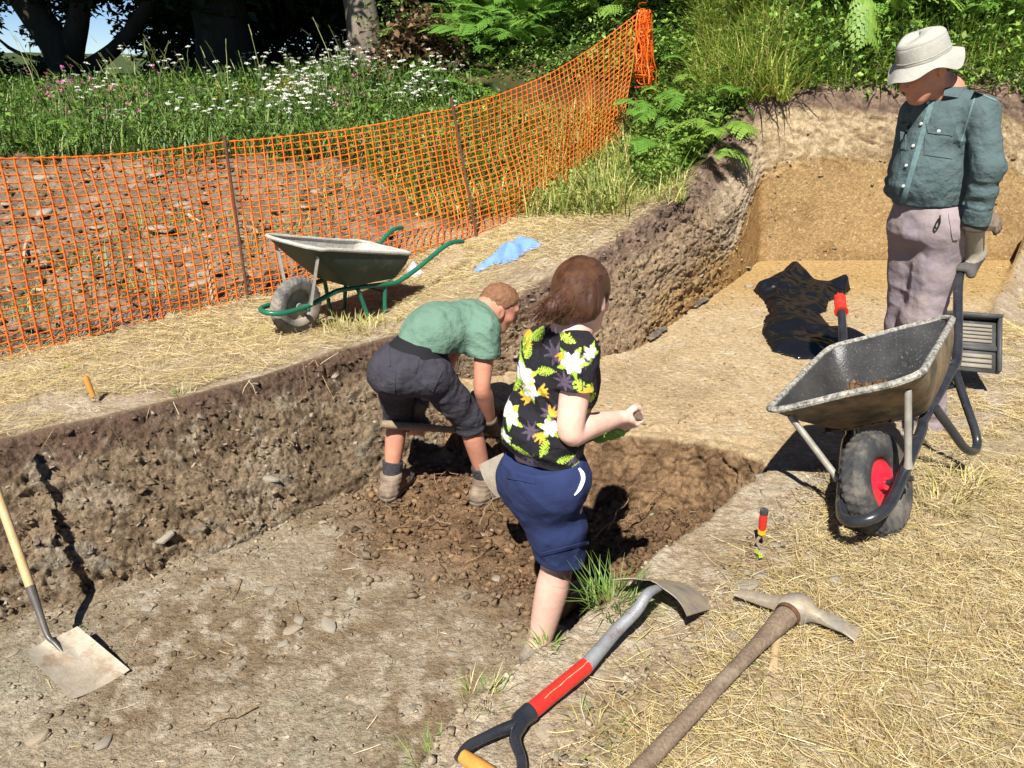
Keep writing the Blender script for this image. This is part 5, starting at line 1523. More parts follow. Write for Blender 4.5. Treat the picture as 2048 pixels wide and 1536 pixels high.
# ---------------------------------------------------------------- spade with a D handle in the foreground
def spade():
    t = thing('spade', 'upturned round spade with red and grey shaft and black D handle', 'spade', (.2, 1.8, 0))
    grip_a, grip_b = atz(925, 1512, .035), atz(1025, 1580, .035)
    Yj = atz(1036, 1452, .035); Yc = atz(1060, 1424, .036)
    R1 = atz(1172, 1332, .05); C1 = atz(1232, 1262, .075); C2 = atz(1272, 1222, .105); SK = atz(1296, 1187, .135)
    m = MB()
    m.tube(catmull([SK + [.05, .06, -.02], SK, C2, C1, R1 * .6 + C1 * .4, R1], 6), np.concatenate([np.linspace(.010, .0165, 8), np.linspace(.0165, .0215, 23)]), 16)
    part('socket_tube', m.mesh('socket_tube'), M_grey_tube, t)
    m = MB(); d = nrm(Yc - R1)
    m.tube([R1 - d * .002, R1 + d * .004, Yc], [.0215, .0225, .0225], 18)
    sf = part('shaft', m.mesh('shaft'), M_red_paint, t)
    m = MB(); ls = np.linspace(0, 1, 40); sd_ = nrm(np.cross(d, [0, 0, 1])); upv = np.cross(sd_, d)
    ph = 1.95 + .10 * vnoise(ls * 6, 0 * ls, seed=150)
    pl = (R1 * (1 - ls)[:, None] + (Yc - d * .045) * ls[:, None]) + (sd_ * np.cos(ph)[:, None] + upv * np.sin(ph)[:, None]) * .0222
    m.tube(pl, .0006 + .0013 * np.abs(vnoise(ls * 14, 0 * ls, seed=151)), 4)
    o = obj('paint_split', m.mesh('paint_split'), M_pale_wood, sf)
    m = MB()
    m.tube([Yc - d * .004, Yc + d * .0, Yc + d * .04, Yj], [.0245, .026, .0235, .019], 16)
    side = nrm(grip_b - grip_a)
    mid = (grip_a + grip_b) / 2
    for e, s in ((grip_a, -1), (grip_b, 1)):
        q = [Yj - d * .015, Yj + d * .035 + side * s * .022, Yj * .5 + mid * .5 + side * s * .057, e * .8 + (Yj + side * s * .06) * .2 + side * s * .006, e + d * .012]
        m.tube(catmull(q, 6), np.concatenate([np.linspace(.017, .0125, 13), np.linspace(.0125, .0135, 12)]), 12)
    part('y_handle', m.mesh('y_handle'), M_black_gloss, t)
    m = MB(); L = np.linalg.norm(grip_b - grip_a)
    tt = np.linspace(0, 1, 9)
    m.tube(grip_a[None] + side[None] * (L * tt)[:, None], .0165 + .004 * np.sin(tt * math.pi), 14)
    part('grip', m.mesh('grip'), M_orange_wood, t)
    # blade: arched sheet sloping away from the socket to the ground
    sl, sr = atz(1225, 1160, .10), atz(1374, 1232, .10)
    fr_, fl_ = np.array([.612, 2.09, .012]), np.array([.455, 2.275, -.015])
    n, k = 25, 21
    a, b = np.meshgrid(np.linspace(0, 1, n), np.linspace(0, 1, k), indexing='ij')
    P = ((sl * (1 - a)[..., None] + sr * a[..., None]) * (1 - b)[..., None] + (fl_ * (1 - a)[..., None] + fr_ * a[..., None]) * b[..., None])
    N = nrm(np.cross(sr - sl, (fl_ + fr_ - sl - sr))); N = N if N[2] > 0 else -N
    ax = nrm((fl_ + fr_ - sl - sr))
    e = 2 * a - 1
    arch = .040 * (1 - e ** 2) * (1 - .35 * b)
    rib = .012 * np.exp(-(e / .2) ** 2) * np.clip(1 - b * 1.6, 0, 1)
    P = P + N * (arch + rib)[..., None]
    # rear edge swept forward at the shoulders' inner side, rounded nose
    P = P + ax * ((1 - b) * (.028 * np.abs(np.sin(e * math.pi)) ** 1.0 - .0 - .015 * (1 - np.abs(e)) ** 3) + b * .05 * (1 - e ** 2))[..., None]
    m = MB(); m.solid(P, N, .003)
    part('blade', m.mesh('blade'), M_steel_worn, t)
spade()

def loft(stations, closed=True):
    """stations: (centre, half-width vector, half-height vector) joined with rounded-box sections"""
    ang = np.arange(12) * 2 * math.pi / 12
    cx = np.sign(np.cos(ang)) * np.abs(np.cos(ang)) ** .55; cy = np.sign(np.sin(ang)) * np.abs(np.sin(ang)) ** .55
    R_ = np.array([c + cx[:, None] * np.asarray(w) + cy[:, None] * np.asarray(h) for c, w, h in stations])
    b = MB(); b.grid(np.concatenate([R_, R_[:, :1]], 1))
    for e in (0, -1):
        c = R_[e].mean(0); i = np.arange(12); f = np.stack([i, (i + 1) % 12, np.full(12, 12)], 1)
        b.add(np.vstack([R_[e], c]), f if e == 0 else f[:, ::-1])
    return b

def pickaxe():
    E = atz(1590, 1217, .052)
    t = thing('pickaxe', 'heavy pickaxe with worn wooden handle lying on the straw in the foreground', 'pickaxe', (E[0], E[1], 0))
    top, end = atz(1582, 1222, .052), atz(1262, 1556, .035)
    d = nrm(end - top); L = np.linalg.norm(end - top)
    s = np.array([-.03, .0, .03, .08, .14, .22, .32, .45, .6, .75, .88, L - .01, L + .05])
    r = np.array([.030, .033, .0345, .032, .027, .0225, .0205, .0205, .0215, .023, .0245, .0255, .025])
    Pc = top[None] + d[None] * s[:, None]
    Pc[:, 2] += .004 * np.sin(s * 5)
    m = MB(); m.tube(catmull(Pc, 4), np.interp(np.linspace(0, len(s) - 1, 4 * (len(s) - 1) + 1), np.arange(len(s)), r), 18, flat=.86)
    part('handle', m.mesh('handle'), M_ash_dark, t)
    m = MB(); m.tube([top - d * .0 + d * .018, top + d * .034], [.0385, .037], 18, cap=False)
    part('eye_ring', m.mesh('eye_ring'), M_rust, t)
    up = np.array([0, 0, 1.0]); hd = -d
    tl, tr = atz(1474, 1184, .040), atz(1716, 1272, .030)
    al = nrm(tl - E); ar = nrm(atz(1660, 1240, .048) - E)
    st = [(tl, hd * .022, up * .004), (tl * .85 + E * .15, hd * .022, up * .008), (tl * .5 + E * .5, hd * .0235, up * .014), (tl * .28 + E * .72 + [0, 0, .004], hd * .027, up * .02),
          (E + al * .032, hd * .036, up * .034), (E + hd * .004, hd * .043, up * .041), (E + ar * .03 + hd * .002, hd * .038, up * .036), (E + ar * .052, hd * .022, up * .022),
          (E + ar * .075, hd * .020, up * .016), (atz(1652, 1237, .046), (hd * .9 - ar * .3) * .033, up * .010), (atz(1685, 1252, .044), (hd * .9 - ar * .35) * .034, up * .007), (tr, (hd * .85 - ar * .1) * .036, up * .0035)]
    # denser stations for a smooth boss
    C = catmull([q[0] for q in st], 4); Wd = catmull([q[1] for q in st], 4); Hd = catmull([q[2] for q in st], 4)
    part('head', loft(list(zip(C, Wd, Hd))).mesh('head'), M_steel_worn, t)
pickaxe()

def stick_thing(p0, p1, r, label, m=None, name='stick', cat='stick', bend=.06):
    p0, p1 = np.array(p0), np.array(p1)
    t = np.linspace(0, 1, 12)[:, None]
    L = np.linalg.norm(p1 - p0)
    P = p0 * (1 - t) + p1 * t + bend * L * np.stack([vnoise(t[:, 0] * 2.3, t[:, 0] * 0 + p0[0] * 7, seed=k) for k in (1, 2, 3)], 1) * np.sin(t * math.pi)
    b = MB(); b.tube(P, r * (1 + .2 * vnoise(t[:, 0] * 6, t[:, 0] * 0, seed=5)), 10)
    o = obj(name, b.mesh(name), m or M_pale_stick)
    return tag(o, label, cat)
M_pale_stick = mat('barkless_stick', (.48, .36, .22), (.38, .26, .14), scale=20, rough=.8, bump=.4, bscale=90, dirt=(.2, .1, .05), damt=.25)
stick_thing(atz(1556, 1272, .012), atz(1546, 1338, .012), .0125, 'short pale broken stick poking out under the pickaxe handle')

def trowel(base, top, r, mh, label, bands=None, neck=.06):
    base, top = np.array(base), np.array(top); d = nrm(top - base); L = np.linalg.norm(top - base)
    t = thing('trowel', label, 'trowel', tuple(base))
    h0 = neck
    m = MB(); s = np.linspace(h0, L, 12); k = (s - h0) / (L - h0)
    m.tube(base[None] + d[None] * s[:, None], r * (.78 + .32 * np.sin(k * 2.6) ** 1) * np.where(k > .95, .75, 1), 14)
    hd = part('handle', m.mesh('handle'), mh, t)
    if bands:
        for (a, b_, mm, nm) in bands:
            m = MB(); m.tube([base + d * a, base + d * b_], r * 1.12, 14); o = part(nm, m.mesh(nm), mm, t)
    m = MB(); side = nrm(np.cross(d, [0.3, 1, 0]))
    m.tube(catmull([base + d * h0, base + d * h0 * .5 + side * .012, base - d * .0], 5), .0055, 8)
    part('neck', m.mesh('neck'), M_steel_worn, t)
    w = side * .025; fw = nrm(np.cross(side, d)) * .02 - np.array([0, 0, .045])
    V = np.array([[base - w, base, base + w], [base - w * .9 + fw, base + fw, base + w * .9 + fw], [base - w * .1 + fw * 2, base + fw * 2.05, base + w * .1 + fw * 2]])
    m = MB(); m.solid(V, nrm(np.cross(w, fw)), .0025)
    part('blade', m.mesh('blade', False), M_steel_worn, t)
    return t
M_yellow = mat('yellow_tape', (.75, .42, .02), rough=.4)
_p = atz(1520, 1096, .012)
trowel(_p, np.array([_p[0] - .006, _p[1] - .01, .165]), .0125, mat('red_handle', (.62, .02, .018), (.5, .03, .02), scale=40, rough=.4, dirt=(.1, .05, .04), damt=.25), 'red handled trowel with yellow band planted upright beside the barrow wheel',
       [(.062, .078, M_yellow, 'yellow_band'), (.142, .158, M_rubber, 'end_cap')], .055)
_p = atz(190, 800, .0); _p[2] = height(_p[0], _p[1]) + .012
trowel(_p, np.array([_p[0] - .03, _p[1] + .01, _p[2] + .125]), .0135, M_orange_wood, 'trowel with orange wooden handle planted on the straw above the section', None, .02)
_o = obj('leaf', leaf_cloud('leaf', np.array([[0, 0, 0.], [.01, .004, 0], [-.008, .006, 0], [.004, -.01, .004]]), .028, [(.45, .55, .05), (.36, .5, .05)], M_leaf).data)
bpy.data.objects.remove([o for o in COL.objects if o.name == 'leaf' and o is not _o][0]); _o.name = 'leaf'
_p = atz(1518, 1110, .012); _o.location = _p
tag(_o, 'bright yellow green leaf on the soil at the foot of the red trowel', 'leaf')

# ---------------------------------------------------------------- crumpled things: sheets raised over an outline
def crumple(name, poly, hmax, seed, res=.011, crease=.04, edge=.08, round_=.6, freq=7, low=.0, zf=None, peaks=(), smooth=False):
    """a closed crumpled sheet over an outline on the ground"""
    P = np.asarray(poly, float)
    lo, hi = P.min(0) - .02, P.max(0) + .02
    xs, ys = np.arange(lo[0], hi[0], res), np.arange(lo[1], hi[1], res)
    X, Y = np.meshgrid(xs, ys, indexing='ij')
    X = X + RNG.uniform(-.3, .3, X.shape) * res; Y = Y + RNG.uniform(-.3, .3, X.shape) * res
    d = -sd_poly(X, Y, P)
    k = np.clip(d / edge, 0, 1) ** round_
    wx = X + .03 * vnoise(X * 9, Y * 9, seed=seed); wy = Y + .03 * vnoise(X * 9 + 5, Y * 9, seed=seed + 1)
    r1 = 1 - 2 * np.abs(vnoise(wx * freq, wy * freq * .8, seed=seed + 2)); r2 = 1 - 2 * np.abs(vnoise(wx * freq * 2.3 + 3, wy * freq * 2, seed=seed + 3))
    h = hmax * k * (.62 + .38 * vnoise(X * 3.3, Y * 3.3, seed=seed + 4)) + crease * k * (r1 * .65 + r2 * .35)
    for (px, py, pr, ph) in peaks:
        h = h + ph * np.clip(1 - np.hypot(X - px, Y - py) / pr, 0, 1) * np.clip(d / .02, 0, 1)
    h = np.maximum(h, .004) + low
    Z0 = (zf(X, Y) if zf else height(X, Y, False))
    ins = d > -res * .9
    # pull border points on to the outline
    idx = -np.ones(X.shape, int); idx[ins] = np.arange(ins.sum())
    top = np.stack([X[ins], Y[ins], (Z0 + h)[ins]], 1); bot = np.stack([X[ins], Y[ins], (Z0 + .001)[ins]], 1)
    q = np.stack([idx[:-1, :-1], idx[1:, :-1], idx[1:, 1:], idx[:-1, 1:]], -1).reshape(-1, 4)
    q = q[(q >= 0).all(1)]
    n = len(top)
    # side walls
    e = np.concatenate([q[:, [0, 1]], q[:, [1, 2]], q[:, [2, 3]], q[:, [3, 0]]])
    key = {tuple(x) for x in e.tolist()}
    bd = np.array([x for x in key if (x[1], x[0]) not in key])
    side = np.stack([bd[:, 1], bd[:, 0], bd[:, 0] + n, bd[:, 1] + n], 1)
    me = mesh_np(name, np.vstack([top, bot]), [q, q[:, ::-1] + n, side], None, smooth)
    return me

def pix_poly(pts, z):
    return [tuple(atz(u, v, z)[:2]) for u, v in pts]
FZ = lambda X, Y: floor_z(X, Y) + .006
_lowp = pix_poly([(1532,632),(1526,662),(1548,694),(1600,708),(1645,706),(1690,690),(1738,670),(1705,659),(1660,652),(1645,636),(1600,628)], -.17)
_upp = pix_poly([(1508,580),(1540,566),(1575,556),(1600,560),(1640,568),(1672,572),(1700,578),(1690,588),(1655,600),(1652,618),(1600,632),(1545,628),(1530,600)], -.15)
_t = thing('bin_bag', 'crumpled shiny black bin bag lying on the sandy trench floor', 'bin bag', (*np.mean(_lowp, 0), floor_z(*np.mean(_lowp, 0)).item()))
_pk = [(*atz(1590, 548, -.1)[:2], .17, .11), (*atz(1688, 570, -.12)[:2], .12, .09), (*atz(1520, 575, -.12)[:2], .1, .05)]
part('bag_body', crumple('bag_body', _lowp, .19, 201, .011, .030, .20, .55, 4.6, smooth=True, zf=FZ), M_bag, _t)
part('bag_neck', crumple('bag_neck', _upp, .14, 231, .011, .034, .15, .6, 5.2, smooth=True, zf=FZ, peaks=_pk), M_bag, _t)
_cl = [(946,524),(958,512),(975,501),(996,492),(1012,484),(1020,474),(1046,474),(1062,484),(1074,496),(1084,517),(1068,519),(1050,521),(1036,526),(1008,527),(985,522),(965,527)]
ZC = .2
_o = obj('folded_cloth', crumple('folded_cloth', pix_poly([(u, v + (27 if v < 490 else 15 if v < 505 else 2)) for u, v in _cl], ZC), .20, 251, .010, .07, .16, .6, 5.5, smooth=True), M_fleece)
tag(_o, 'pale blue fleece dropped in a heap on the straw by the net', 'fleece')
_o = obj('plastic_bag', crumple('plastic_bag', pix_poly([(812,540),(822,528),(838,540),(848,552),(830,556),(815,553)], -.02), .07, 271, .011, .05, .06, .6, 12), M_clearbag)
tag(_o, 'small crumpled white plastic bag on the straw behind the green barrow tray', 'plastic bag')
for _q, _l in (([(1296,668),(1308,656),(1332,646),(1334,652),(1312,668),(1300,673)], 'dark plastic sheeting at the foot of the slumped section behind the woman'), ([(1376,612),(1396,596),(1420,588),(1416,600),(1392,614)], 'scrap of dark plastic sheeting by the orange corner of the section')):
    _o = obj('plastic_sheet', crumple('plastic_sheet', pix_poly(_q, -.15), .012, 281, .012, .014, .05, .6, 9, zf=lambda X, Y: floor_z(X, Y) + .02), M_darksheet)
    tag(_o, _l, 'plastic sheet')

# ---------------------------------------------------------------- stones, pegs and sticks that stand out singly
def slab(u, v, z, s, label, rz=0, asp=(1.5, 1, 1), tan=True, big=False):
    p = atz(u, v, z); o = obj('stone' if not big else 'stone_slab', STONES[0 if tan else 1])
    o.location = (p[0], p[1], height(p[0], p[1]).item() + s * .1); o.scale = (s * asp[0], s * asp[1], s * asp[2]); o.rotation_euler = (.08, -.06, rz)
    return tag(o, label, 'stone')
slab(1262, 417, .34, .085, 'upper of two flat pale stones on the mown hay', .2, big=True)
slab(1253, 432, .33, .08, 'lower of two flat pale stones on the mown hay', -.3, big=True)
slab(609, 741, .0, .042, 'single pale grey stone on the lip of the section below the green barrow', 1.2, (1, .8, 1.2), False)
slab(1542, 990, .0, .055, 'flat pale stone on the soil just behind the red trowel', .1, (1.2, .8, .8))
slab(1525, 940, .0, .03, 'bluish pebble at the trench edge in the barrow shadow', .1, (1.2, .8, 1.2), False)
slab(1500, 567, -.12, .05, 'white stone holding down the corner of the black bin bag', .6, (1.1, .9, 1.6))
slab(170, 962, -.2, .04, 'oval tan stone set in the face of the dark section', .6, (1.3, .9, 1.4))
_p = at(170, 964, 3.32); COL.objects[-1] if False else None
for _o in list(COL.objects):
    if _o.get('label', '').startswith('oval tan stone'):
        _o.location = _p; _o.rotation_euler = (1.0, 0, .5)
def spot(u, v, zg=.1):
    p = atz(u, v, zg)
    for _ in range(6): p = atz(u, v, height(p[0], p[1]).item())
    return p
_a = spot(430, 602); stick_thing(_a - [0, 0, .04], _a + [-.02, .03, .30], .026, 'pale wooden peg standing behind the net left of the green barrow', None, 'peg', 'peg', .01)
_a = spot(138, 356); _b = MB(); _b.box(_a + [-.02, .02, .09], (.10, .06, .11), rotm(.1, -.15, .3)); _o = obj('wooden_block', _b.mesh('wooden_block', False), M_pale_stick); tag(_o, 'pale wooden block standing on top of the spoil behind the net', 'block')
for (a, b, r, l) in (((80, 455), (95, 590), .012, 'long pale root running down the spoil at the far left'), ((235, 455), (262, 520), .016, 'bleached stick on the spoil behind the net, left of the peg'), ((380, 430), (425, 480), .018, 'pale stick lying on the spoil near the first stake'),
                  ((470, 445), (512, 470), .022, 'broken pale branch behind the front corner of the green tray'), ((300, 315), (470, 405), .012, 'long thin root lying diagonally across the top of the spoil'), ((690, 412), (790, 418), .03, 'flat pale plank end at the edge of the spoil'), ((760, 428), (835, 436), .022, 'second weathered plank at the edge of the spoil nearest the handles'), ((905, 415), (925, 450), .02, 'short pale branch against the foot of the second stake')):
    _u, _v = a; _w, _x = b
    stick_thing(spot(_u, _v) + [0, 0, .03], spot(_w, _x) + [0, 0, .03], r, l, bend=.15)

# dusty plastic scoop behind the barrow handle
def dustpan():
    c = atz(1945, 742, .02)
    t = thing('dustpan', 'dusty black plastic dustpan with ribbed floor on the turf behind the barrow handle', 'dustpan', (c[0], c[1], 0))
    R_ = rotm(math.radians(50), 0, math.radians(-16))
    M1 = mat('dusty_black_plastic', (.05, .052, .055), (.08, .08, .08), scale=10, rough=.6, dirt=(.3, .28, .24), dscale=20, damt=.3); M2 = mat('pale_dust', (.27, .24, .19), (.20, .18, .15), scale=12, rough=.9)
    o = c + np.array([-.02, .0, .0])
    def W(p): return np.asarray(p) @ R_.T + o
    m = MB()
    m.box(W((0, .15, 0)), (.135, .15, .006), R_)
    for x in (-.135, .135): m.box(W((x, .15, .025)), (.008, .152, .03), R_)
    m.box(W((0, .305, .03)), (.145, .008, .036), R_)
    m.box(W((0, .13, .012)), (.128, .012, .012), R_)
    pan = part('pan', m.mesh('pan', False), M1, t)
    m = MB()
    for k in range(5): m.box(W((0, .172 + k * .022, .010)), (.105, .0075, .005), R_)
    for k in range(3): m.box(W((0, .03 + k * .028, .010)), (.105, .010, .005), R_)
    part('ribs', m.mesh('ribs', False), M2, t)
dustpan()

# ================================================================== PEOPLE
def smin(a, b, k):
    h = np.clip(k - np.abs(a - b), 0, None) / k
    return np.minimum(a, b) - h * h * k * .25

def d_cone(p, a, b, ra, rb, fn=None, ff=1.0):
    a = np.asarray(a, np.float32); b = np.asarray(b, np.float32); ba = b - a
    pa = p - a
    h = np.clip(pa @ ba / (ba @ ba + 1e-12), 0, 1)
    v = pa - h[:, None] * ba
    if fn is not None:
        fn = np.asarray(fn, np.float32)
        vn = v @ fn
        v = v + (vn * (1 / ff - 1))[:, None] * fn
        return (np.sqrt((v * v).sum(1)) - (ra + (rb - ra) * h)) * min(1.0, (1 + ff) / 2)
    return np.sqrt((v * v).sum(1)) - (ra + (rb - ra) * h)

def d_ell(p, c, M, r):
    q = (p - np.asarray(c, np.float32)) @ np.asarray(M, np.float32).T
    r = np.asarray(r, np.float32)
    k0 = np.sqrt(((q / r) ** 2).sum(1)); k1 = np.sqrt(((q / (r * r)) ** 2).sum(1)) + 1e-9
    return k0 * (k0 - 1) / k1

class Shape:
    """a smooth union of tapered limbs and ellipsoids, with cuts and a wrinkle function"""
    def __init__(s): s.p, s.cut, s.sub, s.disp = [], [], [], None
    def cone(s, a, b, ra, rb, k=.03, fn=None, ff=1.0): s.p.append(('c', a, b, ra, rb, fn, ff, k)); return s
    def chain(s, pts, rs, k=.02, fn=None, ff=1.0):
        for i in range(len(pts) - 1): s.cone(pts[i], pts[i + 1], rs[i], rs[i + 1], k, fn, ff)
        return s
    def tube(s, pts, rs, n=4, k=.0008):
        c = catmull(pts, n); r = catmull([(q, 0, 0) for q in rs], n)[:, 0]
        return s.chain(c, r, k)
    def ell(s, c, M, r, k=.02): s.p.append(('e', c, M, r, k)); return s
    def carve(s, c, M, r, k=.01): s.sub.append((c, M, r, k)); return s
    def plane(s, o, n, k=.004): s.cut.append((np.asarray(o, np.float32), np.asarray(nrm(n), np.float32), k)); return s
    def bounds(s, m=.03):
        lo, hi = np.full(3, 1e9), np.full(3, -1e9)
        for q in s.p:
            if q[0] == 'c':
                for c, r in ((q[1], q[3]), (q[2], q[4])):
                    lo = np.minimum(lo, np.asarray(c) - r - m); hi = np.maximum(hi, np.asarray(c) + r + m)
            else:
                r = max(q[3]); lo = np.minimum(lo, np.asarray(q[1]) - r - m); hi = np.maximum(hi, np.asarray(q[1]) + r + m)
        return lo, hi
    def __call__(s, p):
        p = np.asarray(p, np.float32)
        d = np.full(len(p), 9.0, np.float32)
        for q in s.p:
            if q[0] == 'c': e, k = d_cone(p, *q[1:7]), q[7]
            else: e, k = d_ell(p, *q[1:4]), q[4]
            d = smin(d, e, k)
        for c, M, r, k in s.sub:
            d = -smin(-d, d_ell(p, c, M, r), k)
        if s.disp is not None: d = d - s.disp(p)
        for o, n, k in s.cut:
            d = -smin(-d, -((p - o) @ n), k)
        return d

class Join:
    """several shapes, each with its own cuts, joined smoothly"""
    def __init__(s, shapes, k=.015): s.s, s.k = shapes, k
    def bounds(s, m=.03):
        b = [q.bounds(m) for q in s.s]
        return np.min([x[0] for x in b], 0), np.max([x[1] for x in b], 0)
    def __call__(s, p):
        d = s.s[0](p)
        for q in s.s[1:]: d = smin(d, q(p), s.k)
        return d.astype(np.float32)

def limb(chain, cut_o, cut_n, disp=None, k=.02):
    """a sleeve or trouser leg: ((point, radius) ...) cut square at its hem"""
    S = Shape()
    for (a, ra), (b, rb) in zip(chain[:-1], chain[1:]): S.cone(a, b, ra, rb, k)
    S.plane(cut_o, cut_n); S.disp = disp
    return S

def snet(fn, lo, hi, h):
    """surface nets over a sparse grid"""
    B = 4
    nb = np.ceil((hi - lo) / (h * B)).astype(int) + 1
    n = nb * B
    ax = [lo[k] + h * B * (np.arange(nb[k]) + .5) - h * .5 for k in range(3)]
    Cc = np.stack(np.meshgrid(*ax, indexing='ij'), -1).reshape(-1, 3)
    dc = fn(Cc).reshape(nb)
    act = np.abs(dc) < h * B * 1.5 + .014
    D = np.repeat(np.repeat(np.repeat(np.where(dc < 0, -1, 1).astype(np.float32), B, 0), B, 1), B, 2)
    bi = np.argwhere(act)
    off = np.stack(np.meshgrid(*[np.arange(B)] * 3, indexing='ij'), -1).reshape(-1, 3)
    ijk = (bi[:, None] * B + off[None]).reshape(-1, 3)
    v = np.concatenate([fn(lo + h * q) for q in np.array_split(ijk, max(1, len(ijk) // 200000))])
    D[ijk[:, 0], ijk[:, 1], ijk[:, 2]] = v
    ins = D < 0
    c = np.zeros(tuple(n - 1), np.int8)
    for a in (0, 1):
        for b in (0, 1):
            for e in (0, 1):
                c += ins[a:n[0] - 1 + a, b:n[1] - 1 + b, e:n[2] - 1 + e]
    cell = np.argwhere((c > 0) & (c < 8))
    idx = -np.ones(tuple(n - 1), np.int32); idx[tuple(cell.T)] = np.arange(len(cell))
    cor = np.array([[a, b, e] for a in (0, 1) for b in (0, 1) for e in (0, 1)])
    val = np.stack([D[tuple((cell + q).T)] for q in cor], 1)
    acc = np.zeros((len(cell), 3)); cnt = np.zeros(len(cell))
    for i in range(8):
        for j in range(i + 1, 8):
            if np.abs(cor[i] - cor[j]).sum() != 1: continue
            x = (val[:, i] < 0) != (val[:, j] < 0)
            t = np.where(x, val[:, i] / np.where(x, val[:, i] - val[:, j], 1), 0)
            acc += np.where(x[:, None], cor[i] + t[:, None] * (cor[j] - cor[i]), 0); cnt += x
    V = lo + h * (cell + acc / cnt[:, None])
    F = []
    for a in range(3):
        b, e = (a + 1) % 3, (a + 2) % 3
        sl0 = [slice(None)] * 3; sl1 = [slice(None)] * 3
        sl0[a] = slice(0, n[a] - 1); sl1[a] = slice(1, n[a])
        i0, i1 = ins[tuple(sl0)], ins[tuple(sl1)]
        E = np.argwhere(i0 != i1)
        ok = (E[:, b] > 0) & (E[:, e] > 0) & (E[:, b] < n[b] - 1) & (E[:, e] < n[e] - 1); E = E[ok]
        ub = np.zeros(3, int); ub[b] = 1; ue = np.zeros(3, int); ue[e] = 1
        q = np.stack([idx[tuple((E - ub - ue).T)], idx[tuple((E - ue).T)], idx[tuple(E.T)], idx[tuple((E - ub).T)]], 1)
        s = i0[tuple(E.T)]
        q[~s] = q[~s][:, ::-1]
        F.append(q)
    F = np.concatenate(F); F = F[(F >= 0).all(1)]
    # settle the vertices on the surface
    e = h * .3
    for _ in range(1):
        g = np.stack([(fn(V + np.eye(3)[k] * e) - fn(V - np.eye(3)[k] * e)) / (2 * e) for k in range(3)], 1)
        d = fn(V)
        V = V - np.clip(d / np.maximum((g * g).sum(1), .25), -h, h)[:, None] * g * .8
    return V, F

def grow(name, shape, h, m, root, col=None, lo=None, hi=None):
    a, b = shape.bounds()
    if lo is not None: a = np.maximum(a, lo)
    if hi is not None: b = np.minimum(b, hi)
    V, F = snet(shape, a, b, h)
    for _ in range(3 if name == 'body' else 0):
        acc = np.zeros_like(V); cnt = np.zeros(len(V))
        for i in range(4):
            np.add.at(acc, F[:, i], V[F[:, (i + 1) % 4]]); np.add.at(cnt, F[:, i], 1)
        V = V * .5 + acc / cnt[:, None] * .5
    me = mesh_np(name, V, F, col(V) if col else None, True)
    return part(name, me, m, root) if root is not None else obj(name, me, m)

def traces(shape, uv, t0=1.5, t1=6.0):
    """the first points of a shape seen along many view rays at once (nan where none)"""
    D = np.array([ray(u, v) for u, v in uv]); L = np.linalg.norm(D, axis=1)
    t = np.full(len(D), t0); done = np.zeros(len(D), bool)
    o = np.array([0, 0, CAM_Z])
    for _ in range(90):
        k = np.nonzero(~done & (t < t1))[0]
        if len(k) == 0: break
        s = shape(o + D[k] * t[k][:, None])
        hit_ = s < .0005
        done[k[hit_]] = True
        t[k] += np.where(hit_, 0, np.maximum(s, .0006) / L[k] * .85)
    P = o + D * t[:, None]; P[~done] = np.nan
    return P

def trace(shape, u, v):
    q = traces(shape, [(u, v)])[0]
    return None if np.isnan(q[0]) else q

def grad(shape, p, e=.003):
    p = np.atleast_2d(p)
    g = np.stack([shape(p + np.eye(3)[k] * e) - shape(p - np.eye(3)[k] * e) for k in range(3)], 1)
    return g / (np.linalg.norm(g, axis=1)[:, None] + 1e-9)

def patch(shape, quad, nu, nv, lift, th):
    """a thin piece of cloth lying on a shape: quad = 4 pixel corners"""
    q = np.array(quad, float)
    A, B_ = np.meshgrid(np.linspace(0, 1, nu), np.linspace(0, 1, nv), indexing='ij')
    uv = ((q[0] * (1 - A[..., None]) + q[1] * A[..., None]) * (1 - B_[..., None]) + (q[3] * (1 - A[..., None]) + q[2] * A[..., None]) * B_[..., None]).reshape(-1, 2)
    G = traces(shape, uv)
    bad = np.isnan(G[:, 0]); med = np.nanmedian(G[:, 1])
    bad |= np.abs(G[:, 1] - med) > .12
    if bad.any():
        for i in np.nonzero(bad)[0]:
            G[i] = at(uv[i][0], uv[i][1], med)
    G = G.reshape(nu, nv, 3)
    N = grad(shape, G.reshape(-1, 3)).reshape(G.shape)
    b = MB(); b.solid(G + N * lift, N, th)
    return b

def frame3(f, u):
    f = nrm(f); r = nrm(np.cross(f, u)); u = np.cross(r, f)
    return f, r, u

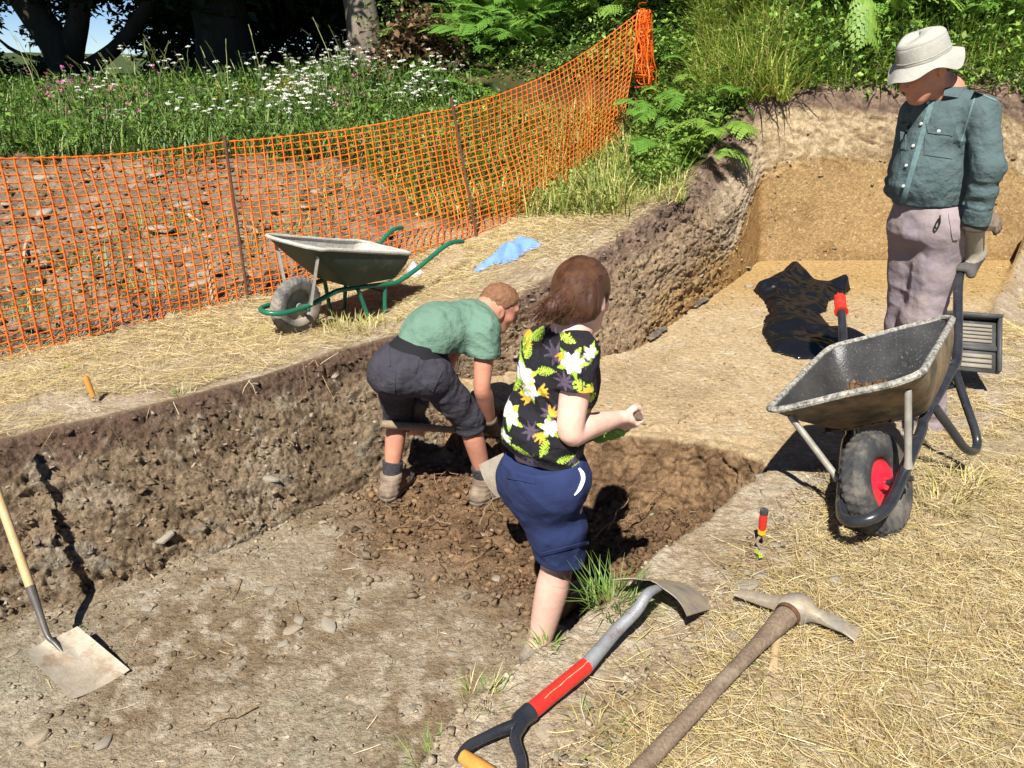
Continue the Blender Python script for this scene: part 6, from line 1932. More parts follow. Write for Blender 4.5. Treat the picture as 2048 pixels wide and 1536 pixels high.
def head(S, c, f, u, s=1.0, neck=None):
    """adds a head with a face to a body; rows of M are right, forward, up"""
    f, r, u = frame3(f, u); M = np.array([r, f, u]); c = np.asarray(c)
    P = lambda a, b, e: c + s * (r * a + f * b + u * e)
    S.ell(P(0, -.012, .022), M, np.array([.074, .096, .088]) * s, .02)
    S.ell(P(0, .03, -.045), M, np.array([.056, .062, .072]) * s, .03)
    S.ell(P(0, .060, -.098), M, np.array([.026, .024, .022]) * s, .03)
    S.ell(P(0, .074, .030), M, np.array([.050, .018, .014]) * s, .02)
    for q in (-1, 1):
        S.ell(P(.042 * q, .052, -.025), M, np.array([.02, .026, .018]) * s, .025)
        S.cone(P(.050 * q, -.005, -.055), P(.022 * q, .055, -.095), .016 * s, .014 * s, .03)
        S.carve(P(.031 * q, .096, .006), M, np.array([.017, .012, .011]) * s, .012)
        S.ell(P(.031 * q, .075, .004), M, np.array([.0125, .012, .010]) * s, .004)
        th = .35
        Me = np.array([r, nrm(f * math.cos(th) + u * math.sin(th)), nrm(u * math.cos(th) - f * math.sin(th))])
        S.ell(P(.078 * q, -.010, -.012), Me, np.array([.008, .020, .033]) * s, .008)
        S.carve(P(.086 * q, -.006, -.012), Me, np.array([.005, .011, .020]) * s, .006)
    S.cone(P(0, .090, .015), P(0, .112, -.032), .009 * s, .014 * s, .014)
    S.ell(P(.012, .098, -.036), M, np.array([.009, .012, .008]) * s, .008); S.ell(P(-.012, .098, -.036), M, np.array([.009, .012, .008]) * s, .008)
    S.ell(P(0, .086, -.061), M, np.array([.022, .012, .0065]) * s, .006); S.ell(P(0, .084, -.073), M, np.array([.019, .012, .007]) * s, .006)
    if neck is not None:
        S.cone(P(0, -.025, -.06), neck, .050 * s, .056 * s, .03)
    return P, M

def leg(S, hip, knee, ankle, back, r=(.088, .060, .055, .036)):
    hip, knee, ankle, back = (np.asarray(q, float) for q in (hip, knee, ankle, back))
    S.tube([hip, hip * .5 + knee * .5, knee, knee * .70 + ankle * .30 + back * .014, knee * .38 + ankle * .62 + back * .006, ankle], [r[0], r[0] * .55 + r[1] * .45, r[1] * .96, r[2] * 1.02, r[2] * .72 + r[3] * .28, r[3]])

def arm(S, sh, el, wr, r=(.050, .042, .040, .027)):
    sh, el, wr = (np.asarray(q, float) for q in (sh, el, wr))
    S.tube([sh, sh * .5 + el * .5, el, el * .72 + wr * .28, el * .3 + wr * .7, wr], [r[0], r[0] * .5 + r[1] * .5, r[1] * .93, r[2] * 1.02, r[2] * .5 + r[3] * .5, r[3]])

def foot(S, ankle, d, z0, s=1.0):
    d = nrm(np.asarray(d) * [1, 1, 0]); a = np.asarray(ankle); g = np.array([a[0], a[1], z0])
    S.cone(a, g - d * .03 + [0, 0, .035], .036 * s, .034 * s, .03); S.cone(g - d * .03 + [0, 0, .034], g + d * .12 + [0, 0, .026], .032 * s, .026 * s, .03)
    S.cone(a - [0, 0, .02], g + d * .10 + [0, 0, .03], .03 * s, .026 * s, .03)

def boot(name, ankle, d, z0, m_up, m_sole, root, h=.006, top=.03, s=1.0):
    d = nrm(np.asarray(d) * [1, 1, 0]); a = np.asarray(ankle); g = np.array([a[0], a[1], z0]); w = np.array([-d[1], d[0], 0])
    S = Shape()
    S.cone(a + [0, 0, top], g - d * .035 + [0, 0, .045], .048 * s, .045 * s, .04)
    S.cone(g - d * .045 + [0, 0, .04], g + d * .15 * s + [0, 0, .034], .043 * s, .040 * s, .03)
    S.cone(a - [0, 0, .01], g + d * .11 * s + [0, 0, .045], .042 * s, .038 * s, .04)
    S.plane(a + [0, 0, top], [0, 0, 1]); S.plane(g + [0, 0, .016], [0, 0, -1])
    S.disp = lambda p: .003 * vnoise(p[:, 0] * 45, p[:, 1] * 45, p[:, 2] * 30, seed=301) + .002 * (np.abs(((p[:, 2] - z0) * 38) % 1 - .5) < .12)
    b = grow(name, S, h, m_up, root)
    S = Shape(); S.cone(g - d * .048 + [0, 0, .03], g + d * .155 * s + [0, 0, .03], .048 * s, .045 * s, .03); S.plane(g + [0, 0, .022], [0, 0, 1]); S.plane(g + [0, 0, -.004], [0, 0, -1])
    o = grow('sole', S, h, m_sole, root); reparent(o, b)
    # laces
    for k in range(4):
        q = a * (1 - k / 4) + (g + d * .10 * s + [0, 0, .075]) * (k / 4) + d * .036 * s + [0, 0, .006]
        mb = MB(); mb.tube(catmull([q - w * .026 - [0, 0, .008], q, q + w * .026 - [0, 0, .008]], 4), .0028, 6)
        o = part('lace', mb.mesh('lace'), M_lace, root); reparent(o, b)
    return b

def reparent(o, p):
    mw = o.matrix_parent_inverse.copy()
    o.parent = p
    o.matrix_parent_inverse = Matrix.Identity(4)

def fingers_grip(S, C, axis, palm, rh, wrist, wrap=1, s=1.0, gl=0.0, curl=225):
    """five fingers closed round a bar: axis runs from the little finger to the index"""
    axis = nrm(axis); palm = nrm(palm - axis * (palm @ axis)); t = np.cross(axis, palm) * wrap
    pos = lambda off, ang, R_: C + axis * off + (palm * math.cos(math.radians(ang)) + t * math.sin(math.radians(ang))) * R_
    W = np.asarray(wrist)
    ln = (.86, 1.0, 1.04, .95)
    for i in range(4):
        off = (i - 1.5) * .0205 * s
        r = (.0078, .0088, .0091, .0087)[i] * s + gl
        kn = pos(off * 1.05, 25, rh + .020 * s)
        c = curl * ln[i]
        S.chain([kn, pos(off, 25 + c * .27, rh + r + .003), pos(off * .98, 25 + c * .55, rh + r * .9), pos(off * .96, 25 + c * .80, rh + r * .85)], [r * 1.08, r, r * .95, r * .85], .004)
        S.cone(W + axis * off * .55, kn, .0165 * s + gl, .0125 * s + gl, .016)
    th0 = W * .62 + pos(.030 * s, -12, rh + .018) * .38
    S.chain([th0, pos(.046 * s, -42, rh + .015 * s), pos(.044 * s, -92, rh + .0105 * s + gl), pos(.036 * s, -140, rh + .010 * s + gl)], [.0155 * s + gl, .0125 * s + gl, .0105 * s + gl, .009 * s + gl], .008)

def hand_open(S, wrist, d, palm_n, s=1.0, gl=0.0, curl=.5):
    d = nrm(d); palm_n = nrm(palm_n - d * (palm_n @ d)); a = np.cross(d, palm_n); W = np.asarray(wrist)
    for i in range(4):
        off = (i - 1.5) * .0205 * s; L = (.060, .074, .080, .072)[i] * s; r = (.0078, .0088, .0091, .0087)[i] * s + gl
        kn = W + d * .085 * s + a * off
        S.cone(W + a * off * .55, kn, .0165 * s + gl, .0120 * s + gl, .016)
        p1 = kn + (d * math.cos(curl * .5) + palm_n * math.sin(curl * .5)) * L * .45
        p2 = p1 + (d * math.cos(curl * 1.3) + palm_n * math.sin(curl * 1.3)) * L * .32
        p3 = p2 + (d * math.cos(curl * 1.9) + palm_n * math.sin(curl * 1.9)) * L * .23
        S.chain([kn, p1, p2, p3], [r * 1.08, r, r * .95, r * .85], .004)
    S.chain([W + d * .025 * s + a * .018 * s, W + d * .055 * s + a * .045 * s + palm_n * .012, W + d * .085 * s + a * .056 * s + palm_n * .022], [.0155 * s + gl, .0125 * s + gl, .0095 * s + gl], .008)

M_skin = mat('pale_skin', (.72, .47, .385), (.67, .40, .315), scale=22, rough=.5, spec=.35, bump=.08, bscale=200, fine=.05)
M_skin_tan = mat('sunburnt_skin', (.55, .26, .17), (.47, .21, .14), scale=16, rough=.5, spec=.35, bump=.1, bscale=200, fine=.06)
for _m in (M_skin, M_skin_tan):
    _b = _m.node_tree.nodes['Principled BSDF']; _b.inputs['Subsurface Weight'].default_value = .12; _b.inputs['Subsurface Radius'].default_value = (.01, .004, .002); _b.inputs['Subsurface Scale'].default_value = .6
M_lace = mat('boot_lace', (.10, .09, .08), (.16, .14, .12), scale=60, rough=.9)
M_boot = mat('walking_boot', (.20, .145, .105), (.14, .10, .075), scale=20, rough=.85, bump=.4, bscale=150, dirt=(.30, .235, .165), damt=.42)
M_boot_g = mat('dusty_grey_boot', (.16, .14, .12), (.12, .105, .09), scale=20, rough=.85, bump=.4, bscale=150, dirt=(.32, .26, .19), damt=.45)
M_sole = mat('boot_sole', (.13, .12, .105), (.09, .085, .08), scale=30, rough=.9, dirt=(.28, .21, .14), damt=.45)
M_sock = mat('dark_sock', (.03, .03, .034), (.05, .05, .055), scale=60, rough=.95, bump=.4, bscale=300)
M_glove = mat('dark_work_glove', (.060, .050, .042), (.09, .075, .06), scale=24, rough=.9, bump=.4, bscale=180, dirt=(.20, .14, .09), damt=.4)
M_glove_b = mat('brown_glove_back', (.20, .15, .11), (.13, .10, .075), scale=24, rough=.9, bump=.4, bscale=180)
M_two_tone = mat('two_tone_glove', (.1, .1, .1), None, rough=.85, attr=True, bump=.4, bscale=180, fine=.12)
M_glove_g = mat('grey_glove', (.36, .32, .26), (.28, .25, .20), scale=18, rough=.9, bump=.4, bscale=200, fine=.1)
M_tee_g = mat('faded_green_jersey', (.125, .215, .16), (.108, .19, .14), scale=7, rough=.95, bump=.25, bscale=260, fine=.06, fscale=300, dirt=(.15, .20, .14), dscale=5, damt=.22, bump2=(.75, 22, .022))
M_shorts_d = mat('charcoal_denim', (.035, .033, .045), (.045, .042, .055), scale=9, rough=.92, bump=.35, bscale=320, fine=.15, fscale=350, dirt=(.10, .085, .075), dscale=8, damt=.3, bump2=(.75, 22, .022))
M_band = mat('black_waistband', (.010, .010, .012), rough=.9)
M_shorts_n = mat('navy_cotton', (.016, .026, .085), (.020, .032, .10), scale=9, rough=.92, bump=.3, bscale=320, fine=.12, fscale=350, bump2=(.4, 14, .02))
M_print = mat('floral_jersey', (.1, .1, .1), None, rough=.9, attr=True, bump=.2, bscale=300, bump2=(.75, 22, .022))
M_hair_b = mat('brown_hair', (.050, .020, .012), (.085, .036, .019), scale=26, rough=.42, spec=.5, stretch=(1, 1, .18), bump=.7, bscale=90)
M_hair_t = mat('lighter_brown_hair', (.055, .022, .012), (.115, .052, .026), scale=30, rough=.42, spec=.5)
M_hair_s = mat('short_sandy_hair', (.26, .13, .065), (.17, .08, .042), scale=60, rough=.6, bump=.7, bscale=260)
M_hair_g = mat('dark_grey_hair', (.06, .05, .045), (.12, .105, .095), scale=50, rough=.6, bump=.7, bscale=200)
M_denim = mat('teal_denim_shirt', (.082, .120, .124), (.068, .102, .107), scale=8, rough=.95, bump=.3, bscale=330, fine=.13, fscale=380, dirt=(.13, .21, .225), dscale=7, damt=.32, bump2=(.75, 22, .022))
M_denim_s = mat('denim_seam', (.10, .18, .19), (.16, .235, .24), scale=60, rough=.95, bump=.4, bscale=330)
M_trouser = mat('faded_mauve_trousers', (.285, .235, .235), (.235, .195, .22), scale=6, rough=.95, bump=.3, bscale=300, fine=.10, fscale=350, dirt=(.34, .27, .235), dscale=5, damt=.4, bump2=(.5, 15, .02))
M_hat = mat('stone_washed_hat', (.40, .395, .35), (.31, .305, .27), scale=10, rough=.95, bump=.35, bscale=260, fine=.14, fscale=240)
M_white_cloth = mat('white_pocket_cloth', (.70, .70, .72), rough=.95)
M_button = mat('pearl_button', (.55, .55, .52), rough=.3)

def folds(*fs):
    """wrinkles: each (origin, direction across the folds, spacing, depth, reach)"""
    def f(p):
        p = np.asarray(p, np.float32)
        s = .0042 * (.6 - np.abs(vnoise(p[:, 0] * 15, p[:, 1] * 15, p[:, 2] * 9, seed=311)) * 1.6) + .0022 * vnoise(p[:, 0] * 34, p[:, 1] * 34, p[:, 2] * 34, seed=310)
        for i, (o, d, w, a, R_) in enumerate(fs):
            q = p - np.asarray(o, np.float32)
            r = np.exp(-(q * q).sum(1) / (R_ * R_))
            if r.max() < .02: continue
            d = nrm(d); e = nrm(np.cross(d, [.31, .53, .79])); g = np.cross(d, e)
            x = q @ d.astype(np.float32); y = q @ e.astype(np.float32); z = q @ g.astype(np.float32)
            n = vnoise(x / (w * 1.5) + 7 * i, y / (w * 5), z / (w * 5), seed=312 + i)
            s = s + 1.25 * a * r * (1.0 - 2.4 * np.abs(n))
        return s
    return f

# ------------------------------------------------------------------ the bending man in the green T-shirt
def man_bent():
    ZF = -.6
    Lh, Rh = at(788, 748, 3.68), at(862, 750, 3.60)
    Lk, Rk = at(797, 822, 3.93), at(936, 832, 3.74)
    La, Ra = at(783, 948, 3.86), at(969, 955, 3.80)
    pel, mid, chest, nk = at(822, 722, 3.64), at(868, 662, 3.70), at(925, 652, 3.80), at(970, 624, 3.88)
    Rs, Ls = at(972, 662, 3.70), at(944, 628, 3.98)
    Re, Rw = at(964, 772, 3.66), at(979, 838, 3.78)
    Le, Lw = at(884, 742, 4.02), at(842, 806, 3.90)
    t = thing('person', 'man in a green T-shirt and charcoal shorts bending over in the trench', 'person', (pel[0], pel[1], ZF))
    nw = nrm(np.array([.23, .12, .97]))
    bdir = nrm(nk - pel); sdir = nrm(Ls - Rs); back = nrm(np.cross(sdir, bdir)); back = back if back[2] > 0 else -back
    S = Shape()
    P, M = head(S, at(1000, 614, 3.93), (.84, .22, -.5), (.45, .12, .85), .98, nk)
    S.chain([pel, mid, chest], [.10, .105, .11], .03, back, .72)
    S.cone(chest, nk, .11, .06, .05); S.cone(Rs, Ls, .05, .05, .05)
    arm(S, Rs, Re, Rw, (.052, .044, .043, .029)); arm(S, Ls, Le, Lw, (.052, .044, .043, .029))
    leg(S, Lh, Lk, La, (0, -1, .2), (.080, .055, .053, .036)); leg(S, Rh, Rk, Ra, (0, -1, .2), (.080, .055, .053, .036))
    dl, dr = np.array([.35, .9, 0]), np.array([.75, .62, 0])
    foot(S, La, dl, ZF); foot(S, Ra, dr, ZF)
    # the grip on the tool
    h0, h1 = at(762, 848, 3.80), at(920, 862, 4.02)
    ax = nrm(h1 - h0)
    Cl = h0 + ax * .20
    Cr = at(988, 866, 3.99)
    body = grow('body', S, .0068, M_skin_tan, t)
    # eyes, brow line are small at this size; hair next
    H = Shape()
    H.ell(P(0, -.014, .024), M, np.array([.080, .103, .094]), .01)
    H.ell(P(0, -.060, -.03), M, np.array([.062, .05, .06]), .03)
    H.plane(P(0, .050, .075), M[1] * .75 + M[2] * -.55 + 0); H.plane(P(0, .02, -.055), -M[2] + M[1] * .3)
    H.carve(P(.08, -.006, -.03), M, (.02, .03, .035)); H.carve(P(-.08, -.006, -.03), M, (.02, .03, .035))
    H.carve(P(0, .115, -.03), M, (.085, .075, .085), .015)
    H.disp = lambda p: .0045 * fbm(p[:, 0] * 70, p[:, 1] * 70, p[:, 2] * 70, oct=2, seed=320) - .001
    grow('hair', H, .0045, M_hair_s, t)
    # T-shirt
    slR = Rs + (Re - Rs) * .46; slL = Ls + (Le - Ls) * .5
    fd = folds((pel + bdir * .05 - back * .05, bdir + sdir * .6, .035, .011, .15), (Rs - [0, 0, .08], bdir + back * .4, .03, .010, .12), (mid, bdir + sdir * .4, .05, .006, .18), (slR, nrm(Re - Rs), .03, .005, .08), (chest - back * .1, bdir, .04, .012, .13))
    T0 = Shape()
    T0.cone(pel + bdir * .02, mid, .138, .142, .04, back, .84); T0.cone(mid, chest, .142, .148, .04, back, .82); T0.cone(chest, nk - bdir * .03, .136, .080, .04, back, .8)
    T0.cone(Rs * .8 + Ls * .2, Ls * .8 + Rs * .2, .080, .080, .04)
    T0.cone(mid - back * .06 + bdir * .03, chest - back * .07 - bdir * .02, .10, .105, .05)
    T0.plane(at(815, 689, 3.6), -nw); T0.plane(nk - bdir * .0, bdir * .9 - back * .1); T0.disp = fd
    T = Join([T0, limb([(Rs, .070), (slR + (Re - Rs) * .1, .068)], slR, Re - Rs, fd), limb([(Ls, .070), (slL + (Le - Ls) * .1, .066)], slL, Le - Ls, fd)], .03)
    grow('t_shirt', T, .006, M_tee_g, t)
    # waistband and shorts
    B = Shape(); B.cone(pel - bdir * .09, pel, .133, .133, .04, back, .90); B.cone(pel, mid, .133, .137, .04, back, .84); B.cone(Lh - bdir * .02 + back * .01, Rh - bdir * .02 + back * .01, .098, .098, .05)
    B.plane(at(825, 712, 3.6), -nw); B.plane(at(812, 680, 3.6), nw)
    grow('waistband', B, .006, M_band, t)
    hl = Lk + (La - Lk) * .20; hr = Rk + (Ra - Rk) * .20
    fd = folds(((Lh + Rh) / 2 - [0, 0, .05], sdir + [0, 0, .5], .032, .007, .12), (Rh * .5 + Rk * .5, nrm(Rk - Rh) + sdir * .5, .045, .008, .16), (Lh * .5 + Lk * .5, [.3, 0, 1], .04, .008, .14), (hr, nrm(Ra - Rk), .025, .006, .09), (hl, [0, 0, 1], .022, .006, .09))
    N0 = Shape()
    N0.cone(pel - bdir * .03, pel - bdir * .09, .136, .132, .04, back, .90)
    N0.cone(Lh - bdir * .02 + back * .01, Rh - bdir * .02 + back * .01, .100, .100, .05)
    N0.cone(Lh * .9 + Rh * .1 + back * .03, Rh * .9 + Lh * .1 + back * .03, .082, .082, .05)
    N0.cone(pel - bdir * .05, pel + bdir * .04, .136, .134, .04, back, .86); N0.cone(Rh, pel + bdir * .02 - back * .03, .09, .10, .05)
    N0.plane(at(825, 701, 3.6), nw); N0.disp = fd
    N = Join([N0, limb([(Lh, .092), (Lk, .076), (hl + (La - Lk) * .05, .072)], hl, La - Lk, fd, .03), limb([(Rh, .090), (Rk, .078), (hr + (Ra - Rk) * .05, .073)], hr, Ra - Rk, fd, .02)], .03)
    sh = grow('shorts', N, .0068, M_shorts_d, t)
    for quad in ([(851, 722), (884, 744), (866, 784), (832, 760)], [(762, 742), (792, 742), (790, 788), (760, 780)]):
        o = part('back_pocket', patch(N, quad, 8, 8, .002, .003).mesh('back_pocket'), M_shorts_d, t); reparent(o, sh)
    for (a, b) in (((776, 690), (779, 733)), ((838, 706), (829, 745))):
        o = part('belt_loop', patch(N, [(a[0] - 2, a[1] + 4), (a[0] + 3, a[1] + 4), (b[0] + 3, b[1]), (b[0] - 2, b[1])], 3, 6, .003, .003).mesh('belt_loop'), M_shorts_d, t); reparent(o, sh)
    # socks and boots
    for a, kn, d in ((La, Lk, dl), (Ra, Rk, dr)):
        K = Shape(); K.cone(a + (kn - a) * .22, a - [0, 0, .03], .054, .047, .02); K.plane(a + (kn - a) * .21, kn - a)
        K.disp = lambda p: .0022 * (np.abs((p[:, 2] * 75) % 1 - .5) > .2) * (np.abs(((p[:, 0] + p[:, 1] * .6) * 70) % 1 - .5) > .15)
        grow('sock', K, .004, M_sock, t)
        boot('boot', a, d, ZF + .004, M_boot, M_sole, t, .006, .012, 1.05)
    # gloves on the handle
    pw = Cl + np.array([0, .045, .062])
    G = Shape(); fingers_grip(G, Cl, ax, np.array([0, .9, .42]), .0235, pw, -1, 1.08, .0025, 255); G.cone(pw, Lw, .036, .042, .02)
    G.plane(Lw + nrm(Lw - pw) * .03, Lw - pw)
    def bare(V):
        c = np.tile([[.11, .088, .07]], (len(V), 1)); q = V - Cl
        tip = (-q[:, 1] > .012) & (q[:, 2] < .012)
        c[tip] = (.56, .28, .19)
        return c
    grow('glove', G, .0042, M_two_tone, t, bare)
    G = Shape(); fingers_grip(G, Cr, ax, nrm(Rw - Cr), .018, Cr + nrm(Rw - Cr) * .075, -1, 1.05, .003); G.cone(Cr + nrm(Rw - Cr) * .06, Rw, .034, .040, .02)
    G.plane(Rw + nrm(Rw - Cr) * .02, Rw - Cr)
    grow('glove', G, .0042, M_glove, t)
    # the mattock he holds
    m = thing('mattock', 'mattock with worn wooden handle gripped low by the bending man', 'mattock', tuple(h0))
    far = h0 + nrm(Cr - h0) * .74; d = nrm(far - h0)
    b = MB(); s = np.linspace(0, 1, 16); b.tube(h0[None] * (1 - s[:, None]) + far[None] * s[:, None], np.interp(s, [0, .04, .3, .8, 1], [.022, .0255, .021, .0195, .024]), 14, flat=.88)
    part('handle', b.mesh('handle'), M_ash, m)
    up = nrm(np.cross(d, [1, .3, 0])); up = up if up[2] < 0 else -up
    b = loft([(far + up * .20, np.cross(d, up) * .030, d * .004), (far + up * .12, np.cross(d, up) * .028, d * .009), (far + up * .04, np.cross(d, up) * .024, d * .020), (far, np.cross(d, up) * .030, d * .032), (far - up * .05, np.cross(d, up) * .022, d * .018), (far - up * .17, np.cross(d, up) * .005, d * .028)])
    part('head', b.mesh('head'), M_steel_worn, m)
man_bent()

# ------------------------------------------------------------------ the woman in the floral T-shirt
def petal(x, z, cx, cz, R_, n=6, rot=0.0):
    dx, dz = x - cx, z - cz; r = np.hypot(dx, dz); a = np.arctan2(dz, dx) + rot
    return r / (R_ * (.52 + .48 * np.abs(np.cos(a * n / 2)))), r / R_

def leafmask(x, z, cx, cz, L, w, ang, ser=0.0):
    c, s = math.cos(ang), math.sin(ang)
    a = (x - cx) * c + (z - cz) * s; b = -(x - cx) * s + (z - cz) * c
    k = np.clip(a / L, 0, 1)
    wid = w * np.sin(np.pi * k ** .75)
    if ser:
        wid = wid * np.where(np.abs(((a - np.abs(b) * .9) / (L / ser)) % 1 - .5) < .30, 1.0, .22)
    return (a > 0) & (a < L) & (np.abs(b) < wid)

def floral(V):
    x, z = V[:, 0], V[:, 2]
    c = np.tile([[.012, .011, .015]], (len(V), 1))
    q = lambda u, v: at(u, v, 2.42)[[0, 2]]
    PX = 1 / 640
    purple, lime, lime2, white, orange = (.085, .065, .10), (.40, .58, .06), (.26, .42, .04), (.80, .80, .76), (.62, .36, .04)
    def leaf(u, v, L, w, ang, col, ser=0):
        p = q(u, v); c[leafmask(x, z, p[0], p[1], L * PX, w * PX, math.radians(ang), ser)] = col
    def fern(u, v, L, w, ang, col): leaf(u, v, L, w, ang, col, 9)
    def palm(u, v, R_, col):
        for k in range(8): leaf(u, v, R_, R_ * .13, k * 45 + u % 40, col)
    def flower(u, v, R_, rot=0):
        p = q(u, v)
        for k in range(5): leaf(u, v, R_ * 1.5, R_ * .30, k * 72 + 20 + rot * 50, lime2 if k % 2 else lime)
        f, r = petal(x, z, p[0], p[1], R_ * PX, 6, rot)
        c[f < 1] = white
        a = np.arctan2(z - p[1], x - p[0]) + rot
        c[(f < .97) & (r > .25) & (np.abs(np.sin(a * 3)) < .10)] = (.48, .54, .40)
        c[(f < .5) & (r < .14)] = (.55, .65, .2)
    for u, v, R_ in ((1110, 700, 26), (1126, 742, 22), (1075, 668, 20), (1100, 815, 24), (1040, 700, 16), (1062, 850, 22), (1140, 850, 22), (1165, 700, 20), (1060, 905, 20), (1150, 905, 22), (1172, 800, 18)): palm(u, v, R_, purple)
    for u, v, L, w, ang in ((1092, 672, 46, 8, -140), (1112, 660, 40, 9, -20), (1072, 742, 42, 9, 18), (1050, 730, 40, 8, 70), (1150, 735, 26, 12, -80), (1094, 862, 44, 10, -110), (1022, 885, 52, 8, -22), (1110, 905, 46, 8, 10), (1170, 745, 24, 8, -60), (1024, 800, 40, 8, 60), (1180, 800, 30, 8, 70), (1150, 880, 30, 8, 30), (1060, 700, 30, 7, 200), (1140, 920, 34, 7, -10)): fern(u, v, L, w, ang, lime)
    for u, v, a0 in ((1075, 778, 20), (1062, 795, 200), (1100, 820, 60), (1085, 850, 240), (1170, 770, 100), (1045, 715, 70), (1128, 690, 250), (1165, 830, 40)):
        for k in range(4): leaf(u, v, 26, 3.2, a0 + k * 24 - 36, orange)
    for u, v, R_, rot in ((1100, 652, 14, .3), (1142, 706, 23, .9), (1048, 757, 22, .2), (1060, 782, 17, 1.1), (1019, 838, 20, .6), (1098, 840, 18, .1), (1178, 850, 16, .4), (1010, 880, 12, .2), (1176, 690, 14, .8)): flower(u, v, R_, rot)
    # woven bands along the hem and cuffs
    p = q(1085, 905)
    return c

def woman():
    ZF = -.6
    Rh, Lh = at(1122, 962, 2.44), at(1060, 958, 2.56)
    Rk, Ra = at(1112, 1142, 2.53), at(1078, 1292, 2.56)
    Lk, La = np.array([.20, 2.82, -.14]), np.array([.20, 2.86, -.50])
    pel, waist, chest, nk = at(1085, 950, 2.49), at(1086, 862, 2.49), at(1118, 745, 2.50), at(1143, 662, 2.50)
    Rs, Ls = at(1156, 706, 2.40), at(1080, 690, 2.64)
    Re, Rw = at(1142, 862, 2.35), at(1238, 836, 2.53)
    Le = at(1120, 830, 2.74); Lw = at(1196, 868, 2.70)
    fw = nrm(np.array([.72, .69, 0])); sd = nrm(Rs - Ls)
    t = thing('person', 'woman in a black floral T-shirt and navy shorts standing in the trench, back turned', 'person', (pel[0], pel[1], ZF))
    S = Shape()
    P, M = head(S, at(1166, 592, 2.53), (.58, .80, -.16), (.05, .10, 1), 1.0, nk)
    S.chain([pel, waist, chest], [.11, .105, .11], .03, fw, .75); S.cone(chest, nk, .10, .055, .05); S.cone(Rs, Ls, .045, .045, .05)
    arm(S, Rs, Re, Rw, (.052, .046, .043, .026)); arm(S, Ls, Le, Lw, (.052, .046, .042, .026))
    S.tube([Rh, at(1116, 1060, 2.50), at(1113, 1128, 2.52), at(1104, 1178, 2.535), at(1091, 1235, 2.55), at(1079, 1290, 2.56), at(1074, 1330, 2.57)], [.085, .072, .0565, .0615, .054, .041, .036], 4); leg(S, Lh, Lk, La, (-.6, -.75, 0), (.085, .058, .058, .035))
    dft = np.array([.6, .75, 0]); foot(S, Ra, dft, ZF); foot(S, La, dft, ZF)
    # the spade shaft she holds
    g1 = at(1262, 838, 2.58); g0 = at(1000, 952, 3.02); ax = nrm(g1 - g0)
    fingers_grip(S, g1 - ax * .0, ax, nrm(Rw - g1) + np.array([0, -.3, .5]), .018, Rw + nrm(g1 - Rw) * .01, 1, .95)
    grow('body', S, .0062, M_skin, t)
    # green glove of the other hand, further down the shaft
    Cg = g1 - ax * .095
    G = Shape(); fingers_grip(G, Cg, ax, nrm(Lw - Cg), .018, Cg + nrm(Lw - Cg) * .075, -1, .95, .003); G.cone(Cg + nrm(Lw - Cg) * .06, Lw, .032, .036, .02); G.plane(Lw, Lw - Cg)
    grow('glove', G, .0042, mat('green_garden_glove', (.18, .34, .06), (.25, .40, .10), scale=26, rough=.85, bump=.4, bscale=180, dirt=(.35, .4, .25), damt=.3), t)
    # shirt
    slR = Rs + (Re - Rs) * .46; slL = Ls + (Le - Ls) * .46
    fd = folds((waist - fw * .1, [.2, 0, 1], .042, .010, .14), (Rs - [0, 0, .1] - fw * .05, [.8, 0, .6], .032, .008, .11), (pel + [0, 0, .09], [.3, .1, 1], .035, .009, .15), (chest - fw * .1, [1, 0, .6], .05, .006, .16))
    T0 = Shape()
    T0.cone(pel + [0, 0, .02], waist, .150, .136, .05, fw, .82); T0.cone(waist, chest, .136, .145, .05, fw, .80); T0.cone(chest, nk - [0, 0, .05], .128, .074, .04, fw, .74)
    T0.cone(Rs * .85 + Ls * .15, Ls * .85 + Rs * .15, .066, .066, .04)
    T0.cone(chest + fw * .06 - [0, 0, .03], chest + fw * .05 - [0, 0, .06], .08, .085, .05)
    T0.plane(at(1080, 922, 2.42), [-.24, 0, -1.0]); T0.carve(nk + np.array([0, 0, .03]), np.eye(3), (.072, .072, .06), .01); T0.disp = fd
    T = Join([T0, limb([(Rs, .064), (slR + (Re - Rs) * .12, .064)], slR, Re - Rs, fd), limb([(Ls, .064), (slL + (Le - Ls) * .12, .062)], slL, Le - Ls, fd)], .03)
    grow('floral_shirt', T, .0039, M_print, t, floral)
    # shorts
    hr = at(1124, 1116, 2.50); hl = Lh + (Lk - Lh) * .86
    fd = folds((Rh - [0, 0, .1], [1, 0, .35], .06, .008, .15), ((Rh + Lh) / 2 - fw * .12 - [0, 0, .08], [.6, 0, 1], .05, .008, .14), (hr + [0, 0, .05], [1, .2, 0], .05, .006, .12))
    N0 = Shape()
    N0.cone(pel + [0, 0, .06], pel - [0, 0, .02], .140, .142, .04, fw, .85)
    N0.cone(Rh * .95 + Lh * .05 - fw * .035 + [0, 0, .02], Lh * .9 + Rh * .1 - fw * .03 + [0, 0, .02], .090, .090, .05); N0.cone(Rh, Lh, .096, .096, .05)
    N0.plane(pel + np.array([0, 0, .075]), [-.2, 0, 1]); N0.disp = fd
    N = Join([N0, limb([(Rh * .62 + Lh * .38, .108), (at(1094, 1000, 2.50), .108), (at(1110, 1050, 2.49), .100), (hr - [0, 0, .03], .082)], hr, [-.12, 0, -1.0], fd, .03), limb([(Lh, .100), (hl - [0, 0, .03], .082)], hl, [-.12, 0, -1.0], fd, .03)], .045)
    sh = grow('shorts', N, .0055, M_shorts_n, t)
    o = part('pocket_welt', patch(N, [(1014, 950), (1072, 962), (1072, 968), (1014, 956)], 10, 3, .002, .003).mesh('pocket_welt'), M_shorts_n, t); reparent(o, sh)
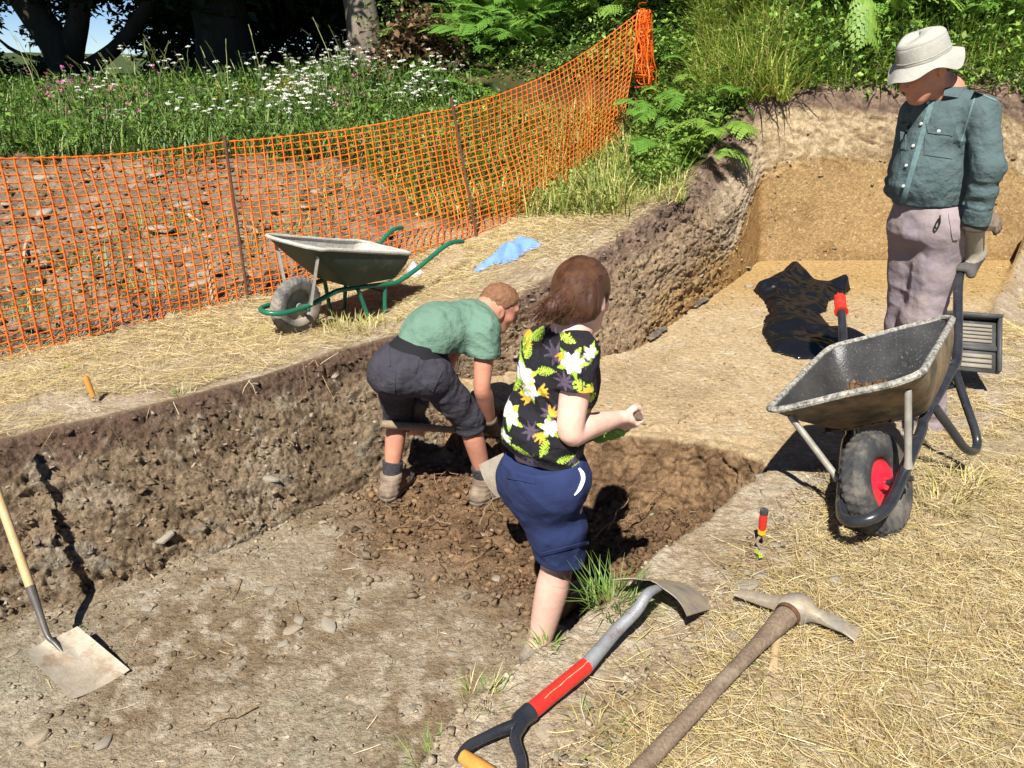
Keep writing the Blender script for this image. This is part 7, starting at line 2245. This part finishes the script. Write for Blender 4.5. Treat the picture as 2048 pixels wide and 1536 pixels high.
    q = traces(N, [(1157, 937), (1163, 946), (1165, 958), (1162, 970), (1156, 981), (1148, 990)])
    if not np.isnan(q).any():
        b = MB(); b.tube(catmull(q + grad(N, q) * .003, 4), np.interp(np.linspace(0, 1, 21), [0, .25, .7, 1], [.004, .0075, .006, .002]), 8, flat=.5, up=(0, -1, .3))
        o = part('pocket_lining', b.mesh('pocket_lining'), M_white_cloth, t); reparent(o, sh)
    o = part('hem', patch(N, [(1080, 1106), (1176, 1082), (1176, 1088), (1081, 1112)], 16, 3, .002, .003).mesh('hem'), M_shorts_n, t); reparent(o, sh)
    for a in (Ra, La):
        boot('boot', a, dft, ZF + .004, M_boot_g, M_sole, t, .007, .02, .95)
    # hair: a cap with a loose low tail blown to the left
    H = Shape()
    H.ell(P(0, -.018, .026), M, np.array([.087, .108, .100]), .01)
    H.ell(P(0, -.060, -.015), M, np.array([.070, .055, .064]), .03)
    H.ell(P(-.052, -.035, -.025), M, np.array([.034, .050, .05]), .03); H.ell(P(.05, -.045, -.02), M, np.array([.032, .042, .045]), .03)
    tail = [P(-.01, -.10, -.045), at(1122, 603, 2.42), at(1103, 616, 2.40), at(1084, 628, 2.40)]
    H.chain(tail, [.040, .026, .015, .005], .03)
    H.carve(P(0, .14, -.035), M, (.10, .095, .12), .02); H.carve(P(.095, .0, -.02), M, (.025, .026, .036), .01)
    H.disp = lambda p: .0022 * vnoise(((p - np.asarray(tail[1])) @ M[0]) * 90 + p[:, 2] * 12, ((p - np.asarray(tail[1])) @ M[1]) * 80, p[:, 2] * 8, seed=340)
    hair = grow('hair', H, .0045, M_hair_b, t)
    mb = MB(); 
    crown = P(0, -.03, .125)
    nS = 900
    aa = RNG.uniform(-2.9, 2.9, nS); s0 = RNG.uniform(.1, .5, nS)
    st = np.array([P(.085 * math.sin(q) * w * 2, -.018 - .10 * math.cos(q) * w * 2, .125 - .16 * w * w) for q, w in zip(aa, s0)])
    en = np.asarray(tail[1]) + RNG.normal(0, .016, (nS, 3))
    ff = np.linspace(0, 1, 9)[None, :, None]
    PT = st[:, None] * (1 - ff) + en[:, None] * ff - np.array(M[1]) * .03 * np.sin(ff * math.pi)
    for _ in range(3):
        q = PT.reshape(-1, 3); PT = (q - grad(H, q) * (H(q) - .0012)[:, None]).reshape(PT.shape)
    for k in range(nS):
        pts = list(PT[k])
        e2 = np.asarray(tail[3]) + RNG.normal(0, 1, 3) * [.018, .02, .014] + [RNG.uniform(-.03, .04), 0, RNG.uniform(-.03, .022)]
        if k % 2 == 0: pts += [pts[-1] * .5 + e2 * .5 + RNG.normal(0, .005, 3), e2]
        mb.tube(np.array(pts), np.linspace(.0013, .0006, len(pts)), 3, cap=False)
    o = part('hair_strands', mb.mesh('hair_strands'), M_hair_t, t, kind='stuff'); reparent(o, hair)
    # the spade
    m = thing('spade', 'spade with dark wooden shaft held across the woman, its grey blade behind her hip', 'spade', tuple(g0))
    b = MB(); e = g1 + ax * .042; b.tube([e, g1, g0 + ax * .2, g0 + ax * .04], [.016, .0175, .0175, .016], 14); part('shaft', b.mesh('shaft'), M_ash_dark, m)
    sdv = nrm(np.cross(ax, [.2, -.9, .5])); nb = np.cross(ax, sdv)
    n = 9; a, c = np.meshgrid(np.linspace(-1, 1, n), np.linspace(0, 1, n), indexing='ij')
    V = g0 + ax * .07 + sdv * (a * .080)[..., None] - ax * (c * .15)[..., None] + nb * (.016 * (a ** 2) - .02 * c)[..., None]
    b = MB(); b.solid(V, nb, .004); part('blade', b.mesh('blade'), M_steel_dusty, m)

woman()

# ------------------------------------------------------------------ the man in the bucket hat
def man_hat():
    Lh, Rh = at(1888, 452, 3.62), at(1826, 452, 3.76)
    Lk, Rk = at(1846, 640, 3.66), at(1812, 648, 3.80)
    La, Ra = at(1866, 842, 3.76), at(1800, 838, 3.91)
    pel, waist, chest, nk = at(1850, 430, 3.69), at(1858, 350, 3.68), at(1893, 255, 3.67), at(1893, 185, 3.66)
    Ls, Rs = at(1965, 225, 3.52), at(1832, 225, 3.84)
    Le, Lw = at(1978, 335, 3.44), at(1951, 440, 3.48)
    Re, Rw = at(1800, 372, 3.96), at(1935, 425, 3.92)
    fw = nrm(np.array([-.86, -.45, 0])); 
    Rb = rotm(*BLACK_ROT)
    he = Rb @ (np.array(SHB['hend'])) + np.array(BLACK_LOC); hb = Rb @ np.array(SHB['hbend']) + np.array(BLACK_LOC)
    ax = nrm(he - hb)
    t = thing('person', 'man in a stone coloured bucket hat, teal shirt and mauve trousers holding the black barrow', 'person', (pel[0], pel[1], 0))
    S = Shape()
    hc = at(1848, 136, 3.64)
    P, M = head(S, hc, (-.86, -.28, -.42), (-.35, -.1, .92), 1.06, nk)
    S.chain([pel, waist, chest], [.10, .11, .11], .03, fw, .72); S.cone(chest, nk, .11, .06, .05); S.cone(Ls, Rs, .05, .05, .05)
    arm(S, Ls, Le, Lw); arm(S, Rs, Re, Rw)
    leg(S, Lh, Lk, La, -fw); leg(S, Rh, Rk, Ra, -fw)
    dft = fw; foot(S, La, dft, La[2] - .09); foot(S, Ra, dft, Ra[2] - .09)
    grow('body', S, .0075, M_skin_tan, t)
    # gloved hand on the handle
    Cg = he - ax * .055
    hw = Cg + np.array([.040, -.006, .070])
    G = Shape(); fingers_grip(G, Cg, ax, np.array([.92, .12, .1]), .0205, hw, -1, 1.15, .004, 200)
    G.cone(hw, Lw + (Lw - Le) * .05, .041, .040, .03); G.cone(Cg + np.array([.034, -.004, .02]), hw, .030, .040, .03)
    G.plane(Lw + nrm(Lw - Le) * .015, Le - Lw)
    gd = nrm(Cg + np.array([.03, 0, 0]) - Lw)
    def tones(V):
        s = (V - Lw) @ gd
        c = np.tile([[.36, .32, .26]], (len(V), 1))
        L_ = np.linalg.norm(Cg - Lw)
        c[s > L_ - .055] = (.085, .078, .075); c[s > L_ - .018] = (.15, .135, .10)
        return c
    g = grow('glove', G, .0042, M_two_tone, t, tones)
    K = Shape(); K.cone(Lw + nrm(Lw - Le) * .006, Lw + nrm(Lw - Le) * .040, .0455, .0465, .02); K.plane(Lw + nrm(Lw - Le) * .012, Le - Lw); K.plane(Lw + nrm(Lw - Le) * .040, Lw - Le)
    o = grow('glove_cuff', K, .0045, M_glove, t); reparent(o, g)
    b = MB(); b.solid(np.array([[Lw + [.03, -.02, -.02], Lw + [.075, -.03, -.022]], [Lw + [.03, -.015, -.045], Lw + [.075, -.025, -.042]]]), nrm([0, -1, 0]), .004)
    o = part('glove_strap', b.mesh('glove_strap'), M_glove, t); reparent(o, g)
    G = Shape(); hand_open(G, Rw + nrm(Rw - Re) * .01, nrm(at(1996, 445, 3.88) - Rw), np.array([-.2, .7, -.6]), 1.1, .004, .55); G.cone(Rw - nrm(Rw - Re) * .03, Rw + nrm(Rw - Re) * .03, .038, .03, .02)
    grow('glove', G, .0045, M_glove_b, t)
    # shirt
    fd = folds((waist - [0, 0, .03], [.2, 0, 1], .05, .014, .15), (Le, nrm(Lw - Ls), .05, .005, .14), (Le * .4 + Lw * .6, nrm(Lw - Le), .025, .008, .09), (chest - [0, 0, .02], [.8, .1, .7], .05, .007, .14), (Ls - [0, 0, .08], [.9, 0, .5], .035, .008, .10), (Re, nrm(Re - Rs), .03, .01, .1), (pel + [0, 0, .07], [0, 0, 1], .028, .010, .13))
    T0 = Shape()
    T0.cone(pel + [0, 0, .03], waist, .144, .150, .05, fw, .86); T0.cone(waist, chest, .150, .149, .05, fw, .82); T0.cone(chest, nk - [0, 0, .04], .140, .078, .04, fw, .78)
    T0.cone(waist + fw * .035, chest + fw * .025, .12, .12, .05)
    T0.cone(Ls * .85 + Rs * .15, Rs * .85 + Ls * .15, .068, .068, .05)
    T0.plane(at(1850, 417, 3.56), [.08, 0, -1.0]); T0.carve(nk + np.array([0, 0, .03]), np.eye(3), (.07, .07, .06), .01); T0.disp = fd
    wl = Lw + nrm(Lw - Le) * .012
    T = Join([T0, limb([(Ls, .066), (Le, .056), (wl + nrm(Lw - Le) * .03, .047)], wl, Lw - Le, fd, .025), limb([(Rs, .068), (Re, .062), (Rw + nrm(Rw - Re) * .03, .048)], Rw, Rw - Re, fd, .025)], .025)
    sh = grow('shirt', T, .0062, M_denim, t)
    # collar, pockets, placket, buttons, cuff
    f, r, u = frame3(fw, (0, 0, 1))
    ang = np.radians(np.linspace(-150, 150, 31))
    cc = nk + np.array([0, 0, -.006])
    rows = []
    for hgt, rad in ((-.012, .080), (.022, .070), (.030, .070), (.006, .086), (-.018, .098)):
        rows.append(np.stack([cc + u * (hgt - .018 * math.cos(a) * (rad > .08)) + (r * math.sin(a) - f * math.cos(a)) * rad for a in ang]))
    b = MB(); V = np.array(rows); N = np.gradient(V, axis=0); N = np.cross(N, np.gradient(V, axis=1)); N /= np.linalg.norm(N, axis=2)[..., None] + 1e-9
    b.solid(V, N, .003); o = part('collar', b.mesh('collar'), M_denim, t); reparent(o, sh)
    for quad in ([(1852, 258), (1908, 268), (1904, 318), (1848, 310)], [(1802, 262), (1813, 266), (1812, 300), (1803, 298)]):
        o = part('pocket', patch(T, quad, 8, 8, .002, .004).mesh('pocket'), M_denim, t); reparent(o, sh)
    for quad in ([(1853, 247), (1915, 246), (1906, 272), (1857, 266)], [(1802, 245), (1823, 247), (1818, 268), (1803, 268)]):
        o = part('pocket_flap', patch(T, quad, 8, 6, .006, .004).mesh('pocket_flap'), M_denim, t); reparent(o, sh)
    o = part('placket', patch(T, [(1862, 195), (1872, 195), (1812, 405), (1801, 405)], 4, 26, .003, .004).mesh('placket'), M_denim_s, t); reparent(o, sh)
    o = part('yoke_seam', patch(T, [(1948, 182), (1992, 200), (1992, 203), (1948, 185)], 8, 3, .0015, .002).mesh('yoke_seam'), M_denim_s, t); reparent(o, sh)
    o = part('armhole_seam', patch(T, [(1950, 190), (1953, 190), (1922, 290), (1919, 290)], 3, 14, .0015, .002).mesh('armhole_seam'), M_denim_s, t); reparent(o, sh)
    for (uu, vv) in ((1857, 206), (1844, 248), (1828, 292), (1814, 331), (1808, 372), (1878, 262), (1876, 185)):
        p = trace(T, uu, vv)
        if p is None: continue
        n = grad(T, p[None])[0]; b = MB(); b.tube([p + n * .003, p + n * .0075, p + n * .0085], [.0068, .0068, .004], 12)
        o = part('button', b.mesh('button'), M_button, t); reparent(o, sh)
    Kc = Shape(); a_, b_ = Lw - nrm(Lw - Le) * .055, Lw + nrm(Lw - Le) * .012
    Kc.cone(a_, b_, .054, .0535, .01); Kc.plane(a_, Le - Lw); Kc.plane(b_, Lw - Le); Kc.disp = folds((Lw, nrm(np.cross(Lw - Le, [0, 1, 0])), .03, .004, .1))
    o = grow('cuff', Kc, .0045, M_denim, t); reparent(o, sh)
    # trousers
    fd = folds((Lh - [0, 0, .06], [.5, 0, 1], .05, .012, .15), (Lk, [.2, 0, 1], .05, .010, .16), (Lk - [0, 0, .2], [0, 0, 1], .045, .009, .16), (La, [0, 0, 1], .03, .012, .12), (pel - [0, 0, .05], [.6, .3, 1], .04, .009, .12))
    N0 = Shape()
    N0.cone(pel + [0, 0, .06], pel - [0, 0, .03], .140, .140, .04, fw, .86); N0.cone(Lh, Rh, .094, .092, .05); N0.cone(Lh - fw * .03, Rh - fw * .03, .086, .086, .05)
    N0.plane(pel + np.array([0, 0, .05]), [0, 0, 1.0]); N0.disp = fd
    dz = np.array([0, 0, .045])
    N = Join([N0, limb([(Lh, .104), (Lk, .086), (La - dz * 1.5, .078)], La - dz, [0, 0, -1.0], fd, .04), limb([(Rh, .102), (Rk, .084), (Ra - dz * 1.5, .076)], Ra - dz, [0, 0, -1.0], fd, .04)], .04)
    tr = grow('trousers', N, .0072, M_trouser, t)
    o = part('side_pocket', patch(N, [(1896, 428), (1906, 430), (1915, 478), (1905, 480)], 3, 10, .003, .004).mesh('side_pocket'), M_trouser, t); reparent(o, tr)
    p = trace(N, 1874, 446)
    if p is not None:
        b = MB(); b.tube(catmull([p + [0, -.012, .035], p + [.004, -.016, .0], p + [-.006, -.014, -.022], p + [-.012, -.012, -.006], p + [-.004, -.012, .018]], 4), .0035, 6)
        o = part('cord_loop', b.mesh('cord_loop'), M_band, t); reparent(o, tr)
    for a, z in ((La, La[2] - .085), (Ra, Ra[2] - .085)):
        boot('boot', a, dft, z + .006, M_boot_g, M_sole, t, .007, .02, 1.08)
    # hair at the nape and the bucket hat
    H = Shape(); H.ell(P(0, -.07, -.012), M, np.array([.070, .045, .050]), .02); H.disp = lambda p: .006 * fbm(p[:, 0] * 50, p[:, 1] * 50, p[:, 2] * 50, oct=3, seed=350)
    grow('hair', H, .005, M_hair_g, t)
    n = 72; a = np.arange(n + 1) * 2 * math.pi / n
    lev = [(.0, .106, 0), (.45, .106, 0), (.76, .103, 0), (.92, .095, .2), (1.0, .084, .5), (1.02, .076, 1), (1.0, .066, 1), (.55, .020, 1), (.1, .010, 1), (.0, .005, 1), (-.5, -.012, 1), (-1.0, -.034, 1)]
    rows = []
    fh, rh_, uh = nrm(M[1] + M[2] * .02), M[0], None
    fh, rh_, uh = frame3(fh, M[2])
    cpos = P(0, -.008, .034)
    for k, (w, hgt, fl) in enumerate(lev):
        row = []
        for q in a:
            if k <= 8:
                rx, ry = (.081 + .013 * np.clip((.11 - hgt) / .10, 0, 1)) * (w if k < 4 else 1), (.098 + .013 * np.clip((.11 - hgt) / .10, 0, 1)) * (w if k < 4 else 1)
                if k in (4, 5): rx *= .985; ry *= .985
                p = cpos + rh_ * math.cos(q) * rx + fh * math.sin(q) * ry + uh * (hgt + .010 * math.sin(2 * q + 1) * (hgt > .095))
                if k < 6: p = p + uh * (-.012) * max(0, math.sin(q + .9)) ** 2
            else:
                br = -w if w < 0 else 0
                rx, ry = .094 + br * .040, .111 + br * .044
                wave = .016 * math.sin(3 * q + .6) * br + .012 * math.sin(5 * q) * br
                p = cpos + rh_ * math.cos(q) * rx + fh * math.sin(q) * ry + uh * (hgt + wave)
            row.append(p)
        rows.append(row)
    V = np.array(rows)
    dn = fbm(V[..., 0] * 14, V[..., 1] * 14, V[..., 2] * 14, oct=3, seed=351) * .005
    V = V + dn[..., None] * np.array(uh)
    # finer rings
    Vs = np.array([catmull(V[:, k], 3) for k in range(n + 1)]).transpose(1, 0, 2); Vs[:, -1] = Vs[:, 0]
    Nn = np.cross(np.gradient(Vs, axis=1), np.gradient(Vs, axis=0)); Nn /= np.linalg.norm(Nn, axis=2)[..., None] + 1e-9
    b = MB(); b.solid(Vs, Nn, .0025)
    hat = part('hat', b.mesh('hat'), M_hat, t)
    for k in (8,):
        ring = V[7] + (V[7] - cpos) * .012
        b = MB(); b.tube(ring, .0022, 5, cap=False); o = part('hat_seam', b.mesh('hat_seam'), M_hat, t); reparent(o, hat)
man_hat()
